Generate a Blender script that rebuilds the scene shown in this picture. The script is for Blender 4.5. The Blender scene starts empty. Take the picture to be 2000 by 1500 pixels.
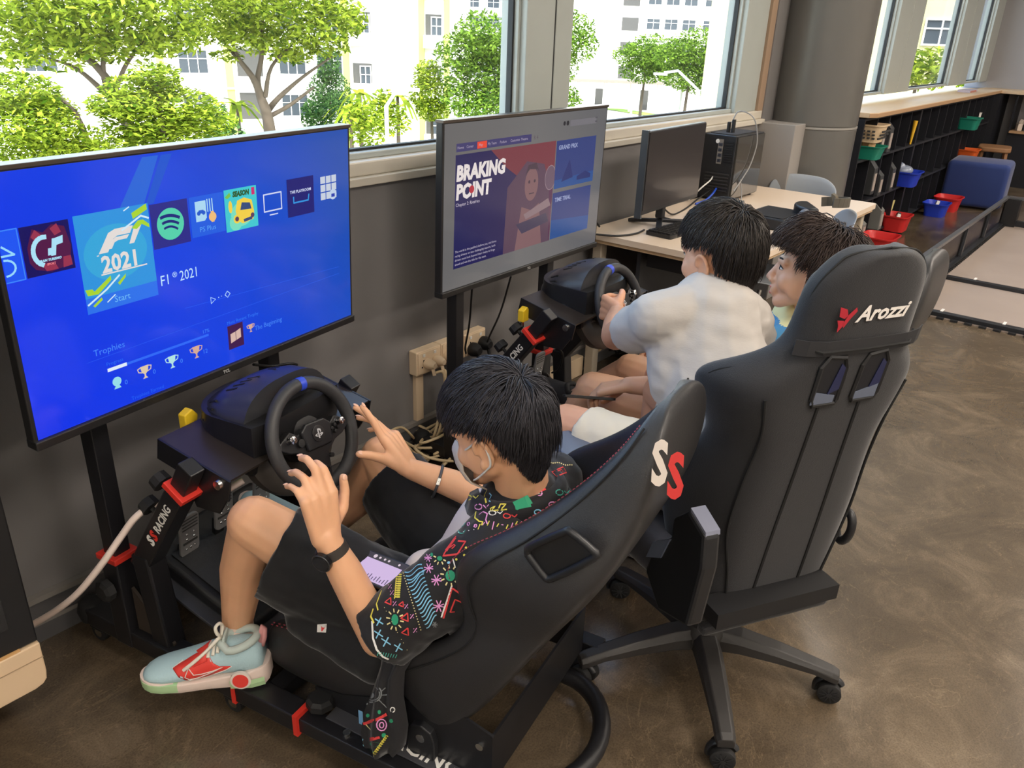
import bpy, bmesh, math, random
import numpy as np
from mathutils import Vector, Matrix, Euler, noise
from mathutils.bvhtree import BVHTree

SC = bpy.context.scene
COL = SC.collection
PI = math.pi
R = math.radians

# ------------------------------------------------------------------ camera
YAW, PITCH, ROLL, FPX, CAMZ = 0.66242, 0.41667, 0.0374, 1577.1, 1.58
_f0 = Vector((math.cos(YAW), math.sin(YAW), 0)); _r0 = Vector((math.sin(YAW), -math.cos(YAW), 0)); _u0 = Vector((0, 0, 1))
CF = _f0*math.cos(PITCH) - _u0*math.sin(PITCH); _u = _u0*math.cos(PITCH) + _f0*math.sin(PITCH)
CR = _r0*math.cos(ROLL) + _u*math.sin(ROLL); CU = _u*math.cos(ROLL) - _r0*math.sin(ROLL)
CAM = Vector((0, 0, CAMZ))
cd = bpy.data.cameras.new('camera'); cam = bpy.data.objects.new('camera', cd); COL.objects.link(cam)
cd.sensor_width = 36; cd.sensor_fit = 'HORIZONTAL'; cd.lens = FPX/2000*36; cd.clip_start = .02; cd.clip_end = 600
m = Matrix((CR, CU, -CF)).transposed().to_4x4(); m.translation = CAM; cam.matrix_world = m
SC.camera = cam

# ------------------------------------------------------------------ world, sun, room lamps, exposure
SC.view_settings.view_transform = 'Standard'; SC.view_settings.look = 'None'
SC.view_settings.gamma = 1; SC.view_settings.use_curve_mapping = False
SC.view_settings.exposure = 0.0
w = bpy.data.worlds.new('sky'); SC.world = w; w.use_nodes = True
nt = w.node_tree; nt.nodes.clear()
sky = nt.nodes.new('ShaderNodeTexSky'); sky.sky_type = 'NISHITA'; sky.sun_disc = False
sky.sun_elevation = R(52); sky.sun_rotation = R(200); sky.air_density = 1.3; sky.dust_density = 3.0
bg = nt.nodes.new('ShaderNodeBackground'); bg.inputs[1].default_value = 1.15
ow = nt.nodes.new('ShaderNodeOutputWorld')
nt.links.new(sky.outputs[0], bg.inputs[0]); nt.links.new(bg.outputs[0], ow.inputs[0])
sl = bpy.data.lights.new('sun', 'SUN'); sl.energy = 5.6; sl.angle = R(.6); sl.color = (1, .965, .91)
sun = bpy.data.objects.new('sun', sl); COL.objects.link(sun)
sun.rotation_euler = Vector((.60, .34, -.74)).to_track_quat('-Z', 'Y').to_euler(); sun.location = (0, -20, 30)
LAMPS = [  # x, y, size x, size y, watts: the ceiling panels of the room
    (1.2, -.9, 1.2, .6, 62), (4.2, -.9, 1.2, .6, 62), (7.2, -.9, 1.2, .6, 67), (10.2, -.9, 1.2, .6, 67),
    (-1.8, -.9, 1.2, .6, 57), (1.2, -3.6, 1.2, .6, 62), (4.2, -3.6, 1.2, .6, 67), (7.2, -3.6, 1.2, .6, 67), (-1.8, -3.6, 1.2, .6, 57), (10.2, -3.6, 1.2, .6, 67), (5.15, 1.25, .3, .3, 13)]
LAMPCOL = (1.0, .89, .78)
for i, (x, y, sx, sy, wt) in enumerate(LAMPS):
    l = bpy.data.lights.new('ceiling_lamp', 'AREA'); l.shape = 'RECTANGLE'; l.size = sx; l.size_y = sy; l.energy = wt; l.color = LAMPCOL
    o = bpy.data.objects.new('ceiling_lamp', l); o.location = (x, y, 3.12); COL.objects.link(o)

# ------------------------------------------------------------------ helpers
def ray(x, y):
    return CF + CR*((x-1000)/FPX) - CU*((y-750)/FPX)
def at_z(x, y, z):
    d = ray(x, y); return CAM + d*((z-CAMZ)/d.z)
def at_y(x, y, Y):
    d = ray(x, y); return CAM + d*(Y/d.y)
def at_d(x, y, D):
    return CAM + ray(x, y)*D
def srgb(h):
    if isinstance(h, str):
        h = h.lstrip('#'); c = [int(h[i:i+2], 16)/255 for i in (0, 2, 4)]
    else: c = [v/255 for v in h]
    return tuple(v/12.92 if v <= .04045 else ((v+.055)/1.055)**2.4 for v in c)
_mats = {}
def mat(name, col, rough=.5, metal=0., bump=0., bscale=60., var=0., vscale=8., emit=0., coat=0., spec=.5, sheen=0., stretch=None, trans=0.):
    if name in _mats: return _mats[name]
    m = bpy.data.materials.new(name); m.use_nodes = True; _mats[name] = m
    t = m.node_tree; b = t.nodes['Principled BSDF']
    c = srgb(col) + (1,)
    b.inputs['Base Color'].default_value = c; b.inputs['Roughness'].default_value = rough; b.inputs['Metallic'].default_value = metal
    b.inputs['Specular IOR Level'].default_value = spec
    if coat: b.inputs['Coat Weight'].default_value = coat; b.inputs['Coat Roughness'].default_value = .08
    if sheen: b.inputs['Sheen Weight'].default_value = sheen; b.inputs['Sheen Roughness'].default_value = .4
    if emit:
        b.inputs['Emission Color'].default_value = c; b.inputs['Emission Strength'].default_value = emit
    if bump or var:
        tc = t.nodes.new('ShaderNodeTexCoord'); src = tc.outputs['Object']
        if stretch:
            mp = t.nodes.new('ShaderNodeMapping'); mp.inputs['Scale'].default_value = stretch; t.links.new(src, mp.inputs[0]); src = mp.outputs[0]
        if bump:
            n = t.nodes.new('ShaderNodeTexNoise'); n.inputs['Scale'].default_value = bscale; n.inputs['Detail'].default_value = 4
            bp = t.nodes.new('ShaderNodeBump'); bp.inputs['Strength'].default_value = bump; bp.inputs['Distance'].default_value = .004
            t.links.new(src, n.inputs['Vector']); t.links.new(n.outputs[0], bp.inputs['Height']); t.links.new(bp.outputs[0], b.inputs['Normal'])
        if var:
            n = t.nodes.new('ShaderNodeTexNoise'); n.inputs['Scale'].default_value = vscale; n.inputs['Detail'].default_value = 5
            cr = t.nodes.new('ShaderNodeMapRange'); cr.inputs[1].default_value = .3; cr.inputs[2].default_value = .7
            cr.inputs[3].default_value = 1-var; cr.inputs[4].default_value = 1+var
            hs = t.nodes.new('ShaderNodeHueSaturation'); hs.inputs['Color'].default_value = c
            t.links.new(src, n.inputs['Vector']); t.links.new(n.outputs[0], cr.inputs[0]); t.links.new(cr.outputs[0], hs.inputs['Value']); t.links.new(hs.outputs[0], b.inputs['Base Color'])
    return m
def screen_mat(name, col, e=1.0, rough=.25):
    """a lit display surface: emits its colour under a glossy cover"""
    if name in _mats: return _mats[name]
    m = mat(name, (4, 4, 5), rough); b = m.node_tree.nodes['Principled BSDF']
    b.inputs['Emission Color'].default_value = srgb(col)+(1,); b.inputs['Emission Strength'].default_value = e
    return m

class MB:
    def __init__(s): s.v = []; s.f = []
    def add(s, vs, fs):
        o = len(s.v); s.v += [Vector(v) for v in vs]; s.f += [tuple(i+o for i in f) for f in fs]; return s
    def box(s, c, d, rot=None):
        x, y, z = d[0]/2, d[1]/2, d[2]/2
        vs = [Vector(p) for p in ((-x,-y,-z),(x,-y,-z),(x,y,-z),(-x,y,-z),(-x,-y,z),(x,-y,z),(x,y,z),(-x,y,z))]
        if rot is not None:
            q = rot if isinstance(rot, Matrix) else Euler(rot).to_matrix()
            vs = [q @ v for v in vs]
        c = Vector(c)
        return s.add([v+c for v in vs], [(0,3,2,1),(4,5,6,7),(0,1,5,4),(1,2,6,5),(2,3,7,6),(3,0,4,7)])
    def b2(s, a, b):
        a = Vector(a); b = Vector(b); return s.box((a+b)/2, [abs(q) for q in (b-a)])
    def beam(s, p0, p1, w, h, up=(0,0,1)):
        p0 = Vector(p0); p1 = Vector(p1); d = (p1-p0); L = d.length; d.normalize(); up = Vector(up)
        x = d.cross(up)
        if x.length < 1e-4: x = d.cross(Vector((1,0,0)))
        x.normalize(); u = x.cross(d)
        return s.box((p0+p1)/2, (w, L, h), Matrix((x, d, u)).transposed())
    def prism(s, poly, z0, z1, M=None):
        n = len(poly); vs = [Vector((p[0], p[1], z0)) for p in poly]+[Vector((p[0], p[1], z1)) for p in poly]
        if M is not None: vs = [M @ v for v in vs]
        return s.add(vs, [tuple(reversed(range(n))), tuple(range(n, 2*n))]+[(i, (i+1) % n, n+(i+1) % n, n+i) for i in range(n)])
    def loft(s, rings, cap=True, closed=True):
        n = len(rings[0]); vs = [v for r_ in rings for v in r_]; fs = []
        for k in range(len(rings)-1):
            for i in range(n if closed else n-1):
                j = (i+1) % n; fs.append((k*n+i, k*n+j, (k+1)*n+j, (k+1)*n+i))
        if cap: fs.append(tuple(reversed(range(n)))); fs.append(tuple(range((len(rings)-1)*n, len(rings)*n)))
        return s.add(vs, fs)
    def tube(s, pts, r, seg=8, closed=False, cap=True):
        pts = [Vector(p) for p in pts]; n = len(pts); rr = r if isinstance(r, (list, tuple)) else [r]*n
        rings = []; prev = None
        for i, p in enumerate(pts):
            if closed: t = pts[(i+1) % n]-pts[i-1]
            else: t = pts[min(i+1, n-1)]-pts[max(i-1, 0)]
            if t.length < 1e-9: t = Vector((0,0,1))
            t.normalize()
            if prev is None:
                a = t.orthogonal().normalized()
            else:
                a = prev - t*prev.dot(t)
                a = a.normalized() if a.length > 1e-6 else t.orthogonal().normalized()
            prev = a; b = t.cross(a)
            rings.append([p+(a*math.cos(2*PI*k/seg)+b*math.sin(2*PI*k/seg))*rr[i] for k in range(seg)])
        if closed:
            rings.append(rings[0])
            return s.loft(rings, cap=False)
        return s.loft(rings, cap=cap)
    def cyl(s, p0, p1, r0, r1=None, seg=16): return s.tube([p0, p1], [r0, r0 if r1 is None else r1], seg)
    def lathe(s, prof, M=None, seg=24, cap=True):
        M = M or Matrix.Identity(4)
        return s.loft([[M @ Vector((r_*math.cos(2*PI*k/seg), r_*math.sin(2*PI*k/seg), z)) for k in range(seg)] for r_, z in prof], cap=cap)
    def ell(s, c, r, rot=None, seg=16, rings=10):
        r = r if isinstance(r, (tuple, list)) else (r, r, r); c = Vector(c); q = None
        if rot is not None: q = rot if isinstance(rot, Matrix) else Euler(rot).to_matrix()
        RR = []
        for i in range(rings+1):
            th = PI*i/rings; sr = max(math.sin(th), .003)
            ring = []
            for k in range(seg):
                v = Vector((r[0]*sr*math.cos(2*PI*k/seg), r[1]*sr*math.sin(2*PI*k/seg), -r[2]*math.cos(th)))
                ring.append(c+(q @ v if q else v))
            RR.append(ring)
        return s.loft(RR)
    def cap(s, p0, r0, p1, r1, seg=14, n=4):
        """tapered capsule"""
        p0 = Vector(p0); p1 = Vector(p1); d = p1-p0
        if d.length < 1e-6: return s.ell(p0, r0, seg=seg)
        d.normalize(); a = d.orthogonal().normalized(); b = d.cross(a); rings = []
        for p, r_, sg in ((p0, r0, -1), (p1, r1, 1)):
            for i in range(n+1):
                th = (PI/2)*(1-i/n) if sg < 0 else (PI/2)*i/n
                rad = max(r_*math.cos(th), r_*.02); off = sg*r_*math.sin(th)
                rings.append([p+d*off+(a*math.cos(2*PI*k/seg)+b*math.sin(2*PI*k/seg))*rad for k in range(seg)])
        return s.loft(rings)
    def chain(s, pts, rs, seg=14):
        for i in range(len(pts)-1): s.cap(pts[i], rs[i], pts[i+1], rs[i+1], seg)
        return s
    def quad(s, a, b, c, d): return s.add([a, b, c, d], [(0, 1, 2, 3)])
    def xf(s, M): s.v = [M @ v for v in s.v]; return s
    def mesh(s, name='mesh'):
        me = bpy.data.meshes.new(name); me.from_pydata([tuple(v) for v in s.v], [], s.f); me.update(); return me
    def build(s, name, m, parent=None, smooth=None, bevel=0., seg=2, fix=True, sub=0):
        me = s.mesh(name)
        if fix:
            b = bmesh.new(); b.from_mesh(me); bmesh.ops.recalc_face_normals(b, faces=b.faces); b.to_mesh(me); b.free()
        if smooth is not None:
            me.shade_smooth()
            if smooth < 179: me.set_sharp_from_angle(angle=R(smooth))
        return link(name, me, m, parent, bevel, seg, sub)
def link(name, me, m, parent=None, bevel=0., seg=2, sub=0):
    o = bpy.data.objects.new(name, me); COL.objects.link(o)
    if m is not None: me.materials.clear(); me.materials.append(m)
    if parent is not None: o.parent = parent
    if bevel:
        md = o.modifiers.new('bevel', 'BEVEL'); md.width = bevel; md.segments = seg; md.limit_method = 'ANGLE'; md.angle_limit = R(40); md.harden_normals = False
    if sub:
        md = o.modifiers.new('sub', 'SUBSURF'); md.levels = sub; md.render_levels = sub
    return o
def tag(o, label=None, cat=None, group=None, kind=None):
    if label: o['label'] = label
    if cat: o['category'] = cat
    if group: o['group'] = group
    if kind: o['kind'] = kind
    return o
def thing(name, label, cat, loc=(0, 0, 0), rotz=0., group=None, kind=None):
    o = bpy.data.objects.new(name, None); COL.objects.link(o); o.location = loc; o.rotation_euler = (0, 0, rotz); o.empty_display_size = .05
    return tag(o, label, cat, group, kind)
def struct(name, loc=(0, 0, 0)):
    o = bpy.data.objects.new(name, None); COL.objects.link(o); o.location = loc; o['kind'] = 'structure'; return o
def remesh(mb, voxel, smooth=3, fac=.5):
    """one continuous skin over overlapping closed pieces"""
    me = mb.mesh('tmp'); o = bpy.data.objects.new('tmp', me); COL.objects.link(o)
    b = bmesh.new(); b.from_mesh(me); bmesh.ops.recalc_face_normals(b, faces=b.faces); b.to_mesh(me); b.free()
    md = o.modifiers.new('r', 'REMESH'); md.mode = 'VOXEL'; md.voxel_size = voxel; md.use_smooth_shade = True
    if smooth:
        s = o.modifiers.new('s', 'SMOOTH'); s.iterations = smooth; s.factor = fac
    dg = bpy.context.evaluated_depsgraph_get(); dg.update()
    res = bpy.data.meshes.new_from_object(o.evaluated_get(dg)); bpy.data.objects.remove(o); bpy.data.meshes.remove(me)
    res.shade_smooth(); return res
def text_mesh(body, size, extrude=0., align='LEFT', shear=0., bold=0., res=2):
    cu = bpy.data.curves.new('t', 'FONT'); cu.body = body; cu.size = size; cu.extrude = extrude; cu.align_x = align; cu.shear = shear; cu.offset = bold
    cu.resolution_u = res
    o = bpy.data.objects.new('t', cu); COL.objects.link(o)
    dg = bpy.context.evaluated_depsgraph_get(); dg.update()
    me = bpy.data.meshes.new_from_object(o.evaluated_get(dg)); bpy.data.objects.remove(o); bpy.data.curves.remove(cu)
    return me
def text(name, body, size, m, parent, M, align='LEFT', shear=0., bold=0., extrude=0.0003, sx=1.):
    me = text_mesh(body, size, extrude, align, shear, bold)
    me.transform(M @ Matrix.Diagonal((sx, 1, 1, 1))); return link(name, me, m, parent)
def rrect(w, h, r, n=5, cx=0., cy=0.):
    p = []
    for (sx, sy, a0) in ((1, 1, 0), (-1, 1, 90), (-1, -1, 180), (1, -1, 270)):
        for i in range(n+1):
            a = R(a0+90*i/n); p.append((cx+sx*(w/2-r)+r*math.cos(a), cy+sy*(h/2-r)+r*math.sin(a)))
    return p
def frame_M(o, x, y, z=None):
    x = Vector(x).normalized(); y = Vector(y); y = (y-x*y.dot(x)).normalized(); z = x.cross(y)
    M = Matrix((x, y, z)).transposed().to_4x4(); M.translation = Vector(o); return M
def catmull(pts, n=6):
    pts = [Vector(p) for p in pts]; P = [pts[0]*2-pts[1]]+pts+[pts[-1]*2-pts[-2]]; o = []
    for i in range(1, len(P)-2):
        for k in range(n):
            t = k/n; a, b, c, d = P[i-1], P[i], P[i+1], P[i+2]
            o.append(.5*((2*b)+(c-a)*t+(2*a-5*b+4*c-d)*t*t+(3*b-a-3*c+d)*t**3))
    o.append(pts[-1]); return o
def copy_tree(o, parent=None):
    c = o.copy(); COL.objects.link(c); c.parent = parent if parent is not None else o.parent
    if parent is not None: c.matrix_parent_inverse = o.matrix_parent_inverse.copy()
    for ch in [q for q in o.children]: copy_tree(ch, c)
    return c
# ------------------------------------------------------------------ the room
WY = 2.063           # face of the window wall
GREY = mat('wall grey paint', (122, 119, 118), .55, bump=.08, bscale=180, var=.04, vscale=3)
GREYB = mat('skirting grey', (88, 87, 88), .4)
GREYL = mat('skirting light lip', (132, 127, 122), .45)
CREAM = mat('sill cream paint', (202, 195, 181), .4, var=.03)
ALU = mat('window frame grey green', (168, 173, 168), .35, var=.02)
ALUB = mat('window reveal tan', (160, 135, 112), .5)
GASK = mat('black gasket', (28, 29, 30), .6)
WHITE = mat('white paint', (225, 222, 216), .6)
# floor: polished brown concrete
fm = bpy.data.materials.new('polished concrete'); fm.use_nodes = True; t = fm.node_tree; b = t.nodes['Principled BSDF']
tc = t.nodes.new('ShaderNodeTexCoord')
def _noise(scale, det, dist=0., rough=.6):
    n = t.nodes.new('ShaderNodeTexNoise'); n.inputs['Scale'].default_value = scale; n.inputs['Detail'].default_value = det
    n.inputs['Distortion'].default_value = dist; n.inputs['Roughness'].default_value = rough; t.links.new(tc.outputs['Object'], n.inputs['Vector']); return n
def _ramp(src, stops):
    r_ = t.nodes.new('ShaderNodeValToRGB'); e = r_.color_ramp.elements
    while len(e) < len(stops): e.new(.5)
    for q, (p, c) in zip(e, stops): q.position = p; q.color = srgb(c)+(1,)
    t.links.new(src, r_.inputs[0]); return r_
def _mix(a, b_, f, mode='MIX'):
    mx = t.nodes.new('ShaderNodeMix'); mx.data_type = 'RGBA'; mx.blend_type = mode
    t.links.new(a, mx.inputs[6]); t.links.new(b_, mx.inputs[7])
    if isinstance(f, float): mx.inputs[0].default_value = f
    else: t.links.new(f, mx.inputs[0])
    return mx.outputs[2]
n1 = _noise(.9, 9, .8, .62); n2 = _noise(3.1, 12, 1.1, .72); n3 = _noise(1.6, 5, 6.0, .5); n4 = _noise(210, 2)
c1 = _ramp(n1.outputs[0], [(.3, (70, 60, 48)), (.5, (94, 81, 65)), (.72, (124, 109, 90))])
c2 = _ramp(n2.outputs[0], [(.34, (66, 57, 46)), (.52, (98, 85, 68)), (.72, (144, 127, 105))])
mk = _ramp(n3.outputs[0], [(.492, (0, 0, 0)), (.5, (170, 170, 170)), (.506, (0, 0, 0))])
c = _mix(c1.outputs[0], c2.outputs[0], .55)
vein = _ramp(n2.outputs[0], [(0, (165, 142, 112)), (1, (180, 158, 128))])
mm = t.nodes.new('ShaderNodeMath'); mm.operation = 'MULTIPLY'; mm.inputs[1].default_value = .45; t.links.new(mk.outputs[0], mm.inputs[0])
c = _mix(c, vein.outputs[0], mm.outputs[0])
sp = _ramp(n4.outputs[0], [(.25, (150, 150, 150)), (.6, (255, 255, 255))])
c = _mix(c, sp.outputs[0], .5, 'MULTIPLY')
t.links.new(c, b.inputs['Base Color'])
rr = t.nodes.new('ShaderNodeMapRange'); rr.inputs[3].default_value = .10; rr.inputs[4].default_value = .27; t.links.new(n2.outputs[0], rr.inputs[0]); t.links.new(rr.outputs[0], b.inputs['Roughness'])
bp = t.nodes.new('ShaderNodeBump'); bp.inputs['Strength'].default_value = .10; bp.inputs['Distance'].default_value = .006
t.links.new(n2.outputs[0], bp.inputs['Height']); t.links.new(bp.outputs[0], b.inputs['Normal'])
b.inputs['Specular IOR Level'].default_value = .75
X0, X1, Y0 = -3.2, 12.75, -6.0
tag(MB().b2((X0, Y0, -.12), (X1, 2.35, 0)).build('floor', fm), kind='structure')
tag(MB().b2((X0, Y0, 3.2), (X1, 2.45, 3.3)).build('ceiling', WHITE), kind='structure')
tag(MB().b2((X0-.15, Y0, 0), (X0, 2.35, 3.2)).build('wall_near_end', WHITE), kind='structure')
tag(MB().b2((X0, Y0-.15, 0), (X1, Y0, 3.2)).build('wall_back', WHITE), kind='structure')
tag(MB().b2((X1, Y0, 0), (X1+.15, 2.35, 3.2)).build('wall_far_end', GREY), kind='structure')
tag(MB().b2((X0, WY, 0), (X1, 2.32, 1.085)).build('wall_window', GREY), kind='structure')
bs = MB().b2((X0, WY-.018, 0), (6.2, WY, .062)); bs.b2((X0, WY-.012, .062), (6.2, WY, .125))
bb = tag(bs.build('baseboard_window', GREYB), kind='structure')
MB().b2((X0, WY-.022, .125), (6.2, WY, .142)).build('lip', GREYL, bb)
MB().b2((X0, WY-.022, .055), (6.2, WY-.0175, .066)).build('lip', GREYL, bb)
s_ = MB().b2((X0, WY-.02, 1.085), (5.06, 2.30, 1.112))
tr = tag(s_.build('trim_1', CREAM, bevel=.003), kind='structure')
MB().b2((X0, WY+.005, 1.112), (5.06, 2.30, 1.160)).build('sill_step', CREAM, tr, bevel=.006)
# glass: clear, with mirror-like reflection at grazing angles
gm = bpy.data.materials.new('window glass'); gm.use_nodes = True; t = gm.node_tree; t.nodes.clear()
o_ = t.nodes.new('ShaderNodeOutputMaterial'); tr_ = t.nodes.new('ShaderNodeBsdfTransparent'); tr_.inputs[0].default_value = (.93, .95, .93, 1)
gl = t.nodes.new('ShaderNodeBsdfGlossy'); gl.inputs['Roughness'].default_value = .02; lw0 = t.nodes.new('ShaderNodeLayerWeight'); lw0.inputs[0].default_value = .5; lw1 = t.nodes.new('ShaderNodeMath'); lw1.operation = 'POWER'; lw1.inputs[1].default_value = 3.5; t.links.new(lw0.outputs['Facing'], lw1.inputs[0]); lw = t.nodes.new('ShaderNodeMath'); lw.operation = 'MULTIPLY_ADD'; lw.inputs[1].default_value = .5; lw.inputs[2].default_value = .02; t.links.new(lw1.outputs[0], lw.inputs[0])
mx = t.nodes.new('ShaderNodeMixShader'); t.links.new(lw.outputs[0], mx.inputs[0]); t.links.new(tr_.outputs[0], mx.inputs[1]); t.links.new(gl.outputs[0], mx.inputs[2]); t.links.new(mx.outputs[0], o_.inputs[0])
GLASS = gm
def window(n, xl, xr, sl, sr, z0=1.16, z1=3.2):
    """xl..xr glass, sl / sr outer ends of the stiles"""
    p = struct('window_%d' % n)
    f = MB()
    yf, yb = 2.085, 2.20
    f.b2((sl, yf, z0), (xl-.028, yb, z1)); f.b2((xr+.028, yf, z0), (sr, yb, z1))
    f.b2((xl-.028, yf+.02, z0), (xr+.028, yb, z0+.022)); f.b2((xl-.028, yf+.02, z1-.12), (xr+.028, yb, z1))
    f.build('frame', ALU, p, bevel=.004)
    g = MB()
    g.b2((xl-.028, yf+.03, z0+.022), (xl-.012, yb, z1-.12)); g.b2((xr+.012, yf+.03, z0+.022), (xr+.028, yb, z1-.12))
    g.build('glazing_bead', ALU, p, bevel=.002)
    k = MB()
    for a in (xl-.012, xr+.002): k.b2((a, 2.135, z0+.02), (a+.01, 2.16, z1-.12))
    k.b2((xl-.01, 2.135, z0+.02), (xr+.01, 2.16, z0+.03)); k.build('gasket', GASK, p)
    MB().b2((xl-.008, 2.145, z0+.02), (xr+.008, 2.151, z1-.11)).build('pane', GLASS, p)
    return p
window(1, -1.9, 2.655, -2.1, 2.865)
window(2, 3.02, 4.66, 2.875, 4.985)
window(3, 5.9, 7.62, 5.7, 8.03)
window(4, 8.43, 9.93, 8.04, 10.40)
window(5, 10.80, 11.5, 10.41, 11.95)
window(6, -3.1, -2.3, -3.2, -2.11)
tag(MB().b2((4.985, 2.07, 1.085), (5.06, 2.2, 3.2)).build('trim_2', ALUB), kind='structure')
tag(MB().b2((2.865, 2.088, 1.16), (2.875, 2.2, 3.2)).build('trim_3', GASK), kind='structure')
tag(MB().b2((5.06, WY, 1.085), (5.7, 2.32, 3.2)).build('wall_pier', GREY), kind='structure')
tag(MB().b2((11.95, 1.55, 0), (12.74, 2.32, 3.2)).build('wall_corner', mat('corner paint', (150, 148, 150), .6)), kind='structure')
# low boxed ledge between the sill and the column
tag(MB().b2((5.02, 1.83, 0), (5.42, WY, 1.095)).build('wall_box', mat('ledge paint', (150, 145, 140), .5), bevel=.004), kind='structure')
# the round column
CC = Vector((5.46, 1.90, 0)); cr_ = .285
ms = mat('column paint', (98, 96, 92), .28, var=.03, vscale=2)
c_ = MB(); M = Matrix.Translation(CC)
c_.lathe([(cr_, 0), (cr_, 1.055), (cr_-.004, 1.06), (cr_-.004, 1.078), (cr_, 1.083), (cr_, 3.2)], M, 64)
cl = tag(c_.build('column', ms, smooth=30), 'round grey painted column between desk and bookshelf', None, kind='structure')
MB().lathe([(cr_-.006, 1.062), (cr_+.002, 1.064), (cr_+.002, 1.074), (cr_-.006, 1.076)], M, 64).build('joint_ring', mat('joint', (150, 146, 140), .4), cl, smooth=30)
# ------------------------------------------------------------------ outside: street, trees, apartment blocks
GZ = -6.5
def gp(px, dist, z=GZ, py=120):
    d = ray(px, py); d = Vector((d.x, d.y, 0)).normalized(); return Vector((d.x*dist, d.y*dist, z))
def zat(px, py, dist):
    d = ray(px, py); return CAMZ + d.z*dist/math.hypot(d.x, d.y)
OG = mat('pale paving outside', (205, 202, 192), .9, var=.06, vscale=.2)
ROAD = mat('asphalt', (150, 150, 148), .9)
GRASS = mat('lawn', (120, 150, 60), .95, var=.2, vscale=1.5)
tag(MB().b2((-120, 2.6, GZ-.3), (330, 330, GZ)).build('ground_outside', OG), kind='structure')
rd = MB(); a, b_ = gp(1150, 75), gp(1500, 62); c_, d_ = gp(1500, 74), gp(1150, 92)
for q in (a, b_, c_, d_): q.z = GZ+.02
rd.quad(a, b_, c_, d_); tag(rd.build('road', ROAD, fix=False), kind='structure')
for i, (p1, d1, p2, d2, w_) in enumerate(((1110, 66, 1420, 56, 5), (1110, 101, 1420, 82, 4), (700, 40, 1000, 44, 4))):
    a, b_ = gp(p1, d1), gp(p2, d2); n_ = a.normalized()*w_; n_.z = 0
    g = MB()
    for q in (a, b_): q.z = GZ+.05
    g.quad(a, b_, b_+n_, a+n_); tag(g.build('lawn_strip', GRASS, fix=False), 'strip of lawn beside the road outside', None, kind='stuff')
# --- foliage material
def leaf_mat(name, c1, c2):
    m = bpy.data.materials.new(name); m.use_nodes = True; t = m.node_tree; t.nodes.clear()
    o = t.nodes.new('ShaderNodeOutputMaterial'); d = t.nodes.new('ShaderNodeBsdfDiffuse'); tl = t.nodes.new('ShaderNodeBsdfTranslucent'); mx = t.nodes.new('ShaderNodeMixShader'); mx.inputs[0].default_value = .35
    g = t.nodes.new('ShaderNodeNewGeometry'); cr = t.nodes.new('ShaderNodeValToRGB')
    cr.color_ramp.elements[0].color = srgb(c1)+(1,); cr.color_ramp.elements[1].color = srgb(c2)+(1,)
    t.links.new(g.outputs['Random Per Island'], cr.inputs[0])
    for s in (d, tl): t.links.new(cr.outputs[0], s.inputs[0])
    t.links.new(d.outputs[0], mx.inputs[1]); t.links.new(tl.outputs[0], mx.inputs[2]); t.links.new(mx.outputs[0], o.inputs[0]); return m
LEAF_Y = leaf_mat('leaves yellow green', (58, 88, 20), (168, 186, 62))
LEAF_G = leaf_mat('leaves mid green', (44, 78, 26), (132, 164, 62))
LEAF_D = leaf_mat('leaves blue green', (36, 66, 40), (100, 136, 76))
BARK = mat('bark', (78, 68, 58), .9, bump=.3, bscale=6)
rng = random.Random(5)
def foliage(blobs, n, size, flat=.5, rs=None):
    """loose leaf sprays spread through the shell of a set of ellipsoid clumps"""
    rs = rs or rng; mb = MB(); tot = sum(b[3]*b[4] for b in blobs)
    for (x, y, z, r, h) in blobs:
        for k in range(int(n*r*h/tot)):
            while True:
                v = Vector((rs.uniform(-1, 1), rs.uniform(-1, 1), rs.uniform(-1, 1)))
                if .25 < v.length < 1: break
            p = Vector((x+v.x*r, y+v.y*r, z+v.z*h)); s = size*rs.uniform(.6, 1.3)
            q = Euler((rs.gauss(0, flat), rs.gauss(0, flat), rs.uniform(0, 6.3))).to_matrix()
            mb.add([p+q @ Vector(c) for c in ((-s, 0, 0), (-.2*s, -.45*s, .1*s), (s, 0, -.1*s), (.2*s, .45*s, .12*s))], [(0, 1, 2, 3)])
    return mb
def tree(name, label, px, dist, blobs, n, size, leaf, trunk, cat='tree', group='trees outside the windows', flat=.5):
    """blobs: (px, py, radius, height) as seen, kept at true distance; trunk: list of limbs in (px, py, r)"""
    root = thing(name, label, cat, gp(px, dist), 0, group); o = root.location
    rs = random.Random(int(px*7+dist))
    bl = []
    for (bx, by, r_, h) in blobs:
        dd = dist+rs.uniform(-.6, .6)*r_
        q = gp(bx, dd, zat(bx, by, dd)) - o; bl.append((q.x, q.y, q.z, r_, h))
    foliage(bl, n, size, flat, rs).build('foliage', leaf, root, fix=False)
    tb = MB()
    for limb in trunk:
        pts = []; rad = []
        for (bx, by, r_) in limb:
            dd = dist+rs.uniform(-.5, .5); q = gp(bx, dd, zat(bx, by, dd) if by is not None else GZ)-o; pts.append(q); rad.append(r_)
        P = catmull(pts, 4); rr_ = [np.interp(i, [4*k for k in range(len(rad))], rad) for i in range(len(P))]
        tb.tube(P, [float(q) for q in rr_], 7)
    if trunk: tb.build('trunk', BARK, root, smooth=60)
    return root
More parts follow.
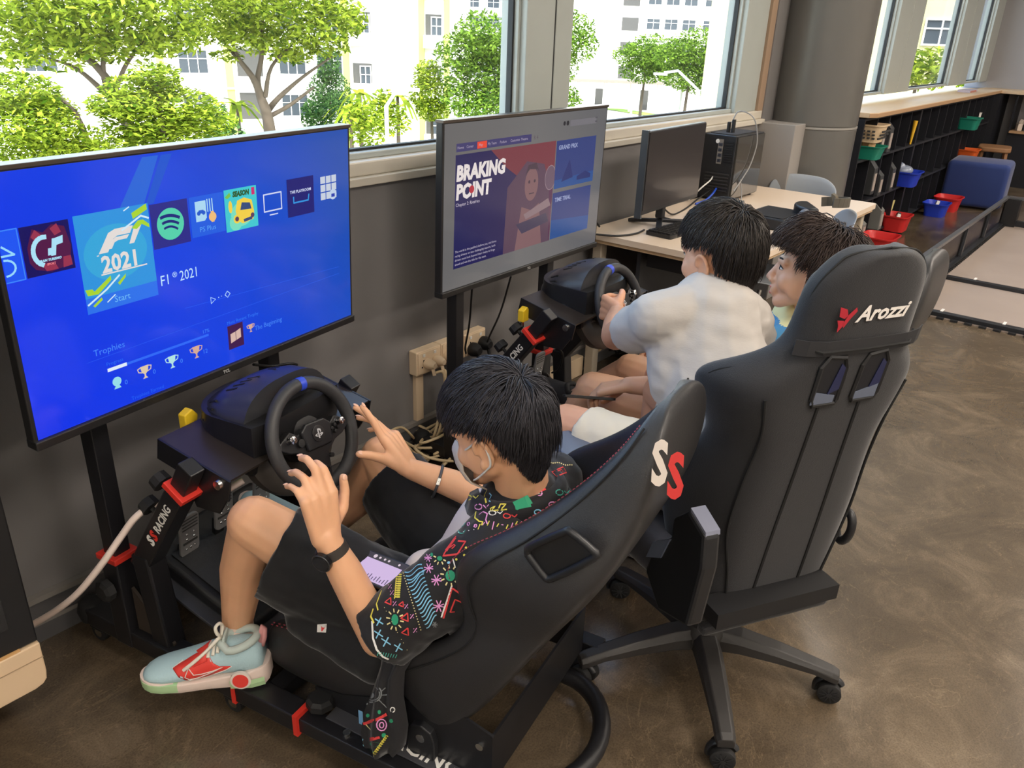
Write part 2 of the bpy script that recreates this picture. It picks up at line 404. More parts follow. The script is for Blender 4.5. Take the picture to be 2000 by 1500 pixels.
tree('rain_tree', 'broad spreading tree with yellow green crown above the big blue television', 235, 42,
     [(40, 60, 2.2, .9), (110, 100, 2.2, .8), (190, 40, 3.2, 1.6), (290, 40, 3.0, 1.5), (110, 30, 2.6, 1.3), (230, 90, 2.4, .8), (330, 80, 1.8, .7), (20, 110, 1.5, .5), (200, -60, 4.5, 2.2), (360, 60, 1.2, .6)],
     9500, .19, LEAF_Y, [[(238, None, .34), (232, 250, .28), (215, 175, .2), (170, 110, .14), (110, 70, .06)], [(226, 240, .2), (200, 170, .14), (205, 110, .1), (240, 50, .05)],
     [(222, 215, .18), (180, 165, .12), (140, 130, .08), (80, 110, .04)], [(215, 180, .12), (250, 120, .09), (300, 70, .05)]])
tree('rain_tree', 'tall forked tree with light green crown left of the middle window frame', 520, 45,
     [(430, 40, 2.2, 1.2), (520, 30, 3.2, 1.7), (610, 30, 2.8, 1.5), (480, 70, 1.6, .8), (560, 90, 1.8, .8), (640, 90, 1.2, .6), (660, 40, 1.5, 1.0), (520, -60, 4.4, 2.2), (575, 110, 1.0, .4), (445, 110, .8, .3)],
     9500, .185, LEAF_Y, [[(520, None, .36), (515, 240, .3), (505, 195, .24), (490, 150, .16), (440, 80, .08)], [(510, 210, .18), (500, 160, .15), (512, 110, .12), (520, 40, .07)],
     [(512, 220, .18), (540, 190, .13), (590, 150, .08), (650, 110, .04)], [(512, 230, .13), (560, 205, .1), (610, 170, .06)], [(500, 165, .13), (470, 120, .09), (450, 60, .05)], [(512, 190, .13), (530, 130, .09), (580, 80, .05)]])
tree('layered_tree', 'low bushy tree with layered leaves under the spreading crown', 300, 34,
     [(300, 150, 1.0, .5), (270, 175, 1.5, .6), (320, 205, 1.9, .7), (230, 205, 1.3, .5), (380, 235, 1.4, .5), (280, 240, 1.9, .6), (330, 270, 2.0, .7), (240, 280, 1.6, .6), (200, 215, .8, .3)],
     9000, .135, LEAF_Y, [[(300, None, .15), (300, 220, .1), (300, 150, .04)]], flat=.35)
tree('layered_tree', 'leafy tree at the far left edge of the window', 40, 36,
     [(20, 180, 1.5, .7), (60, 215, 1.4, .6), (20, 240, 1.9, .8), (80, 270, 1.7, .6), (30, 300, 1.8, .7), (120, 300, 1.4, .5)],
     8000, .135, LEAF_Y, [[(150, None, .13), (140, 250, .1), (95, 180, .06)]], flat=.4)
tree('conifer', 'dark conical tree in front of the white flats', 640, 52, [(642, 130, .7, 1.2), (640, 175, 1.3, 1.1), (640, 215, 1.7, 1.1)], 4200, .12, LEAF_D, [[(640, None, .15), (640, 180, .06)]])
tree('roadside_tree', 'slim yellow green tree beside the tower of flats', 840, 46, [(835, 150, .8, .9), (838, 185, 1.2, .9), (845, 215, 1.0, .6)], 3200, .115, LEAF_Y, [[(845, None, .12), (842, 190, .06)]])
tree('street_tree', 'large green tree filling the left pane beside the frame', 945, 44, [(940, 65, 1.5, 1.1), (915, 105, 1.8, 1.1), (975, 100, 1.9, 1.2), (940, 150, 2.2, 1.2), (990, 180, 1.8, 1.1), (925, 195, 1.7, .9), (960, 215, 2.0, .8)], 9500, .14, LEAF_G, [[(950, None, .2), (950, 150, .12)]])
tree('street_tree', 'narrow green tree just right of the wide window frame', 1120, 44, [(1115, 60, 1.2, 1.0), (1130, 90, 1.0, .8), (1110, 200, .9, .9), (1100, 130, .8, .9)], 3200, .115, LEAF_G, [[(1108, None, .14), (1112, 100, .06)]])
tree('street_tree', 'round green tree on the verge behind the street lamp', 1260, 66, [(1245, 110, 2.0, .9), (1275, 100, 2.2, 1.2), (1260, 140, 2.0, .9), (1295, 130, 1.8, 1.0)], 6500, .14, LEAF_G, [[(1258, None, .16), (1262, 140, .08)]])
tree('street_tree', 'wide green tree at the right of the second window', 1360, 60, [(1330, 110, 2.0, 1.2), (1370, 95, 2.4, 1.4), (1395, 130, 2.2, 1.3), (1340, 150, 1.8, .9), (1380, 165, 1.8, .8)], 8500, .135, LEAF_G, [[(1345, None, .16), (1350, 150, .08)]])
tree('hedge_bush', 'clipped green bush seen through the far window', 1792, 30, [(1775, 140, 1.0, .5), (1805, 135, 1.2, .6), (1840, 135, 1.2, .6)], 900, .14, LEAF_Y, [[(1792, None, .1), (1800, 140, .05)]], cat='bush', group='bushes outside')
# palms and shrubs low in the view
def palm(label, px, py, dist, k=10, L=1.7):
    top = zat(px, py, dist); root = thing('palm', label, 'palm', gp(px, dist), 0, 'palms outside the windows')
    MB().tube([(0, 0, 0), (0, 0, (top-GZ))], [.13, .09], 7).build('trunk', BARK, root, smooth=60)
    f = MB(); rs = random.Random(px)
    for i in range(k):
        a = 6.283*i/k+rs.uniform(-.2, .2); e = rs.uniform(.2, .9); P = []
        for j in range(5):
            s = j/4; P.append(Vector((math.cos(a)*L*s*.9, math.sin(a)*L*s*.9, top-GZ+L*(e*s-1.0*s*s))))
        for j in range(4):
            w_ = Vector((-math.sin(a), math.cos(a), 0))*.22*(1-j*.22); f.quad(P[j]-w_, P[j+1]-w_*.75, P[j+1]+w_*.75, P[j]+w_)
    f.build('frond', LEAF_Y, root, fix=False); return root
palm('small palm between the forked tree and the layered tree', 455, 205, 48); palm('palm in front of the tower, right of the blue television', 700, 185, 47)
palm('palm standing behind the white lamp post', 775, 190, 48); palm('second palm from the tower, beside the conifer', 680, 215, 45)
for px, py, dist, lab, lf in ((752, 215, 40, 'bright green shrub beside the white post outside', LEAF_Y), (708, 235, 38, 'pale shrub nearest the corner of the blue television', LEAF_Y), (610, 235, 50, 'dark shrub at the foot of the conifer', LEAF_D), (415, 240, 40, 'round shrub at the foot of the forked tree', LEAF_D)):
    tree('shrub', lab, px, dist, [(px, py, .9, .6), (px+8, py+25, 1.0, .6), (px-6, py-20, .6, .5)], 700, .16, lf, [], cat='shrub', group='shrubs outside')
# --- apartment blocks
FW = mat('facade white', (232, 231, 226), .8); FG = mat('facade lime stripe', (178, 190, 96), .8); FGR = mat('facade grey', (150, 152, 156), .8)
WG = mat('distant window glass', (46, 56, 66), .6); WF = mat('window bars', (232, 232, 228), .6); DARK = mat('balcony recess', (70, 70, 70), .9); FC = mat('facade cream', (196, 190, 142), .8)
_win = {}
def far_window(parent, M, w_, h_, nx=3, ny=2):
    nx = min(nx, 2) if w_ < 1.8 else nx
    k = (round(w_, 2), round(h_, 2), nx, ny)
    if k not in _win:
        f = MB(); fw = .05
        f.b2((-w_/2-.06, -.06, -h_/2-.06), (-w_/2, .06, h_/2+.06)); f.b2((w_/2, -.06, -h_/2-.06), (w_/2+.06, .06, h_/2+.06)); f.b2((-w_/2, -.06, h_/2), (w_/2, .06, h_/2+.06)); f.b2((-w_/2, -.06, -h_/2-.06), (w_/2, .06, -h_/2))
        for i in range(1, nx): x = -w_/2+w_*i/nx; f.b2((x-fw/2, -.05, -h_/2), (x+fw/2, .03, h_/2))
        f.b2((-w_/2, -.05, h_*.12), (w_/2, .03, h_*.12+fw))
        p = MB().b2((-w_/2, .0, -h_/2), (w_/2, .05, h_/2)); _win[k] = (f.mesh('window'), p.mesh('pane'))
    fm_, pm = _win[k]
    o = link('window', fm_, WF, parent); o.matrix_local = M
    p = link('pane', pm, WG, o); return o
def block(name, label, px, dist, w_, h_, dep, turn, mats, rows, wins, z0=GZ, group=None):
    """a slab facing the room; wins: list of (x along facade, width, height, nx) repeated on each floor"""
    root = thing(name, label, 'building', gp(px, dist, z0), 0, group)
    d = ray(px, 120); ang = math.atan2(d.y, d.x) - PI/2 + turn; root.rotation_euler = (0, 0, ang)
    MB().b2((-w_/2, 0, 0), (w_/2, dep, h_)).build('wall', mats, root)
    for z in rows:
        for (x, ww, hh, nx) in wins:
            far_window(root, Matrix.Translation((x, -.04, z)), ww, hh, nx)
    return root
rowsA = [2.0+3.0*i for i in range(6)]
bA = block('apartment_block', 'long white block of flats with lime stripes behind the left trees', 330, 66, 46, 22, 10, R(4), FW, rowsA, [(x, 1.9, 1.5, 3) for x in (-19, -12.5, -8, 1.6, 8.6, 11.4, 16.4, 19.2)])
for x in (-.6, 4.0, 14.0, 21.0): MB().b2((x-.25, -.25, 0), (x+.25, 0, 22)).build('stripe', FG, bA)
for z in rowsA:
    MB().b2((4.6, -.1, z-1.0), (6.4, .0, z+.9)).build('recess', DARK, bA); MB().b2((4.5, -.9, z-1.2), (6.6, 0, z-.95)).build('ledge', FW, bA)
    MB().b2((-23, -.35, z+1.15), (23, 0, z+1.3)).build('ledge', FW, bA)
bB = block('apartment_tower', 'white tower of flats with stacked balconies right of the blue television', 775, 56, 6.6, 26, 10, R(-6), FW, [], [])
for i in range(8):
    z = 1.6+3.0*i
    for x, ww in ((-2.2, 1.2), (2.35, 1.0)):
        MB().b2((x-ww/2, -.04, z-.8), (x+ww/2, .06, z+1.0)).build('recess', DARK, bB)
        far_window(bB, Matrix.Translation((x+.2, -.06, z+.15)), .6, 1.3, 2)
        MB().b2((x-ww/2-.1, -.8, z-.95), (x+ww/2+.1, 0, z-.2)).build('balcony', FW, bB)
for x in (-3.2, 1.6, 3.2): MB().b2((x-.18, -.3, 0), (x+.18, 0, 26)).build('stripe', FG, bB)
bC = block('apartment_tower', 'distant grey and white tower seen left of the street tree', 900, 150, 14, 60, 12, R(10), FGR, [], [])
for i in range(16):
    z = 2.5+3.0*i
    MB().b2((-7.2, -.5, z+1.0), (7.2, 0, z+1.9)).build('ledge', FW, bC)
    for x in (-5.5, -2, 2, 5.5): far_window(bC, Matrix.Translation((x, -.05, z)), 2.0, 1.3, 2)
bD = block('apartment_block', 'distant white block with many windows in the second window', 1320, 120, 30, 45, 12, R(14), FW, [3.0*i+3 for i in range(11)], [(x, 1.7, 1.25, 3) for x in (-3.6, -1.2, 1.2, 4.0, 6.8, 9.6, 12.2)])
MB().b2((-14.5, -.6, 0), (-8.5, 0, 45)).build('stair_panel', FW, bD)
for i in range(11):
    z = 3.0*i+3
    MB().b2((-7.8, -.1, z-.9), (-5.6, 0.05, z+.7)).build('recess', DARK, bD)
    MB().b2((-5, -.2, z+1.0), (15, 0, z+1.25)).build('band', FGR if i % 3 == 0 else FW, bD)
bE = block('apartment_tower', 'distant white tower between the frame and the long block', 1180, 135, 13, 55, 12, R(6), FW, [3.0*i+3 for i in range(14)], [(-4.5, 1.6, 1.3, 2), (4.6, 2.2, 1.3, 2)])
bG = block('apartment_tower', 'far grey tower directly left of the wide window frame', 985, 160, 10, 60, 12, R(6), FW, [3.0*i+3 for i in range(15)], [(-3, 2.4, 1.3, 3), (2.5, 2.4, 1.3, 3)])
bF = block('cream_house', 'cream building with a red banner seen through the far window', 1800, 34, 16, 14, 8, R(-8), FC, [5.6, 8.4, 11.2], [(-2.6, 1.0, .75, 2), (.42, 1.0, .75, 2), (3.2, 1.0, .75, 2)])
MB().b2((-.62, -.35, 8.1), (-.36, -.3, 9.4)).build('banner', mat('banner red', (150, 60, 70), .7), bF)
# covered walkway, lamp posts, small yellow sign, parked car
wk = thing('covered_walkway', 'flat roofed covered walkway across the road in the second window', 'walkway', gp(1185, 92), R(-52))
MB().b2((-9, -1.4, 3.0), (9, 1.4, 3.3)).build('roof', mat('walkway roof', (120, 112, 104), .7), wk)
for i in range(7):
    for y in (-1.1, 1.1): MB().b2((-8.6+i*2.85, y-.09, 0), (-8.42+i*2.85, y+.09, 3.0)).build('post', WHITE, wk)
hut = thing('bus_shelter_wall', 'low white wall with dark doorway under the covered walkway', 'wall', gp(1185, 96), R(-52))
MB().b2((-9, 0, 0), (9, .3, 2.6)).build('panel', FW, hut)
for x in (-1, 4): MB().b2((x, -.06, 0), (x+.9, 0, 2.1)).build('doorway', DARK, hut)
PM = mat('lamp post grey', (190, 190, 188), .5, metal=.3)
def lamp(label, px, dist, pytop, arm):
    t_ = thing('street_lamp', label, 'lamp post', gp(px, dist), YAW-PI/2, 'street lamps outside'); h = zat(px, pytop, dist)-GZ
    P = [(0, 0, 0), (0, 0, h*.85)]+[(arm*math.sin(a), 0, h*.85+h*.15*math.sin(a)) for a in (.4, .8, 1.2, 1.57)]+[(arm*1.6, 0, h*.98)]
    MB().tube(P, [.09]*2+[.07]*5, 8).build('pole', PM, t_, smooth=60); MB().box((arm*1.75, 0, h*.97), (.7, .25, .12)).build('lamp_head', PM, t_)
lamp('tall street lamp standing in front of the distant block', 1338, 62, 80, -1.0); lamp('curved street lamp nearer the second window', 1372, 46, 140, -1.2); lamp('white post outside beside the bright shrub', 752, 36, 165, .6)
sg = thing('road_sign', 'small yellow sign board on the verge in the second window', 'sign', gp(1274, 58)); MB().b2((-.45, -.04, .3), (.45, .04, 1.5)).build('board', mat('sign yellow', (240, 200, 40), .5), sg); MB().cyl((0, .06, 0), (0, .06, 2.6), .05).build('post', PM, sg); MB().cyl((0, -.02, 2.3), (0, .02, 2.3), .35, seg=20).build('disc', mat('sign blue', (60, 120, 190), .5), sg)
car = thing('car', 'dark grey car parked outside behind the second television', 'car', gp(853, 40), R(20))
MB().prism([(-2.1, .35), (2.1, .35), (2.1, .8), (1.3, .9), (.7, 1.42), (-1.0, 1.42), (-1.7, .92), (-2.1, .85)], -.85, .85, Matrix.Rotation(PI/2, 4, 'X')).build('body', mat('car paint', (90, 92, 96), .3, metal=.4), car, bevel=.05)
MB().prism([(1.15, .92), (.65, 1.36), (-.95, 1.36), (-1.5, .94)], -.86, .86, Matrix.Rotation(PI/2, 4, 'X')).build('side_window', WG, car)
for x in (-1.3, 1.3):
    for y in (-.8, .8): MB().cyl((x, y-.1, .33), (x, y+.1, .33), .33, seg=20).build('wheel', GASK, car)
fn = thing('guard_rail', 'low pale guard rail along the road outside', 'railing', (0, 0, 0)); a, b_ = gp(1105, 52), gp(1290, 42)
for i in range(15): q = a.lerp(b_, i/14); MB().b2(q-Vector((.04, .04, 0)), q+Vector((.04, .04, 1.0))).build('post', PM, fn)
MB().beam(a+Vector((0, 0, 1)), b_+Vector((0, 0, 1)), .06, .06).build('rail', PM, fn)
# ------------------------------------------------------------------ desk corner
BLK = mat('black powder coat', (24, 24, 26), .42, spec=.5)
BLKP = mat('black plastic', (30, 31, 34), .38)
BLKM = mat('matt black plastic', (22, 22, 24), .6)
DTOP = mat('desk laminate', (228, 208, 186), .38, var=.03, vscale=1.5)
DEDGE = mat('desk edge', (196, 165, 128), .5)
STEEL = mat('bright steel', (200, 200, 198), .25, metal=1.)
CHROME = mat('chrome', (220, 220, 222), .12, metal=1.)
BEIGE = mat('beige leg paint', (176, 164, 146), .5)
dk = thing('desk', 'pale topped office desk against the window wall holding the computer', 'desk', (4.0, 1.645, 0))
MB().prism(rrect(1.82, .79, .02), .705, .732).build('desk_top', DTOP, dk, smooth=30)
MB().prism(rrect(1.80, .77, .02), .688, .705).build('underframe', DEDGE, dk, smooth=30)
for x in (-.84, .84):
    for y in (-.33, .33): MB().box((x, y, .344), (.05, .05, .688)).build('leg', BEIGE, dk, bevel=.006)
MB().b2((-.82, .12, .08), (.82, .14, .66)).build('modesty_panel', mat('dark panel', (44, 44, 47), .6), dk)
MB().b2((-.80, -.18, .60), (.80, .10, .68)).build('cable_tray', BLKM, dk)
# monitor
mo = thing('computer_monitor', 'black computer monitor with dark screen standing on the desk', 'monitor', (3.44, 1.80, .732), R(3))
MB().b2((-.30, -.02, .105), (.30, .012, .462)).build('housing', BLKP, mo, bevel=.004)
sm = mat('dark screen', (38, 34, 36), .28, coat=.3)
MB().b2((-.294, -.0225, .125), (.294, -.0195, .456)).build('screen', sm, mo)
MB().b2((-.015, .012, .04), (.02, .05, .28)).build('stand_neck', BLKP, mo, bevel=.006)
lg = MB()
for a in (-150, -30, 90): lg.beam((0, .03, .03), (.2*math.cos(R(a)), .03+.16*math.sin(R(a)), .008), .028, .016)
lg.build('stand_foot', BLKP, mo, bevel=.003)
MB().b2((-.302, -.018, .09), (-.29, .014, .465)).build('side_trim', mat('side grey', (70, 74, 80), .4), mo)
# computer tower
pc = thing('computer_tower', 'black computer tower with glass side and cables at the back of the desk', 'computer', (4.25, 1.85, .732))
MB().b2((0, .006, .012), (.37, .205, .352)).build('case', BLKP, pc, bevel=.004)
MB().b2((.012, -.002, .02), (.362, .006, .345)).build('glass_side', mat('smoked glass', (62, 60, 56), .04, coat=1.), pc)
MB().b2((-.004, .075, .20), (.0, .105, .33)).build('port_panel', STEEL, pc)
vt = MB()
for i in range(11): vt.b2((-.005, .018, .19+i*.0125), (0, .066, .196+i*.0125))
vt.build('vent', BLKM, pc)
sl_ = MB()
for i in range(6): sl_.b2((-.006, .02, .055+i*.018), (0, .16, .063+i*.018))
sl_.build('slot_cover', mat('dark steel', (70, 70, 72), .4, metal=.6), pc)
MB().cyl((-.005, .11, .318), (0, .11, .318), .011).build('badge', WHITE, pc)
pt = MB()
for i in range(8): pt.b2((-.009, .08+.011*(i % 2), .21+.028*(i//2)), (-.004, .088+.011*(i % 2), .226+.028*(i//2)))
pt.build('port', mat('port blue', (50, 54, 66), .4), pc)
MB().prism(rrect(.3, .15, .02, cx=.18, cy=.105), .3525, .356).build('top_filter', mat('dark mesh', (52, 52, 54), .7), pc)
ft = MB()
for x in (.04, .33):
    for y in (.03, .18): ft.cyl((x, y, 0), (x, y, .014), .012)
ft.build('foot', BLKM, pc)
us = thing('usb_adapter', 'two black adapters plugged upright into the tower top', 'adapter', (4.37, 1.95, 1.087)); MB().b2((-.012, -.02, 0), (.012, -.006, .07)).build('plug', BLKP, us, bevel=.002); MB().b2((-.012, .006, 0), (.012, .02, .055)).build('plug', BLKP, us, bevel=.002)
GC = mat('grey cable', (150, 150, 150), .5); BC = mat('black cable', (18, 18, 19), .5); WC = mat('white cable', (226, 214, 200), .5); CC_ = mat('cream cable', (214, 190, 150), .55)
def cable(name, label, pts, r, m, group=None, n=6):
    return tag(MB().tube(catmull(pts, n), r, 7).build(name, m, smooth=60, fix=False), label, 'cable', group)
cable('cable', 'thin grey cable looping from the tower top down its glass side', [(4.37, 1.95, 1.14), (4.38, 1.92, 1.2), (4.42, 1.85, 1.17), (4.48, 1.835, 1.05), (4.44, 1.835, .93), (4.36, 1.835, .86), (4.25, 1.83, .80)], .0035, GC)
cable('cable', 'thin pale cable hanging on the lower glass side of the tower', [(4.34, 1.84, .85), (4.36, 1.835, .80), (4.34, 1.82, .76), (4.30, 1.80, .736)], .003, GC)
for i, (lab, P) in enumerate((('black cable lying in a loop left of the monitor foot', [(3.3, 1.83, .737), (3.2, 1.82, .737), (3.1, 1.86, .737), (3.02, 1.95, .74), (2.98, 2.0, .70)]),
        ('black cable rising from the desk edge to the second television', [(3.15, 1.98, .75), (3.05, 2.0, .84), (2.9, 1.96, .86), (2.8, 1.9, .86)]),
        ('black cable running from the monitor back to the tower', [(3.55, 1.88, .80), (3.7, 1.9, .74), (3.9, 1.93, .737), (4.1, 1.96, .76), (4.24, 1.95, .80)]),
        ('black cable crossing the desk behind the keyboard', [(3.45, 1.86, .78), (3.6, 1.80, .737), (3.8, 1.86, .737), (4.05, 1.9, .737), (4.24, 1.93, .78)]))):
    cable('cable', lab, P, .0045, BC)
cable('cable', 'blue plugged cable at the back of the tower', [(4.24, 1.93, .80), (4.18, 1.92, .78), (4.12, 1.93, .75), (4.05, 1.95, .738)], .006, mat('blue cable', (40, 80, 190), .4))
cable('cable', 'white cable out of the slots of the tower', [(4.24, 1.96, .86), (4.17, 1.94, .85), (4.10, 1.95, .82), (4.06, 2.0, .75)], .004, WHITE)
kb = thing('keyboard', 'black computer keyboard on the desk behind the white shirted person', 'keyboard', (3.46, 1.71, .732), R(-4))
MB().prism(rrect(.44, .135, .01), 0, .018).build('case', BLKP, kb, smooth=30)
k0 = None
for j in range(5):
    for i in range(15):
        p_ = Vector((-.203+i*.029, -.05+j*.024, .018))
        if k0 is None: k0 = MB().box((0, 0, .003), (.023, .019, .007)).build('key', BLKM, kb); k0.location = p_
        else:
            k_ = k0.copy(); COL.objects.link(k_); k_.location = p_
bx_ = thing('black_box', 'flat black device box on the desk beside the black headset', 'box', (3.93, 1.46, .732), R(-2))
MB().b2((-.15, -.11, 0), (.15, .11, .055)).build('body', BLKP, bx_, bevel=.006); MB().b2((-.15, -.114, .012), (-.09, -.109, .045)).build('label', WHITE, bx_); MB().b2((-.13, -.09, .055), (.13, .09, .058)).build('lid', BLKM, bx_, bevel=.003)
hs = thing('headset', 'black head mounted display with strap on the desk behind the heads', 'headset', (4.02, 1.34, .732), R(35))
b_ = MB(); b_.prism([(math.cos(a)*.10, math.sin(a)*.06) for a in [R(i*15) for i in range(0, 13)]]+[(-.10, -.03), (.10, -.03)], .0, .10); b_.build('visor', BLKP, hs, smooth=40, bevel=.012, seg=3)
MB().ell((-.085, .03, .05), (.035, .035, .045)).build('ear_cup', mat('headset grey', (110, 112, 116), .35), hs, smooth=180)
st = MB(); P = [Vector((.09*math.cos(R(a)), -.09+.10*math.sin(R(a)), .10+.03*math.sin(R(a*.5)))) for a in range(180, 361, 15)]
for i in range(len(P)-1): st.beam(P[i], P[i+1], .01, .045)
st.build('strap', mat('strap grey', (92, 86, 76), .7), hs); MB().prism(rrect(.08, .05, .02), 0, .012, Matrix.Translation((0, -.12, .13)) @ Matrix.Rotation(R(70), 4, 'X')).build('back_pad', mat('pad tan', (120, 105, 82), .8), hs, smooth=30)
# grey shell chairs
SHELL = mat('grey shell plastic', (158, 164, 170), .4)
def shell_chair(label, x, y, rz):
    c = thing('plastic_chair', label, 'chair', (x, y, 0), rz, 'grey plastic chairs at the desk')
    rows = []
    prof = [(.22, .445), (.20, .455), (.1, .44), (0, .435), (-.12, .445), (-.19, .47), (-.225, .53), (-.235, .62), (-.25, .75), (-.27, .815)]
    for k, (yy, zz) in enumerate(prof):
        w_ = .21 if k < 6 else .215-(.02 if k == 9 else 0); r_ = []
        for i in range(13):
            s = i/6-1; dip = (.03*s*s if k < 6 else 0); fw = (.045*s*s if k >= 6 else 0)
            drop = .05*s*s*s*s if k == 9 else (.015*s**4 if k == 8 else 0)
            r_.append(Vector((w_*s, yy+fw, zz+dip-drop)))
        rows.append(r_)
    me = MB(); me.loft(rows, cap=False, closed=False); o = me.build('shell', SHELL, c, smooth=180, fix=False)
    md = o.modifiers.new('solid', 'SOLIDIFY'); md.thickness = .008; md2 = o.modifiers.new('s', 'SUBSURF'); md2.levels = md2.render_levels = 1
    for sx in (-1, 1):
        for sy in (-1, 1): MB().tube([(sx*.15, sy*.14, .43), (sx*.2, sy*.2, 0)], .011, 8).build('leg', STEEL, c, smooth=60)
    return c
shell_chair('grey plastic chair whose back rises behind the far end of the desk', 4.80, 1.72, R(90))
shell_chair('grey plastic chair tucked under the front of the desk, seen edge on', 3.99, 1.37, R(28))
# ------------------------------------------------------------------ the long bookshelf under the windows
NAVY = mat('navy black board', (20, 22, 30), .5); WOOD = mat('pale wood top', (206, 176, 140), .45, var=.05, vscale=6, stretch=(.3, 4, 4)); WOODE = mat('wood edge', (176, 140, 104), .5)
SHX = [6.5+.325*i for i in range(16)]
sf = thing('bookshelf', 'long dark bookshelf of narrow bays along the window wall', 'bookshelf', (6.5, 1.855, 0))
D_ = .20
for i, x in enumerate(SHX):
    th = .05 if i in (5, 11) else .018
    if i == 0: MB().b2((-.02, .0, 0), (.0, D_, 1.045)).build('side_panel', NAVY, sf)
    else: MB().b2((x-6.5-th/2, .003, 0.0 if i in (5, 11, 15) else .05), (x-6.5+th/2, D_, 1.045)).build('divider', NAVY, sf)
for z0 in (.05, .375, .725, 1.03):
    MB().b2((0, 0, z0-.0), (4.9, D_, z0+.018)).build('shelf_board', mat('navy board edge', (34, 36, 42), .5), sf)
MB().b2((0, D_-.005, 0), (4.9, D_+.003, 1.04)).build('back_panel', NAVY, sf)
MB().b2((4.9, -.06, 0), (5.45, D_, 1.045)).build('end_panel', NAVY, sf)
wt = thing('counter_top', 'pale wooden counter top running along the bookshelf below the far windows', 'counter top', (6.5, 1.8, 1.055))
MB().prism([(-.03, .03), (.04, -.01), (5.0, .02), (5.0, .5), (-.03, .5)], 0, .036).build('board', WOOD, wt, bevel=.004)
MB().prism([(-.033, .026), (.04, -.014), (5.0, .016), (5.0, .02), (.04, -.01), (-.03, .03)], .004, .03).build('edge_band', WOODE, wt)
MB().prism([(5.0, -2.6), (5.6, -2.6), (5.6, .28), (5.0, .28)], 0, .036).build('return_board', WOOD, wt)
# side return of the bookshelf and the low table with a bag
rt = thing('corner_shelf', 'dark shelf unit turning the corner under the counter top', 'shelf', (11.5, 1.64, 0))
MB().b2((.1, 0, 0), (.55, .02, 1.045)).build('side_panel', NAVY, rt); MB().b2((.1, -1.9, 0), (.55, .0, .62)).build('cabinet', NAVY, rt); MB().b2((.5, -1.9, .64), (.56, .0, 1.04)).build('back_panel', GREY, rt); MB().b2((.05, -1.9, .62), (.56, 0, .645)).build('shelf_board', WOODE, rt)
bg_ = thing('bag', 'dark red cloth bag lying on the corner shelf', 'bag', (11.72, 1.34, .645)); b_ = MB(); b_.ell((0, 0, .10), (.16, .14, .13)); b_.ell((0, -.1, .07), (.13, .12, .08)); b_.ell((.02, .06, .2), (.05, .05, .05)); link('body', remesh(b_, .015, 4), mat('red cloth', (120, 44, 44), .8, bump=.4, bscale=30), bg_)
for lab, p_, c_ in (('small pile of white papers on the corner shelf', (11.7, 1.57, .645), (220, 205, 190)), ('grey blue clutter on the corner shelf beside the red bag', (11.72, 1.49, .645), (120, 140, 150))):
    t_ = thing('clutter', lab, 'clutter', p_); k = MB(); k.box((0, 0, .04), (.1, .05, .08), (0, 0, .4)); k.box((.02, -.02, .1), (.07, .04, .05), (.3, .2, -.3)); k.build('item', mat(lab[:12], c_, .7), t_, bevel=.006)
bk = thing('book', 'flat stack of pale leaflets lying on the far counter top', 'leaflets', (10.55, 2.0, 1.084)); MB().b2((-.2, -.06, 0), (.2, .06, .03)).build('leaflet', mat('leaflet', (186, 180, 200), .6), bk); MB().b2((-.16, -.061, .004), (.14, -.058, .026)).build('leaflet_print', mat('leaflet red', (176, 120, 110), .6), bk)
# baskets
def basket(label, p, w_, d_, h_, m, rz=0, holes=False, fill=None):
    t_ = thing('basket', label, 'basket', p, rz, 'plastic baskets on the bookshelf'); rings = []
    for (s, z) in ((.78, 0), (.84, h_*.4), (.95, h_*.9), (1.06, h_*.92), (1.07, h_), (.99, h_), (.9, h_*.85), (.74, .01)):
        rings.append([Vector((x*s, y*s, z)) for x, y in rrect(w_, d_, min(w_, d_)*.22, 4)])
    MB().loft(rings).build('tub', m, t_, smooth=50)
    if holes:
        k = MB()
        for sy in (-1, 1):
            for i in range(7):
                for j in range(3): k.box((-w_*.36+i*w_*.12, sy*(d_*.43+.012*j), h_*(.25+.2*j)), (w_*.06, .012, h_*.1))
        for i in range(5):
            for j in range(3): k.box((-(w_*.43+.012*j), -d_*.3+i*d_*.15, h_*(.25+.2*j)), (.012, d_*.08, h_*.1))
        k.build('hole', DARK, t_)
    return t_
GRN = mat('green basket', (24, 128, 106), .45); BLU = mat('blue basket', (34, 62, 190), .4); REDP = mat('red basket', (206, 44, 44), .4); ORG = mat('orange basket', (226, 100, 40), .45); CRM = mat('cream basket', (222, 196, 160), .55)
basket('green basket sticking out of the first shelf bay', (6.71, 1.87, .745), .21, .26, .10, GRN)
basket('cream lattice basket stacked in the green basket', (6.71, 1.88, .87), .24, .24, .13, CRM, holes=True)
for i, (dx, dy, rz) in enumerate(((-.03, -.03, .3), (.04, .02, -.5), (0, .05, .9))):
    t_ = thing('card_box', ('small tan card box tipped in the green basket, frontmost', 'small tan card box in the green basket, beside its rim', 'small tan card box in the green basket, rearmost')[i], 'box', (6.71+dx, 1.86+dy, .79), rz); MB().box((0, 0, .03), (.10, .045, .055), (.2, .5, 0)).build('carton', mat('tan card', (196, 160, 116), .7), t_)
basket('blue basket full of parts on the middle shelf', (7.98, 1.85, .393), .26, .26, .13, BLU)
t_ = thing('part_tray', 'clear grey part bag on top of the middle shelf blue basket', 'bag', (7.94, 1.86, .50)); b_ = MB(); b_.ell((0, 0, .03), (.09, .08, .045)); b_.ell((-.04, .03, .06), (.05, .05, .04)); b_.build('pouch', mat('clear bag', (140, 150, 170), .2, coat=.5), t_, smooth=180)
basket('red basket at the foot of the shelf beside the desk', (6.98, 1.70, 0), .30, .26, .13, REDP)
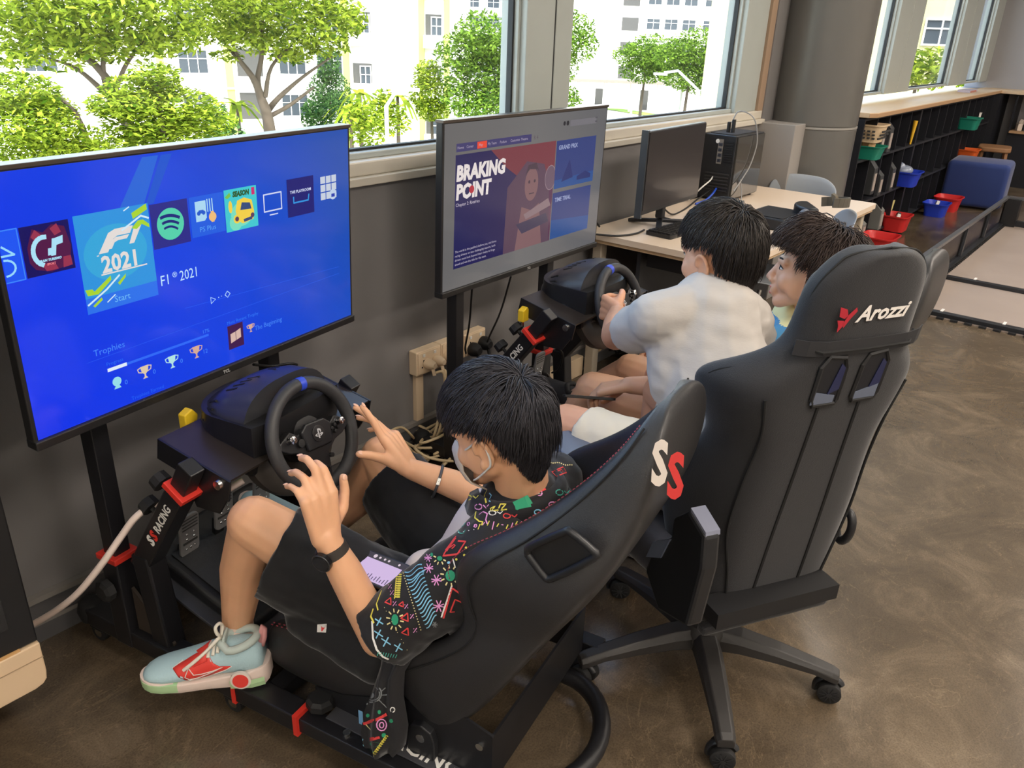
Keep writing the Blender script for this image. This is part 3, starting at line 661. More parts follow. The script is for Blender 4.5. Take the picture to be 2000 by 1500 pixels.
basket('red basket with small parts in front of the bottom shelf', (7.78, 1.79, .03), .26, .22, .14, REDP)
basket('green basket high up on the distant shelf', (10.05, 1.82, .745), .26, .22, .12, GRN)
basket('orange basket on the lower distant shelf', (10.4, 1.82, .393), .26, .22, .12, ORG)
basket('blue basket on the floor near the dark blue pouf', (8.95, 1.72, 0), .26, .22, .13, BLU)
basket('red basket on the floor behind the small blue basket', (9.35, 1.70, 0), .28, .24, .14, REDP)
for i, p_ in enumerate(((7.75, 1.78, .10), (7.83, 1.80, .10), (8.93, 1.72, .07))):
    t_ = thing('loose_part', ('pale part lying in the red basket, nearer the desk', 'dark part lying in the red basket, farther from the desk', 'white part lying in the small blue basket')[i], 'part', p_); MB().box((0, 0, .03), (.05, .03, .09), (.3, .4, .5)).build('piece', (WHITE, DARK, WHITE)[i], t_, bevel=.004)
# magazine files in the bays
def mag_file(label, x, z, h_=.24, d_=.22, y=1.845, m=None):
    t_ = thing('magazine_file', label, 'magazine file', (x, y, z), 0, 'magazine files in the bookshelf')
    MB().prism([(0, 0), (d_, 0), (d_, h_), (.06, h_), (0, h_*.75)], -.045, .045, Matrix(((0, 0, 1, 0), (1, 0, 0, 0), (0, 1, 0, 0), (0, 0, 0, 1)))).build('sleeve', m or mat('file grey', (58, 60, 62), .5), t_, bevel=.004)
    MB().b2((-.03, -.003, .03), (.03, 0, h_*.6)).build('spine_label', mat('file label', (168, 156, 148), .6), t_)
    return t_
for lab, x, z, h_ in (('grey file box in the third top bay of the bookshelf', 7.03, .745, .22), ('taller black file box, second from the green basket', 7.24, .745, .25), ('black file box on the middle shelf, nearer the desk', 7.24, .393, .22), ('black file box beside the middle blue basket', 7.58, .393, .25), ('upright pale folder on the middle shelf', 7.02, .43, .28),
                      ('squat grey file box on the bottom shelf nearest the desk', 7.02, .068, .16), ('grey file box on the bottom shelf beside the red basket', 7.5, .068, .22)):
    mag_file(lab, x, z, h_, m=mat('file pale', (120, 120, 116), .6) if 'squat' in lab or 'beside the red' in lab else None)
t_ = thing('tool', 'yellow handled tool standing in a top bay', 'tool', (8.0, 1.87, .745)); MB().tube([(0, 0, 0), (.01, 0, .1), (.02, 0, .2)], [.008, .014, .02], 8).build('handle', mat('yellow handle', (230, 180, 40), .4), t_, smooth=60)
t_ = thing('card', 'small yellow tag standing by the bottom shelf', 'card', (7.98, 1.9, .15)); MB().box((0, 0, .05), (.07, .01, .1), (.1, 0, 0)).build('sheet', mat('tag yellow', (226, 214, 140), .6), t_)
t_ = thing("cup", 'white cup on the distant top shelf', 'cup', (10.9, 1.9, .745)); MB().lathe([(.03, 0), (.035, .1), (.04, .12), (.034, .12), (.028, .01)], seg=14).build('cup', WHITE, t_, smooth=50)
# pouf, stool
pf = thing('pouf', 'dark blue fabric cube pouf on the floor before the bookshelf', 'pouf', (9.9, 1.57, 0), R(4))
MB().b2((-.29, -.29, .02), (.29, .29, .47)).build('cushion', mat('blue fabric', (34, 54, 112), .8, bump=.15, bscale=150, sheen=.3), pf, bevel=.05, seg=4, smooth=180); MB().b2((-.2, -.2, 0), (.2, .2, .02)).build('base', BLKM, pf)
so = thing('wooden_stool', 'wooden stool with tan seat behind the blue pouf', 'stool', (11.0, 1.66, 0), R(8))
MB().prism(rrect(.42, .34, .08), .46, .51).build('seat', mat('tan seat', (150, 110, 76), .6), so, bevel=.012, smooth=40)
for x in (-.15, .15):
    for y in (-.12, .12): MB().beam((x, y, .46), (x*1.25, y*1.25, 0), .035, .035).build('leg', mat('stool wood', (140, 100, 66), .6), so)
MB().beam((-.17, -.13, .2), (.17, -.13, .2), .02, .02).build('stretcher', BLKM, so)
# ------------------------------------------------------------------ robot contest field on the right
RAIL = mat('dark aluminium', (52, 54, 58), .35, metal=.5); FTOP = mat('rail top', (120, 120, 122), .3, metal=.6)
fp = thing('game_field', 'low black framed contest field with clear side panels and pale floor', 'playing field', (5.45, 1.13, 0))
MB().b2((0, -3.2, .0), (3.55, 0, .008)).build('field_floor', mat('field floor', (156, 142, 132), .5, var=.06, vscale=2), fp)
pcl = bpy.data.materials.new('clear panel'); pcl.use_nodes = True; t = pcl.node_tree; t.nodes.clear()
o_ = t.nodes.new('ShaderNodeOutputMaterial'); a = t.nodes.new('ShaderNodeBsdfTransparent'); a.inputs[0].default_value = (.86, .84, .82, 1); b_ = t.nodes.new('ShaderNodeBsdfGlossy'); b_.inputs['Roughness'].default_value = .12; mx = t.nodes.new('ShaderNodeMixShader'); mx.inputs[0].default_value = .14
t.links.new(a.outputs[0], mx.inputs[1]); t.links.new(b_.outputs[0], mx.inputs[2]); t.links.new(mx.outputs[0], o_.inputs[0])
for i in range(4):
    x0 = i*.8875; x1 = x0+.8875
    MB().b2((x0, -.012, .25), (x1-.006, .022, .275)).build('top_rail', FTOP, fp, bevel=.003)
    MB().b2((x0, -.03, .0), (x1, .022, .03)).build('bottom_rail', RAIL, fp)
    MB().b2((x0+.02, .002, .03), (x1-.02, .006, .25)).build('clear_panel', pcl, fp)
    MB().b2((x1-.03, -.012, .03), (x1, .022, .25)).build('post', RAIL, fp)
    MB().beam((x1-.06, -.005, .03), (x1-.02, -.005, .25), .02, .02).build('brace', RAIL, fp)
te = MB()
for i in range(70): te.b2((i*.05, -.05, .008), (i*.05+.02, -.03, .02))
te.build('tile_teeth', BLKM, fp)
for k, x in enumerate((0., .98)):
    for j in range(4):
        y1 = -j*.8; y0 = y1-.8
        MB().b2((x, y0, .008), (x+.05, y1-.004, .034)).build('cross_rail', RAIL, fp, bevel=.002); MB().b2((x+.05, y0, .008), (x+.12, y1-.004, .016)).build('cross_rail_foot', RAIL, fp)
        for q in (.25, .6): MB().b2((x+.035, y1-q-.008, .034), (x+.095, y1-q+.008, .038)).build('marker', WHITE, fp)
te = MB()
for i in range(40): te.b2((-.03, -i*.08-.04, 0), (0, -i*.08, .012))
te.build('edge_teeth', BLKM, fp)
MB().b2((3.5, -3.2, .25), (3.56, .0, .275)).build('top_rail', FTOP, fp); MB().b2((3.5, -3.2, 0), (3.56, 0, .06)).build('bottom_rail', RAIL, fp); MB().b2((3.44, -.12, 0), (3.56, 0, .26)).build('corner_post', BLK, fp)
MB().b2((3.525, -3.2, .06), (3.53, -.12, .25)).build('clear_panel', pcl, fp)
MB().b2((2.6, -1.6, .009), (2.64, -.6, .012)).build('tape_line', WHITE, fp)
# ------------------------------------------------------------------ televisions
BEZ = mat('tv bezel', (34, 33, 33), .35); BEZT = mat('tv frame metal', (96, 88, 82), .3, metal=.7)
def grad_screen(name, stops, axis, e=1.0, rough=.12):
    m = bpy.data.materials.new(name); m.use_nodes = True; t = m.node_tree; b = t.nodes['Principled BSDF']
    b.inputs['Base Color'].default_value = (.004, .004, .005, 1); b.inputs['Roughness'].default_value = rough
    tc = t.nodes.new('ShaderNodeTexCoord'); mp = t.nodes.new('ShaderNodeMapping'); mp.inputs['Rotation'].default_value = axis; mp.inputs['Location'].default_value = (.5, 0, 0)
    g = t.nodes.new('ShaderNodeTexGradient'); r_ = t.nodes.new('ShaderNodeValToRGB'); el = r_.color_ramp.elements
    while len(el) < len(stops): el.new(.5)
    for q, (p, c) in zip(el, stops): q.position = p; q.color = srgb(c)+(1,)
    t.links.new(tc.outputs['Object'], mp.inputs[0]); t.links.new(mp.outputs[0], g.inputs[0]); t.links.new(g.outputs[0], r_.inputs[0]); t.links.new(r_.outputs[0], b.inputs['Emission Color']); b.inputs['Emission Strength'].default_value = e
    return m
def television(label, loc, yaw, tilt, w_, smat, logo):
    h_ = w_/1.745; t_ = thing('television', label, 'television', loc, 0, 'wide televisions on the racing rigs'); t_.rotation_euler = (R(-tilt), 0, R(yaw))
    MB().b2((-w_/2, 0, -h_/2), (w_/2, .028, h_/2)).build('bezel', BEZ, t_, bevel=.003)
    MB().b2((-w_/2-.001, -.004, h_/2-.006), (w_/2+.001, .03, h_/2+.003)).build('top_trim', BEZT, t_, bevel=.001)
    MB().b2((-w_/2-.001, -.008, -h_/2-.004), (w_/2+.001, .028, -h_/2+.017)).build('bottom_trim', BEZ, t_, bevel=.003)
    MB().prism([(-w_*.36, -h_*.42), (w_*.36, -h_*.42), (w_*.36, h_*.2), (w_*.3, h_*.28), (-w_*.3, h_*.28), (-w_*.36, h_*.2)], -.055, -.028, Matrix.Rotation(PI/2, 4, 'X')).build('back_housing', BEZ, t_, bevel=.006)
    s = MB().b2((-w_/2+.009, -.0012, -h_/2+.018), (w_/2-.009, .0, h_/2-.009)).build('screen', smat, t_)
    text('maker_name', logo, .012, mat('logo grey', (170, 170, 170), .4), t_, Matrix.Translation((0, -.0085, -h_/2+.001)) @ Matrix.Rotation(PI/2, 4, 'X'), 'CENTER', bold=.0004)
    t_['_h'] = h_; return t_, s
SCR_E = {}
def em(c, e=1.0):
    k = 'screen %d %d %d' % tuple(c)
    return screen_mat(k, c, e)
_lay = [0]
def flat(s, polys, c, name='icon', e=1.0):
    """flat shapes of one colour on the screen, in screen metres (x right, z up)"""
    if len(polys) > 1 and name in ('tile_picture', 'tile_stripe', 'picture', 'menu_card', 'tile_symbol', 'page_mark'):
        return [flat(s, [q], c, name, e) for q in polys]
    _lay[0] += 1; y = -.0013-.000012*_lay[0]; mb = MB()
    for P in polys: mb.add([(p[0], y, p[1]) for p in P], [tuple(range(len(P)))])
    return mb.build(name, em(c, e), s, fix=False)
def rc(x0, z0, x1, z1): return [(x0, z0), (x1, z0), (x1, z1), (x0, z1)]
def circ(x, z, r_, n=28, rz=None): return [(x+r_*math.cos(6.2832*i/n), z+(rz or r_)*math.sin(6.2832*i/n)) for i in range(n)]
def stroke(pts, w_):
    out = []
    for (a, b) in zip(pts[:-1], pts[1:]):
        d = Vector((b[0]-a[0], b[1]-a[1])); d.normalize(); n_ = Vector((-d.y, d.x))*w_/2; d = d*w_*.3
        out.append([(a[0]-d.x+n_.x, a[1]-d.y+n_.y), (a[0]-d.x-n_.x, a[1]-d.y-n_.y), (b[0]+d.x-n_.x, b[1]+d.y-n_.y), (b[0]+d.x+n_.x, b[1]+d.y+n_.y)])
    return out
def stext(s, body, size, c, x, z, align='LEFT', bold=0., shear=0., sx=1., name='lettering'):
    _lay[0] += 1
    return text(name, body, size, em(c), s, Matrix.Translation((x, -.0013-.000012*_lay[0], z)) @ Matrix.Rotation(PI/2, 4, 'X'), align, shear, bold, 0., sx)
tvm1 = grad_screen('blue menu', [(0, (16, 52, 232)), (.45, (22, 66, 222)), (.75, (26, 74, 196)), (1, (30, 78, 170))], (0, R(28), 0), 1.0)
tv1, s1 = television('television with bright blue console menu at the left', (1.046, 1.743, 1.028), 8.67, -2.2, 1.0, tvm1, 'TCL')
# faint beams of the wallpaper
flat(s1, [[(-.165, .272), (-.125, .272), (-.175, .172), (-.235, .172)]], (38, 100, 214), 'wallpaper_beam')
flat(s1, [[(-.118, .272), (-.09, .272), (-.15, .172), (-.17, .172)]], (28, 84, 206), 'wallpaper_beam')
# first tile, cut by the screen edge
flat(s1, [rc(-.49, .072, -.453, .172)], (30, 84, 240), 'tile')
flat(s1, stroke([(-.49, .172), (-.4535, .172), (-.4535, .072), (-.49, .072)], .0025), (60, 130, 246), 'tile_edge')
flat(s1, stroke([(-.487, .142), (-.466, .124), (-.49, .124)], .004)+stroke([(a, b) for a, b in [(-.487+.019*math.sin(q*.35), .1005+.0155*math.cos(q*.35)) for q in range(0, 10)]], .004), (150, 214, 250), 'tile_symbol')
# racing game tile with the GT mark
flat(s1, [rc(-.45, .072, -.35, .172)], (22, 14, 92), 'tile')
flat(s1, [[(-.44, .13), (-.425, .165), (-.405, .155), (-.385, .168), (-.36, .16), (-.352, .12), (-.36, .082), (-.40, .075), (-.43, .085), (-.44, .10)]], (82, 22, 70), 'tile_picture')
flat(s1, [[(-.43, .15), (-.42, .163), (-.408, .15), (-.42, .138)], [(-.39, .16), (-.375, .168), (-.368, .15), (-.382, .145)], [(-.372, .10), (-.356, .10), (-.355, .08), (-.375, .078)], [(-.418, .095), (-.39, .09), (-.385, .078), (-.41, .078)]], (150, 50, 78), 'tile_picture')
GTC = (170, 222, 244)
flat(s1, stroke([(-.406+.024*math.cos(R(a)), .118+.028*math.sin(R(a))) for a in range(80, 250, 14)], .009)+[[(-.402, .108), (-.394, .108), (-.392, .122), (-.400, .122)], [(-.396, .106), (-.386, .106), (-.379, .140), (-.389, .140)], [(-.385, .125), (-.368, .128), (-.366, .143), (-.383, .140)]], GTC, 'tile_mark')
stext(s1, 'GRAN TURISMO', .0066, GTC, -.4, .0975, 'CENTER', bold=.0004, shear=.2); stext(s1, 'SPORT', .006, (226, 120, 130), -.398, .089, 'CENTER', bold=.0003)
# selected tile F1 2021
flat(s1, [rc(-.34, -.034, -.166, .175)], (44, 112, 232), 'tile')
flat(s1, [rc(-.34, .0, -.166, .175)], (46, 146, 220), 'tile')
flat(s1, [circ(-.255, .085, .075, 32, .06)], (54, 164, 216), 'tile')
F1W = (226, 218, 214)
flat(s1, [[(-.296, .088), (-.268, .128), (-.252, .134), (-.208, .134), (-.217, .119), (-.248, .119), (-.258, .114), (-.274, .088)], [(-.264, .094), (-.256, .106), (-.247, .109), (-.226, .109), (-.219, .117), (-.252, .1165), (-.262, .111), (-.274, .094)], [(-.222, .096), (-.204, .134), (-.186, .134), (-.210, .096)]], F1W, 'tile_mark')
stext(s1, '2021', .049, F1W, -.293, .047, 'LEFT', bold=.0016, sx=.93, name='tile_mark'); flat(s1, stroke([(-.296, .043), (-.186, .043)], .003)+stroke([(-.296, .085), (-.30, .085)], .002), F1W, 'tile_mark')
LIME = (168, 210, 50)
flat(s1, [[(-.208, .16), (-.17, .175), (-.169, .162), (-.206, .147)], [(-.212, .128), (-.195, .142), (-.182, .142), (-.168, .130), (-.168, .122), (-.186, .133), (-.20, .124)], [(-.338, .02), (-.322, .018), (-.318, .012), (-.276, .038), (-.276, .028), (-.310, .004), (-.334, .006)], [(-.262, .018), (-.24, .034), (-.242, .026), (-.258, .012)], [(-.326, -.018), (-.304, -.004), (-.302, -.010), (-.322, -.022)]], LIME, 'tile_stripe')
flat(s1, stroke([(-.235, .128), (-.186, .151), (-.168, .143)], .004)+stroke([(-.336, -.014), (-.29, .010), (-.256, .034)], .004)+stroke([(-.292, -.018), (-.272, -.006)], .0025)+stroke([(-.225, .168), (-.212, .174)], .0025), (206, 232, 246), 'tile_stripe')
stext(s1, 'Start', .020, (110, 184, 244), -.256, -.023, 'CENTER'); stext(s1, 'F1', .034, (190, 224, 250), -.158, -.016, sx=.86); stext(s1, '®', .018, (190, 224, 250), -.124, -.004); stext(s1, '2021', .034, (190, 224, 250), -.105, -.016, sx=.80)
# music tile
flat(s1, [rc(-.163, .070, -.063, .170)], (42, 40, 134), 'tile'); flat(s1, [circ(-.113, .120, .036)], (84, 206, 170), 'tile_mark')
for k, (w2, zz, th) in enumerate(((.024, .134, .007), (.0205, .121, .006), (.017, .109, .005))):
    flat(s1, stroke([(-.113+w2*(q/5-1), zz+.005*(1-(q/5-1)**2)-.003*(q/5-1)) for q in range(11)], th), (34, 40, 120), 'tile_mark')
# subscription tile
flat(s1, [rc(-.058, .076, .04, .170)], (32, 92, 222), 'tile'); PSC = (170, 214, 240)
flat(s1, [[(-.043, .111), (-.018, .111), (-.012, .117), (-.012, .158), (-.043, .158)], rc(-.009, .130, -.006, .160), rc(-.002, .130, .001, .160), rc(.005, .130, .008, .160)], PSC, 'tile_mark')
flat(s1, [circ(-.034, .130, .005), circ(-.02, .130, .005), rc(-.034, .129, -.02, .137)], (40, 90, 200), 'tile_mark'); flat(s1, [rc(-.004, .112, .014, .121), rc(.0005, .104, .0095, .130), circ(.005, .1165, .011)], (236, 186, 120), 'tile_mark')
stext(s1, 'PS Plus', .017, (90, 160, 240), -.036, .086)
# car football tile
flat(s1, [rc(.043, .070, .145, .172)], (64, 198, 206), 'tile'); flat(s1, [circ(.094, .108, .034, 24, .03), circ(.074, .09, .02)], (120, 220, 190), 'tile_picture')
flat(s1, [[(.075, .118), (.082, .142), (.104, .147), (.128, .138), (.134, .108), (.13, .09), (.095, .084), (.08, .094)], circ(.078, .098, .011), circ(.06, .13, .006, 12, .015)], (240, 206, 70), 'tile_picture'); flat(s1, [[(.09, .118), (.096, .136), (.122, .132), (.126, .116)], [(.098, .094), (.128, .098), (.126, .09), (.1, .087)]], (52, 72, 120), 'tile_picture')
flat(s1, [circ(.078, .098, .006), circ(.128, .1, .006)], (90, 60, 90), 'tile_picture'); stext(s1, 'SEASON', .017, (44, 88, 40), .069, .153, bold=.0012, shear=.15, sx=.82); flat(s1, [rc(.129, .150, .139, .168)], (206, 40, 110), 'tile_mark'); flat(s1, [[(.045, .155), (.06, .165), (.064, .156), (.052, .150)]], (120, 190, 70), 'tile_mark')
# tv icon, playroom tile, library grid
flat(s1, stroke([(.168, .100), (.168, .143), (.228, .143), (.228, .100), (.168, .100)], .0035)+[rc(.185, .088, .214, .091)], (206, 214, 240), 'tile_mark')
flat(s1, [rc(.249, .071, .348, .170)], (24, 24, 112), 'tile'); stext(s1, 'THE PLAYROOM', .0105, (206, 214, 240), .299, .132, 'CENTER', bold=.0003); flat(s1, stroke([(.272, .122), (.272, .107), (.326, .107), (.329, .122)], .004), (46, 146, 220), 'tile_mark')
flat(s1, [rc(.375+i*.022, .098+j*.022, .394+i*.022, .117+j*.022) for i in range(3) for j in range(3)], (198, 206, 220), 'tile_mark'); flat(s1, [circ(.424, .108, .0145)], (190, 206, 230), 'tile_mark'); flat(s1, [rc(.417, .101, .431, .110)], (40, 60, 170), 'tile_mark')
# lower panel
flat(s1, stroke([(-.023, -.094), (-.023, -.078), (-.009, -.086), (-.023, -.094)], .0016)+stroke([(.021, -.083), (.029, -.075), (.037, -.083), (.029, -.091), (.021, -.083)], .002)+[circ(.001, -.084, .0015, 8), circ(.01, -.083, .0012, 8)], (170, 206, 250), 'page_mark')
flat(s1, stroke([(-.36, -.138), (.44, -.125)], .0006)+stroke([(-.10, -.085), (.44, -.105)], .0006), (52, 104, 240), 'rule_line')
TXB = (70, 132, 244)
stext(s1, 'Trophies', .021, TXB, -.343, -.129); stext(s1, 'Progress', .012, (44, 104, 240), -.318, -.160); stext(s1, '17%', .013, TXB, -.058, -.163)
flat(s1, [rc(-.317, -.1735, -.04, -.1675)], (48, 104, 242), 'progress_bar'); flat(s1, [rc(-.317, -.1745, -.269, -.1665)], (224, 236, 250), 'progress_bar')
def cup(x, z, c, k=1.):
    flat(s1, [[(x-.011*k, z+.014*k), (x+.011*k, z+.014*k), (x+.008*k, z-.001), (x+.002*k, z-.006*k), (x+.002*k, z-.012*k), (x+.007*k, z-.017*k), (x-.007*k, z-.017*k), (x-.002*k, z-.012*k), (x-.002*k, z-.006*k), (x-.008*k, z-.001)]], c, 'trophy')
    flat(s1, stroke([(x-.011*k, z+.012*k), (x-.018*k, z+.010*k), (x-.016*k, z+.002), (x-.008*k, z-.001)], .0022)+stroke([(x+.011*k, z+.012*k), (x+.018*k, z+.010*k), (x+.016*k, z+.002), (x+.008*k, z-.001)], .0022), c, 'trophy')
flat(s1, [circ(-.299, -.203, .011), [(-.308, -.220), (-.29, -.220), (-.295, -.212), (-.303, -.212)]], (150, 220, 232), 'trophy'); cup(-.227, -.204, (222, 200, 170)); cup(-.152, -.204, (180, 226, 226)); cup(-.081, -.202, (214, 170, 150)); cup(.095, -.192, (214, 170, 150), .7)
for x, z, q in ((-.281, -.218, '0'), (-.207, -.218, '0'), (-.130, -.217, '0'), (-.063, -.215, '12')): stext(s1, q, .016, TXB, x, z)
stext(s1, 'Most Recent Trophy', .0125, (52, 118, 240), .019, -.163); flat(s1, [rc(.019, -.231, .069, -.167)], (66, 30, 76), 'tile'); flat(s1, [[(.027, -.215), (.0435, -.211), (.0435, -.187), (.027, -.190)], [(.045, -.211), (.061, -.207), (.061, -.182), (.045, -.187)]], (214, 180, 170), 'tile_mark')
stext(s1, 'The Beginning', .0185, TXB, .108, -.205, sx=.93); stext(s1, 'Trophies Earned', .013, (40, 96, 240), -.27, -.262)
# second television
_lay[0] = 0
tvm2 = grad_screen('pale game menu', [(0, (118, 116, 116)), (.5, (128, 126, 126)), (1, (112, 112, 116))], (0, 0, 0), .72, .14)
tv2, s2 = television('television with pale racing game menu in the middle', (2.381, 1.800, 1.023), 1.93, -1.04, .99, tvm2, 'TCL')
mm_ = grad_screen('menu picture', [(0, (38, 38, 96)), (.40, (52, 44, 92)), (.58, (96, 58, 92)), (.8, (110, 62, 82)), (1, (92, 60, 80))], (0, R(0), 0), .75, .14)
_lay[0] += 1; MB().add([(-.434, -.00131, -.197), (.134, -.00131, -.197), (.138, -.00131, .177), (-.432, -.00131, .177)], [(0, 1, 2, 3)]).build('picture_panel', mm_, s2, fix=False)
flat(s2, [[(-.25, .177), (.138, .177), (.138, .04), (.05, .09), (-.05, .05), (-.16, .11)]], (116, 56, 66), 'picture'); flat(s2, [[(-.16, -.197), (-.15, .04), (-.04, .12), (.07, .10), (.11, .02), (.128, -.197)]], (88, 66, 84), 'picture')
flat(s2, [circ(-.005, .035, .042, 24, .06), [(-.06, -.04), (.0, -.06), (.05, -.04), (.08, -.197), (-.09, -.197)]], (124, 92, 96), 'picture'); flat(s2, [[(-.045, .07), (-.03, .105), (.02, .11), (.042, .07), (.03, .085), (-.02, .09)], circ(-.02, .045, .006), circ(.014, .045, .006), rc(-.018, .0, .014, .004)], (74, 58, 70), 'picture')
flat(s2, [[(-.09, -.10), (.10, -.085), (.12, -.12), (-.05, -.14)]], (70, 62, 84), 'picture'); flat(s2, [[(-.045, -.07), (.11, -.03), (.128, -.06), (-.03, -.09)]], (134, 112, 118), 'picture'); flat(s2, [circ(.115, .045, .035, 24, .045)], (104, 84, 100), 'picture')
flat(s2, stroke([(.115+.035*math.cos(a*.4), .045+.045*math.sin(a*.4)) for a in range(17)], .003), (140, 120, 130), 'picture')
flat(s2, [rc(.143, -.002, .421, .175), rc(.139, -.195, .412, -.017)], (44, 60, 118), 'menu_card'); flat(s2, [[(.143, -.002), (.421, -.002), (.421, .04), (.143, .03)], [(.139, -.195), (.412, -.195), (.412, -.14), (.139, -.12)]], (36, 76, 138), 'menu_card')
flat(s2, [[(.19, .02), (.24, .10), (.27, .03)], [(.30, .03), (.36, .045), (.40, .03), (.40, .015), (.30, .015)]], (34, 46, 104), 'menu_card')
flat(s2, [rc(-.43, .186, -.022, .212)], (62, 58, 104), 'menu_bar'); flat(s2, [rc(-.325, .188, -.275, .210)], (226, 70, 48), 'menu_bar')
for q, x in (('Home', -.425), ('Career', -.38), ('Play', -.317), ('My Team', -.27), ('Podium', -.205), ('Customise', -.145), ('Theatre', -.085)): stext(s2, q, .0125, (170, 160, 180), x, .195)
WHT = (226, 216, 214)
stext(s2, 'BRAKING', .066, WHT, -.428, .096, bold=.0035, sx=.92, shear=.08); stext(s2, 'POINT', .066, WHT, -.428, .036, bold=.0035, sx=.92, shear=.08); flat(s2, [circ(-.348, .060, .013)], (176, 50, 62), 'title_dot')
stext(s2, 'Chapter 2: Rivalries', .0155, (200, 190, 204), -.428, .012); stext(s2, 'GRAND PRIX', .022, (150, 160, 196), .158, .142, bold=.0006); stext(s2, 'TIME TRIAL', .022, (150, 160, 196), .155, -.052, bold=.0006)
for i, q in enumerate(('The world is the paddock before you, and three', 'racing drivers on two challenging seasons, both', 'drivers must look beyond their rivalry to forge', 'ahead and win the title for the team.')): stext(s2, q, .0115, (186, 178, 196), -.427, -.143-i*.0145)
flat(s2, [rc(.225, .222, .41, .244)], (112, 110, 116), 'menu_bar'); flat(s2, [circ(.185, .235, .008), circ(.207, .235, .009)], (40, 40, 46), 'menu_bar'); flat(s2, [rc(.402, .240, .418, .246), rc(.402, .226, .418, .232)], (84, 82, 88), 'menu_bar'); stext(s2, 'R 4', .02, (90, 80, 90), -.008, .192)
for o in [o for o in bpy.data.objects if '_h' in o.keys()]: del o['_h']
# ------------------------------------------------------------------ racing rigs
RIGB = mat('rig black steel', (26, 26, 29), .38); REDC = mat('red clip', (214, 52, 40), .45); RUB = mat('rubber', (22, 22, 23), .7)
LEA = mat('black leather', (44, 43, 44), .42, bump=.12, bscale=420, spec=.45); LEAB = mat('black leather side', (38, 37, 38), .45, bump=.1, bscale=420); STI = mat('red stitching', (150, 60, 74), .7); SEAM = mat('seam line', (14, 14, 15), .8)
PEDM = mat('pedal metal', (150, 149, 148), .4, metal=.25); PAT = mat('carbon texture', (42, 43, 45), .6, bump=.6, bscale=90)
GUNM = mat('wheel base top', (52, 53, 57), .3); WB = mat('wheel base black', (27, 27, 29), .4); RIMM = mat('wheel rim rubber', (50, 50, 52), .5, bump=.1, bscale=300); BLUEM = mat('blue rim mark', (40, 70, 200), .4); GREEN = mat('green led', (90, 230, 60), .4, emit=1.6)
def P(u, v, z): return Vector((u, -v, z))
def arm_text(parent, name, p0, p1, size, m, face=-1):
    pass
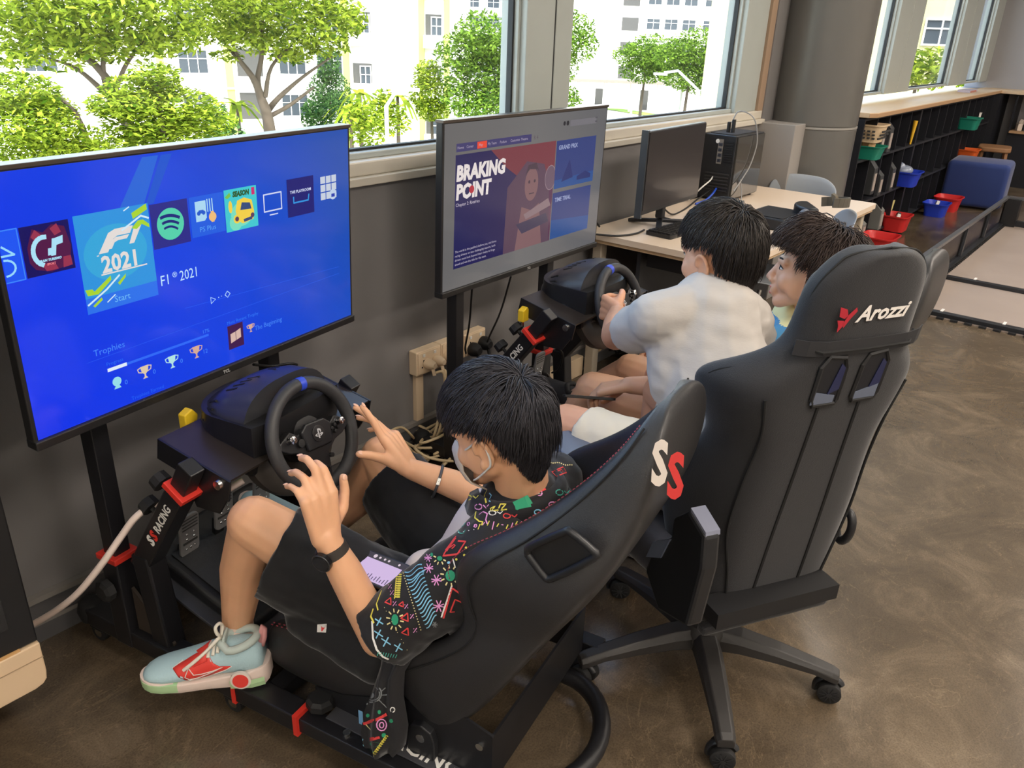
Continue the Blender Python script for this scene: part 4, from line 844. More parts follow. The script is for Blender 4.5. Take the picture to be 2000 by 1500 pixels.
def rig(label, O, ang, dv=0., dz=0., group='racing rigs with television stands'):
    """steel frame: rails, feet, television posts, wheel deck; local x right, -y to the seat"""
    r_ = thing('racing_rig', label, 'racing rig', (O[0], O[1], 0), R(ang), group)
    for u in (.025, .595):
        MB().beam(P(u, -.03, .085), P(u, .72, .085), .055, .05).build('rail', RIGB, r_, bevel=.004)
        MB().beam(P(u, .72, .083), P(u, 1.24, .083), .045, .04).build('sliding_rail', RIGB, r_, bevel=.003)
        s = MB().b2(P(u-.03, .715, .055), P(u+.03, .728, .115)).build('rail_clip', REDC, r_); MB().b2(P(u-.03, .52, .055), P(u+.03, .532, .11)).build('rail_clip', REDC, r_)
        MB().lathe([(.02, 0), (.034, .004), (.034, .02), (.026, .028)], Matrix.Translation(P(u+.03, .75, .112)), 8).build('knob', RUB, r_)
        MB().cyl(P(u, .85, .1), P(u, .85, .109), .009, seg=10).build('bolt', STEEL, r_)
        for v in (.0, .5, 1.18):
            c = MB(); c.cyl(P(u-.012, v, .028), P(u+.012, v, .028), .027, seg=18); w_ = c.build('caster_wheel', RUB, r_, smooth=40)
            MB().cyl(P(u-.0135, v, .028), P(u+.0135, v, .028), .014, seg=14).build('hub', STEEL, w_); k = MB(); k.b2(P(u-.02, v-.025, .04), P(u+.02, v+.03, .066)); k.build('caster_fork', BLKM, r_, bevel=.006)
        MB().lathe([(.03, 0), (.036, .03), (.03, .052), (.02, .06)], Matrix.Translation(P(u, -.03, .06)), 14).build('end_cap', RUB, r_, smooth=60)
        # television post with sleeve and red collar
        MB().b2(P(u-.03, .106, .06), P(u+.03, .166, .33)).build('post_sleeve', RIGB, r_, bevel=.004); MB().b2(P(u-.036, .10, .325), P(u+.036, .172, .342)).build('post_collar', REDC, r_, bevel=.003)
        MB().b2(P(u-.022, .114, .33), P(u+.022, .158, 1.22)).build('post', RIGB, r_, bevel=.003); MB().lathe([(.018, 0), (.03, .006), (.03, .024), (.02, .03)], Matrix.Translation(P(u-.035, .136, .25)) @ Matrix.Rotation(-PI/2, 4, 'Y'), 8).build('knob', RUB, r_)
        MB().prism([(.17, .07), (.17, .24), (.30, .115), (.30, .07)], -.004, .004, Matrix.Translation(P(u, 0, 0)) @ Matrix(((0, 0, 1, 0), (-1, 0, 0, 0), (0, 1, 0, 0), (0, 0, 0, 1)))).build('gusset', mat('gusset brown sheen', (58, 50, 44), .4), r_)  # brown of the gusset is a reflection put into its colour
    MB().b2(P(.0, .11, .98), P(.62, .16, 1.02)).build('cross_bar', RIGB, r_); MB().b2(P(.08, .10, .84), P(.54, .115, 1.16)).build('screen_plate', RIGB, r_)
    MB().b2(P(.02, .0, .062), P(.60, .05, .10)).build('front_bar', RIGB, r_); MB().b2(P(.02, .585, .062), P(.60, .63, .10)).build('middle_bar', RIGB, r_)
    # pedal plate with slots
    MB().prism([(.10, .235), (.52, .105), (.52, .095), (.10, .225)], .09, .53, Matrix(((0, 0, 1, 0), (-1, 0, 0, 0), (0, 1, 0, 0), (0, 0, 0, 1)))).build('pedal_plate', mat('plate steel', (66, 66, 70), .35), r_, bevel=.002)
    sl_ = MB()
    for i in range(3):
        for j in range(2):
            a = Vector(P(.14+.26*j, .18+.11*i, .235-.31*(.08+.11*i)+.002)); b_ = P(.14+.26*j, .25+.11*i, .235-.31*(.15+.11*i)+.002); sl_.beam(a, b_, .018, .003)
    sl_.build('slot', SEAM, r_)
    # arms of the wheel deck
    for u in (.035, .585):
        e = P(u, .24, .35); c = P(u, .405+dv*.75, .60+dz*.7); tpt = P(u, .435+dv, .655+dz)
        MB().beam(P(u, .27, .07), e+Vector((0, 0, .02)), .055, .06, (0, 1, 0)).build('arm_foot', RIGB, r_, bevel=.006)
        a_ = MB().beam(e-(c-e).normalized()*.03, c, .05, .055).build('arm', RIGB, r_, bevel=.004)
        d = (c-e).normalized(); MB().beam(c-d*.006, c+d*.010, .062, .066).build('arm_collar', REDC, r_, bevel=.002)
        MB().beam(c, tpt+d*.02, .04, .045).build('arm_slide', RIGB, r_, bevel=.003)
        for q in (.10, .20):
            kp = c-d*q+Vector((0, .03, .03)); nn = Vector((0, d.z, -d.y)).normalized(); nn = nn if nn.z > 0 else -nn
            kp = c-d*(q-.06)+nn*.028; MB().tube([kp, kp+nn*.02, kp+nn*.021, kp+nn*.045], [.006, .006, .024, .022], 9).build('knob', RUB, r_)
        if u < .3:
            nv = Vector((0, d.z, -d.y)); nv = nv if nv.z > 0 else -nv
            M = frame_M(Vector((u-.0258, 0, 0))+Vector((0, c.y, c.z))-d*.205-nv*.012, d, nv)
            zz = M.to_3x3() @ Vector((0, 0, 1))
            if zz.x > 0: M = frame_M(M.translation, d, nv) @ Matrix.Identity(4)
            text('lettering', 'S', .036, WHITE, r_, M, bold=.002, shear=.15); text('lettering', 'S', .036, REDC, r_, M @ Matrix.Translation((.024, -.002, .0004)), bold=.002, shear=.15); text('lettering', 'RACING', .030, WHITE, r_, M @ Matrix.Translation((.053, 0, 0)), bold=.0006, sx=.92)
    # deck
    M = Matrix.Translation(P(.315, .415+dv, .662+dz)) @ Matrix.Rotation(R(12), 4, 'X')
    MB().b2((-.25, -.11, -.003), (.25, .11, .003)).xf(M).build('wheel_deck', mat('deck dark brown steel', (48, 42, 38), .32), r_)
    for sx in (-1, 1):
        MB().b2((sx*.247, -.115, -.052), (sx*.253, .11, .004)).xf(M).build('deck_flange', RIGB, r_, bevel=.001)
        for y in (-.085, .0):
            MB().tube([M @ Vector((sx*.253, y, -.018)), M @ Vector((sx*.261, y, -.018)), M @ Vector((sx*.2615, y, -.018))], [.013, .011, .004], 14).build('bolt', STEEL, r_, smooth=60)
        MB().prism([(-.11, -.05), (.03, -.05), (-.02, -.12), (-.09, -.10)], sx*.247, sx*.253, M @ Matrix(((0, 0, 1, 0), (1, 0, 0, 0), (0, 1, 0, 0), (0, 0, 0, 1)))).build('deck_bracket', RIGB, r_)
    # rear: side plates, seat bars and hoop
    for u in (.075, .545):
        MB().prism([(.72, .10), (1.20, .10), (1.20, .24), (1.08, .27), (.80, .155), (.72, .14)], u-.003, u+.003, Matrix(((0, 0, 1, 0), (-1, 0, 0, 0), (0, 1, 0, 0), (0, 0, 0, 1)))).build('seat_bracket', RIGB, r_)
        for v, z in ((1.17, .20), (1.17, .12), (.76, .115)): MB().cyl(P(u-.008, v, z), P(u+.008, v, z), .009, seg=10).build('bolt', STEEL, r_)
    MB().b2(P(.07, 1.194, .10), P(.55, 1.2, .24)).build('rear_plate', RIGB, r_)
    MB().tube([P(.30+.185*math.cos(R(a)), 1.19+.155*math.sin(R(a)) if 0 < a < 180 else 1.17, .06) for a in range(-10, 191, 10)], .022, 12).build('rear_hoop', RIGB, r_, smooth=60)
    MB().b2(P(.035, .78, .104), P(.10, 1.19, .108)).build('side_plate', mat('plate steel', (66, 66, 70), .35), r_, bevel=.001)
    text('lettering', 'RACING', .052, WHITE, r_, frame_M(P(.047, .915, .1086), P(0, 1, 0), P(1, 0, 0)), bold=.001, sx=1.1)
    return r_
rig1 = rig('black steel racing rig under the nearest racing seat and the blue television', (.67, 1.93), 10.5)
rig2 = rig('black steel racing rig under the pale television, partly hidden by the heads', (1.98, 1.97), 2.5, .083, .060)
# --- racing seats (racing buckets with leather wings)
ST = [  # rear (v, z), front edge (v, z), half width, front recess
    ((1.03, .115), (.915, .25), .225, .02), ((1.10, .185), (.905, .305), .245, .05), ((1.165, .27), (.945, .34), .252, .08), ((1.235, .395), (1.03, .395), .253, .10), ((1.28, .48), (1.10, .455), .247, .10), ((1.31, .525), (1.118, .505), .238, .09),
    ((1.34, .575), (1.10, .565), .25, .12), ((1.372, .625), (1.092, .625), .257, .15), ((1.402, .685), (1.13, .68), .252, .14), ((1.428, .745), (1.20, .73), .225, .10), ((1.445, .81), (1.27, .79), .195, .05), ((1.453, .87), (1.33, .855), .175, .03), ((1.455, .925), (1.375, .915), .155, .02), ((1.448, .968), (1.402, .962), .125, .01), ((1.43, .988), (1.41, .984), .07, .004)]
def seat_mesh():
    rings = []
    for (rv, rz), (fv, fz), hw, rec in ST:
        A = Vector((0, -rv, rz)); B = Vector((0, -fv, fz)); d = B-A
        rc_ = rec/d.length if d.length > 1e-4 else 0
        sec = [(-1, .12), (-.9, .015), (-.5, 0), (0, 0), (.5, 0), (.9, .015), (1, .12), (1.0, .5), (1.0, .88), (.93, 1.0), (.80, .98), (.68, 1-rc_*.8), (.4, 1-rc_), (0, 1-rc_), (-.4, 1-rc_), (-.68, 1-rc_*.8), (-.80, .98), (-.93, 1.0), (-1, .88), (-1, .5)]
        rings.append([Vector((.31+hw*s, 0, 0))+A+d*t for s, t in sec])
    return rings
_SR = seat_mesh()
def racing_seat(label, O, ang, dv, dz, mark=True):
    s = thing('racing_chair', label, 'racing seat', (O[0], O[1], 0), R(ang), 'leather racing seats'); off = Matrix.Translation((0, -dv, dz))
    b = MB(); b.loft([[off @ p for p in r_] for r_ in _SR]); b.build('backrest', LEA, s, smooth=180, sub=2)
    # piping seam and double red stitching along the wings
    for sx in (-1, 1):
        pts = [off @ Vector((.31+sx*hw*1.004, -(rv+(fv-rv)*.80), rz+(fz-rz)*.80)) for (rv, rz), (fv, fz), hw, rc_ in ST[1:-1]]
        MB().tube(catmull(pts, 4), .0022, 6).build('seam', SEAM, s)
        # harness opening
        M = off @ frame_M((.31+sx*.2405, -1.325, .748), (0, -.75, .66), (0, -.66, -.75)); nx = M.to_3x3() @ Vector((0, 0, 1))
        f = -1 if nx.x*sx < 0 else 1
        ring = [(a*.74, b_*.80) for a, b_ in [(-.085, -.03), (-.08, .028), (-.06, .042), (.075, .036), (.085, .02), (.062, -.035), (.04, -.042), (-.065, -.042)]]
        MB().tube([M @ Vector((x, y, .008*f)) for x, y in catmull([Vector((a, b_, 0)) for a, b_ in ring+ring[:1]], 4) for x, y in [(x, y)]] if False else [M @ Vector((q.x, q.y, .006*f)) for q in catmull([Vector((a, b_, 0)) for a, b_ in ring+ring[:1]], 3)[:-1]], .0075, 8, closed=True).build('harness_frame', BLKP, s, smooth=60)
        MB().prism([(a, b_) for a, b_ in ring], -.004, .004, M).build('harness_recess', mat('recess black', (24, 24, 26), .5), s)
        if sx > 0: continue
        pts = catmull([off @ Vector((.31+sx*hw*.935, -(rv+(fv-rv)*1.0), rz+(fz-rz)*1.0+.003)) for (rv, rz), (fv, fz), hw, rc_ in ST[6:-1]], 10); k = MB()
        for j in range(0, len(pts)-1): k.beam(pts[j], pts[j].lerp(pts[j+1], .55), .0014, .0014)
        k.build('stitching', STI, s)
    # outward facing lettering on the left wing
    X2 = Vector((0, -1, .35)).normalized(); Z2 = Vector((-.93, 0, .36)).normalized(); Y2 = Z2.cross(X2).normalized()
    if Y2.z < 0: X2 = -X2; Y2 = Z2.cross(X2).normalized()
    ML = Matrix((X2, Y2, Z2)).transposed().to_4x4(); ML.translation = off @ Vector((.31-.170, -1.447, .888))
    if mark: text('seat_mark', 'S', .10, mat('mark cream', (226, 206, 186), .6), s, ML, shear=.25, bold=.004, sx=.6), text('seat_mark', 'S', .10, mat('mark red', (214, 50, 40), .6), s, ML @ Matrix.Translation((.026, -.022, .0008)), shear=.25, bold=.004, sx=.6)
    # cushion
    rings = []
    for v, zt, zb, hw in ((.55, .20, .13, .215), (.57, .255, .115, .235), (.64, .272, .11, .24), (.75, .265, .11, .24), (.90, .245, .11, .235), (1.06, .22, .11, .225)):
        sec = [(-.85, 0), (0, 0), (.85, 0), (.98, .12), (1, .5), (.98, .9), (.9, 1.0), (.76, .95), (.6, .72), (0, .66), (-.6, .72), (-.76, .95), (-.9, 1.0), (-.98, .9), (-1, .5), (-.98, .12)]
        rings.append([off @ Vector((.31+hw*a, -v, zb+(zt-zb)*t)) for a, t in sec])
    MB().loft(rings).build('seat_cushion', LEAB, s, smooth=180, sub=2)
    for sx in (-1, 1):
        k = MB(); pts = catmull([off @ Vector((.31+sx*.218, -v, z)) for v, z in ((.58, .252), (.68, .268), (.80, .262), (.95, .243))], 12)
        for o2 in (-.004, .004):
            for j in range(0, len(pts)-1, 2): k.beam(pts[j]+Vector((o2, 0, .001)), pts[j].lerp(pts[j+1], .7)+Vector((o2, 0, .001)), .002, .002)
        k.build('stitching', STI, s)
        h = MB(); h.prism([(-.035, -.05), (.035, -.05), (.035, .0), (.026, .026), (0, .036), (-.026, .026), (-.035, .0)], -.010, .010, off @ Matrix.Translation((.31+sx*.245, -1.03, .16)) @ Matrix(((0, 0, 1, 0), (1, 0, 0, 0), (0, 1, 0, 0), (0, 0, 0, 1)))); hg = h.build('hinge', BLKP, s, bevel=.003)
        MB().cyl(off @ Vector((.31+sx*.256, -1.03, .16)), off @ Vector((.31+sx*.247, -1.03, .16)), .011, seg=12).build('hinge_bolt', STEEL, hg)
    MB().lathe([(.045, 0), (.055, .01), (.055, .03), (.04, .035)], off @ Matrix.Translation((.31+.24, -1.09, .24)) @ Matrix.Rotation(PI/2, 4, 'Y'), 10).build('recline_knob', RUB, s)
    return s
racing_seat('nearest black leather racing seat holding the person in the doodle shirt', (.67, 1.93), 10.5, 0, 0)
racing_seat('farther black leather racing seat, only its wing showing behind the office chair', (1.98, 1.97), 2.5, .13, .085, False)
# --- steering wheels on their motor bases
def wheel(label, O, ang, dv, dz, turn=0):
    t = thing('steering_wheel', label, 'steering wheel', (O[0], O[1], 0), R(ang), 'steering wheels on motor bases'); off = Matrix.Translation((.31, -dv, dz))
    rings = []
    for v, hw, zt in ((.275, .06, .69), (.285, .095, .715), (.31, .125, .742), (.36, .147, .772), (.415, .152, .790), (.475, .148, .797)):
        zb = .660; r_ = []
        for i in range(21):
            a = PI*i/20; c, s_ = math.cos(a), math.sin(a); r_.append(off @ Vector((hw*math.copysign(abs(c)**.8, c), -v, zb+(zt-zb)*(abs(s_)**.62))))
        rings.append(r_)
    mh = MB().loft(rings).build('motor_housing', GUNM, t, smooth=50); mhb = BVHTree.FromPolygons([v.co.copy() for v in mh.data.vertices], [tuple(p.vertices) for p in mh.data.polygons])
    sk = []
    for z, k in ((.725, 1.0), (.69, 1.02), (.645, .98), (.60, .80)):
        sk.append([off @ Vector((x*k, -(.385+(y)*k), z)) for x, y in [(.152*math.cos(a), .115*math.sin(a)) for a in [R(q) for q in range(180, 361, 12)]]+[(.15, .12), (.08, .135), (-.08, .135), (-.15, .12)]])
    MB().loft(sk[:3]).build('skirt', WB, t, smooth=40)
    MB().b2(off @ Vector((-.145, -.49, .585)), off @ Vector((.145, -.40, .70))).build('control_box', WB, t, bevel=.012)
    for i in range(4):
        for sx in (-1, 1):
            h_ = mhb.ray_cast(off @ Vector((sx*(.085-.018*i), -.385-.006*i, 1.2)), Vector((0, 0, -1))); MB().box((0, 0, 0), (.002, .034, .005)).xf(frame_M(h_[0], h_[1], Vector((.25*sx, 1, 0)))).build('vent_slot', SEAM, t)
            h_ = mhb.ray_cast(off @ Vector((sx*.4, -.352-.003*i, .742-.013*i)), Vector((-sx, 0, 0)))
            if h_[0] is not None: MB().box((0, 0, 0), (.004, .040, .005)).xf(frame_M(h_[0], h_[1], (0, 1, 0))).build('vent_slot', SEAM, t)
    for z, y in ((.655, -.45), (.63, -.462), (.655, -.475)): MB().b2(off @ Vector((-.1475, y-.005, z)), off @ Vector((-.144, y+.005, z+.004))).build('panel_mark', WHITE, t)
    MB().ell(off @ Vector((-.146, -.445, .612)), .006, seg=10, rings=6).build('status_light', GREEN, t)
    # wheel axis
    th = R(21); C0 = off @ Vector((0, -.553, .656)); ax = Vector((0, -math.cos(th), math.sin(th))); up = Vector((0, math.sin(th), math.cos(th)))
    M = Matrix((Vector((1, 0, 0)), up, ax)).transposed().to_4x4() if False else Matrix((Vector((1, 0, 0)), up, Vector((1, 0, 0)).cross(up))).transposed().to_4x4()
    M.translation = C0; M = M @ Matrix.Rotation(R(turn), 4, 'Z')
    MB().lathe([(.138, -.115), (.142, -.10), (.142, -.085), (.128, -.075), (.10, -.07), (.095, -.085)], M, 40).build('shroud', mat('shroud brown grey', (66, 62, 58), .4), t, smooth=50)
    MB().lathe([(.06, -.11), (.06, -.06), (.05, -.05), (.05, -.015), (.03, -.012)], M, 24).build('hub', WB, t, smooth=40)
    rim = MB(); rim.tube([M @ Vector((.129*math.cos(a), .129*math.sin(a)*(1 if math.sin(a) > -.9 else .985), 0)) for a in [2*PI*i/72 for i in range(72)]], .0165, 12, closed=True); ro = rim.build('rim', RIMM, t, smooth=180)
    MB().tube([M @ Vector((.129*math.cos(a), .129*math.sin(a), 0)) for a in [R(q) for q in range(86, 95)]], .0172, 12).build('rim_mark', BLUEM, ro, smooth=60)
    pl = [(-.055, .016), (-.075, .03), (-.112, .012), (-.116, -.004), (-.09, -.02), (-.06, -.028), (-.03, -.05), (-.02, -.115), (.02, -.115), (.03, -.05), (.06, -.028), (.09, -.02), (.116, -.004), (.112, .012), (.075, .03), (.055, .016), (.03, .026), (-.03, .026)]
    MB().prism(pl, -.016, .006, M).build('spoke_plate', WB, t, bevel=.003)
    MB().prism([(-.05, .02), (-.03, .035), (.03, .035), (.05, .02), (.04, -.03), (-.04, -.03)], .004, .016, M).build('button_panel', BLKP, t, bevel=.004)
    for (x, y, r_) in ((.052, .002, .005), (.064, .008, .005), (.062, -.008, .005), (.074, -.001, .005), (-.055, -.004, .011), (-.03, -.06, .006), (.03, -.06, .006), (0, -.08, .006), (-.012, -.085, .004), (.012, -.085, .004)):
        MB().tube([M @ Vector((x, y, .004)), M @ Vector((x, y, .014)), M @ Vector((x, y, .0145))], [r_, r_*.95, r_*.6], 12).build('button', BLKM, t, smooth=60)
    for sx in (-1, 1):
        MB().tube([M @ Vector((sx*.083, .012, .004)), M @ Vector((sx*.083, .012, .012)), M @ Vector((sx*.083, .012, .022)), M @ Vector((sx*.083, .012, .024))], [.011, .006, .010, .006], 12).build('dial', CHROME, t, smooth=60); MB().prism([(sx*.03, -.02), (sx*.11, .0), (sx*.112, .05), (sx*.07, .055), (sx*.03, .02)], -.045, -.041, M).build('paddle', WB, t)
    MB().lathe([(.020, .016), (.020, .0185), (.0175, .019)], M @ Matrix.Translation((0, .004, 0)), 24).build('badge_ring', mat('badge dark', (40, 40, 42), .3), t, smooth=40)
    lg = MB(); bM = M @ Matrix.Translation((0, .004, .0192))
    for poly in ([(-.0035, -.012), (.0008, -.012), (.0008, .011), (-.003, .012)], [(.0008, .012), (.008, .009), (.0085, .003), (.005, .001), (.0045, .006), (.0008, .008)], [(-.0045, -.0075), (-.0125, -.0045), (-.0135, -.002), (-.010, -.0005), (-.0045, .001), (-.0045, -.0012), (-.010, -.0025), (-.0045, -.0052)], [(.002, -.0085), (.009, -.006), (.0132, -.0035), (.0125, -.0012), (.008, .0), (.002, -.0012), (.002, -.0035), (.0085, -.0025), (.002, -.0058)]): lg.add([bM @ Vector((x, y, 0)) for x, y in poly], [tuple(range(len(poly)))])
    lg.build('badge', mat('badge grey', (190, 192, 196), .4), t, fix=False)
    return t
wheel('black steering wheel on its motor base below the blue television', (.67, 1.93), 10.5, 0, 0, -6)
wheel('black steering wheel gripped by the white shirted person', (1.98, 1.97), 2.5, .083, .060, 8)
# --- pedals
def pedals(label, O, ang):
    t = thing('pedal_set', label, 'pedals', (O[0], O[1], 0), R(ang), 'pedal sets on the rigs')
    def Q(u, v, z): return P(u, v, z)
    sec = [(.08, .255), (.12, .30), (.16, .262), (.40, .180), (.455, .155), (.46, .13), (.44, .125), (.10, .225)]
    MB().prism([(v, z) for v, z in sec], .125, .50, Matrix(((0, 0, 1, 0), (-1, 0, 0, 0), (0, 1, 0, 0), (0, 0, 0, 1)))).build('pedal_base', WB, t, bevel=.012, seg=3, smooth=40)
    MB().prism([(.17, .2645), (.41, .1825), (.41, .1795), (.17, .2615)], .15, .475, Matrix(((0, 0, 1, 0), (-1, 0, 0, 0), (0, 1, 0, 0), (0, 0, 0, 1)))).build('heel_mat', PAT, t, bevel=.0008)
    for u, v, z, h in ((.19, .20, .315, .13), (.295, .22, .345, .125), (.415, .24, .33, .16)):
        M = Matrix.Translation(Q(u, v, z)) @ Matrix.Rotation(R(8), 4, 'X'); Mf = M @ Matrix.Rotation(PI/2, 4, 'X')
        MB().prism(rrect(.062, h, .016), -.004, .004, Mf).build('pedal_face', PEDM, t, bevel=.0015, smooth=30)
        MB().beam(M @ Vector((0, .02, -h*.3)), Q(u, v-.04, .22), .03, .014).build('pedal_arm', WB, t)
        g = MB()
        for i in range(4): g.box(M @ Vector((0, -.0045, h*.42-.010*i)), (.05, .002, .003))
        g.box(M @ Vector((0, -.0045, -h*.16)), (.046, .003, .006)); g.build('grip_rib', mat('rib dark', (96, 95, 94), .4, metal=.6), t)
        n_ = MB()
        for zz in (.06, -.06, -.30):
            for xx in ((-.012, .012) if zz > -.2 else (-.014, .0, .014)): n_.ell(M @ Vector((xx, -.005, h*zz)), .0042, seg=8, rings=5)
        n_.build('stud', CHROME, t, smooth=180)
    return t
pedals('three metal pedals on a black base at the feet of the nearest rig', (.67, 1.93), 10.5)
pedals('three metal pedals on a black base of the rig beneath the pale television', (1.98, 1.97), 2.5)
YEL = mat('yellow clamp', (226, 190, 40), .45)
for lab, O, ang, dv, dz, q in (('small yellow clamp on the deck behind the near steering wheel', (.67, 1.93), 10.5, 0, 0, (.165, .285, .665)), ('small yellow clamp under the deck of the rig with the pale television', (1.98, 1.97), 2.5, .083, .060, (.045, .33, .615))):
    t = thing('clamp', lab, 'clamp', (O[0], O[1], 0), R(ang), 'yellow deck clamps'); M = Matrix.Translation(P(q[0], q[1]+dv, q[2]+dz))
    MB().prism([(-.012, 0), (.02, .0), (.028, .03), (.012, .05), (-.012, .04)], -.012, .012, M @ Matrix.Rotation(PI/2, 4, 'X')).build('jaw', YEL, t, bevel=.003); MB().cyl(M @ Vector((0, 0, -.02)), M @ Vector((0, 0, .002)), .006, seg=8).build('screw', STEEL, t)
# ------------------------------------------------------------------ sockets, cables, cabinet at the left edge
SOCK = mat('socket cream', (222, 198, 166), .4)
for i in range(3):
    x = 2.0+.134*i
    t = thing('wall_socket', ('cream double socket with two white cables, leftmost of three on the wall', 'cream socket box in the middle of three on the wall', 'cream double socket with black plugs, rightmost of three on the wall')[i], 'socket', (x, WY, .345), 0, 'wall sockets')
    MB().b2((0, -.042, 0), (.132, 0, .098)).build('box', SOCK, t, bevel=.004)
    MB().b2((.006, -.046, .006), (.126, -.042, .092)).build('face_plate', SOCK, t, bevel=.002)
    for xx in (.035, .095):
        MB().b2((xx-.006, -.049, .074), (xx+.006, -.046, .086)).build('switch', WHITE, t, bevel=.001)
        h = MB(); h.b2((xx-.003, -.0465, .052), (xx+.003, -.0455, .062)); h.b2((xx-.012, -.0465, .03), (xx-.006, -.0455, .036)); h.b2((xx+.006, -.0465, .03), (xx+.012, -.0455, .036)); h.build('socket_hole', SEAM, t)
t = thing('cable_trunking', 'cream vertical trunking dropping from the sockets to the skirting', 'trunking', (2.018, WY, 0)); MB().b2((0, -.022, .143), (.038, 0, .345)).build('cover', SOCK, t, bevel=.002)
def plug(label, x, z, m, big):
    t = thing('plug', label, 'plug', (x, WY-.047, z), 0, 'plugs in the sockets'); b_ = MB(); b_.lathe([(.028*big, 0), (.030*big, .012), (.026*big, .03), (.015*big, .045)], Matrix.Rotation(PI/2, 4, 'X'), 18); b_.build('body', m, t, smooth=50)
    MB().cyl((0, -.03, -.01), (0, -.04, -.04), .007).build('cord_grip', m, t); return t
plug('white plug in the leftmost socket', 2.05, .39, SOCK, .7); plug('second white plug beside it in the leftmost socket', 2.10, .39, SOCK, .7); plug('bulky cream plug in the middle socket', 2.17, .385, SOCK, 1.05); plug('round black plug in the rightmost socket, nearer the post', 2.31, .375, BLKM, 1.0); plug('round black plug in the rightmost socket, farther from the post', 2.375, .385, BLKM, 1.0)
# cream cables down to a loose coil on the floor
coil = at_z(850, 885, .03)
for i, (x, dx) in enumerate(((2.05, 0), (2.10, .02))):
    cable('cable', ('cream cable hanging from the leftmost plug to the floor coil', 'cream cable hanging from the second plug to the floor coil')[i], [(x, 1.985, .355)]+[tuple(at_y(px_+dx*250, py_, yy)) for px_, py_, yy in ((866, 728, 1.965), (868, 770, 1.955), (858, 812, 1.94), (848, 850, 1.92))]+[(coil.x, coil.y+dx*3+.04, .05), (coil.x-.06, coil.y-.02, .03)], .0055, CC_)
rs = random.Random(3); lp = []
for k in range(9):
    cx, cy = coil.x+rs.uniform(-.10, .06), coil.y+rs.uniform(-.06, .07); ra, rb = rs.uniform(.07, .17), rs.uniform(.05, .12); ph = rs.uniform(0, 6)
    for q in range(7):
        a = ph+q*6.283/7; lp.append(Vector((cx+ra*math.cos(a), cy+rb*math.sin(a), .012+.012*k+.05*max(0, math.sin(a*1.3+k)))))
cable('cable', 'tangled coil of cream network cable on the floor by the wall', lp, .0055, CC_)
lp = []
for k in range(4):
    for q in range(7):
        a = q*6.283/7+k; lp.append(Vector((coil.x-.32+.10*math.cos(a)+.03*k, coil.y-.02+.07*math.sin(a), .012+.01*k)))
cable('cable', 'loops of cream cable under the near pedals', lp, .005, CC_)
cable('cable', 'arched cream cable standing against the skirting left of the coil', [tuple(at_z(770, 870, .02)), tuple(at_y(762, 845, 1.99)), tuple(at_y(785, 835, 2.0)), tuple(at_y(805, 852, 2.0)), tuple(at_z(815, 866, .015))], .005, CC_)
for i, (px, py, q) in enumerate(((770, 830, 0), (1215, 685, 1))):
    c0 = at_z(px, py, .02); pts = []
    for k in range(22): pts.append(c0+Vector((rs.uniform(-.13, .13), rs.uniform(-.06, .06), rs.uniform(0, .05))))
    cable('cable', ('knot of thin black cables by the skirting left of the coil', 'knot of black cables on the floor under the desk')[i], pts, .005, BC, n=4)
cable('cable', 'pale cable looping on the floor under the desk', [tuple(at_z(1145, 715, .02)), tuple(at_z(1150, 695, .02)), tuple(at_z(1175, 680, .1)), tuple(at_z(1182, 650, .12)), tuple(at_z(1190, 640, .2))], .006, CC_)
for i, (a, b_) in enumerate((((922, 565), (910, 690)), ((998, 540), (950, 672)))):
    p0 = at_y(a[0], a[1], 1.9); p1 = at_y(b_[0], b_[1], 1.985)
    cable('cable', ('thin black cable from the pale television to the nearer black plug', 'thin black cable from the pale television to the farther black plug')[i], [p0, p0.lerp(p1, .4)+Vector((0, 0, -.03)), p0.lerp(p1, .8)+Vector((-.01, 0, -.02)), p1], .004, BC)
cable('cable', 'black cable sagging under the blue television to its right post', [tuple(at_y(495, 712, 1.83)), tuple(at_y(530, 715, 1.86)), tuple(at_y(565, 710, 1.84)), tuple(at_y(580, 712, 1.85))], .004, BC)
cable('cable', 'black cable looping below the arm of the far rig', [tuple(at_y(1078, 668, 1.6)), tuple(at_y(1098, 690, 1.62)), tuple(at_y(1092, 720, 1.66)), tuple(at_y(1078, 728, 1.7))], .004, BC)
cable('cable', 'thick white cable sweeping from the left cabinet past the near rig arm', [tuple(at_y(60, 1222, 1.90)), tuple(at_y(110, 1192, 1.83)), tuple(at_y(155, 1155, 1.76)), tuple(at_y(200, 1100, 1.71)), tuple(at_y(235, 1050, 1.69)), tuple(at_y(265, 1010, 1.67)), tuple(at_y(300, 987, 1.66)), tuple(at_y(350, 975, 1.62)), tuple(at_y(400, 973, 1.58)), tuple(at_y(440, 958, 1.52)), tuple(at_y(475, 938, 1.5))], .0085, mat('white hose', (226, 208, 198), .45))
cable('cable', 'white cable end hanging behind the near steering wheel', [tuple(at_y(640, 975, 1.45)), tuple(at_y(655, 985, 1.46)), tuple(at_y(672, 995, 1.48))], .006, WHITE)
# cream trunk box on the floor under the desk, power strip
t = thing('floor_trunking', 'cream ledge of trunking at the foot of the wall beside the desk leg', 'trunking', (2.75, WY-.05, 0)); MB().b2((0, 0, 0), (.4, .05, .10)).build('cover', SOCK, t, bevel=.003)
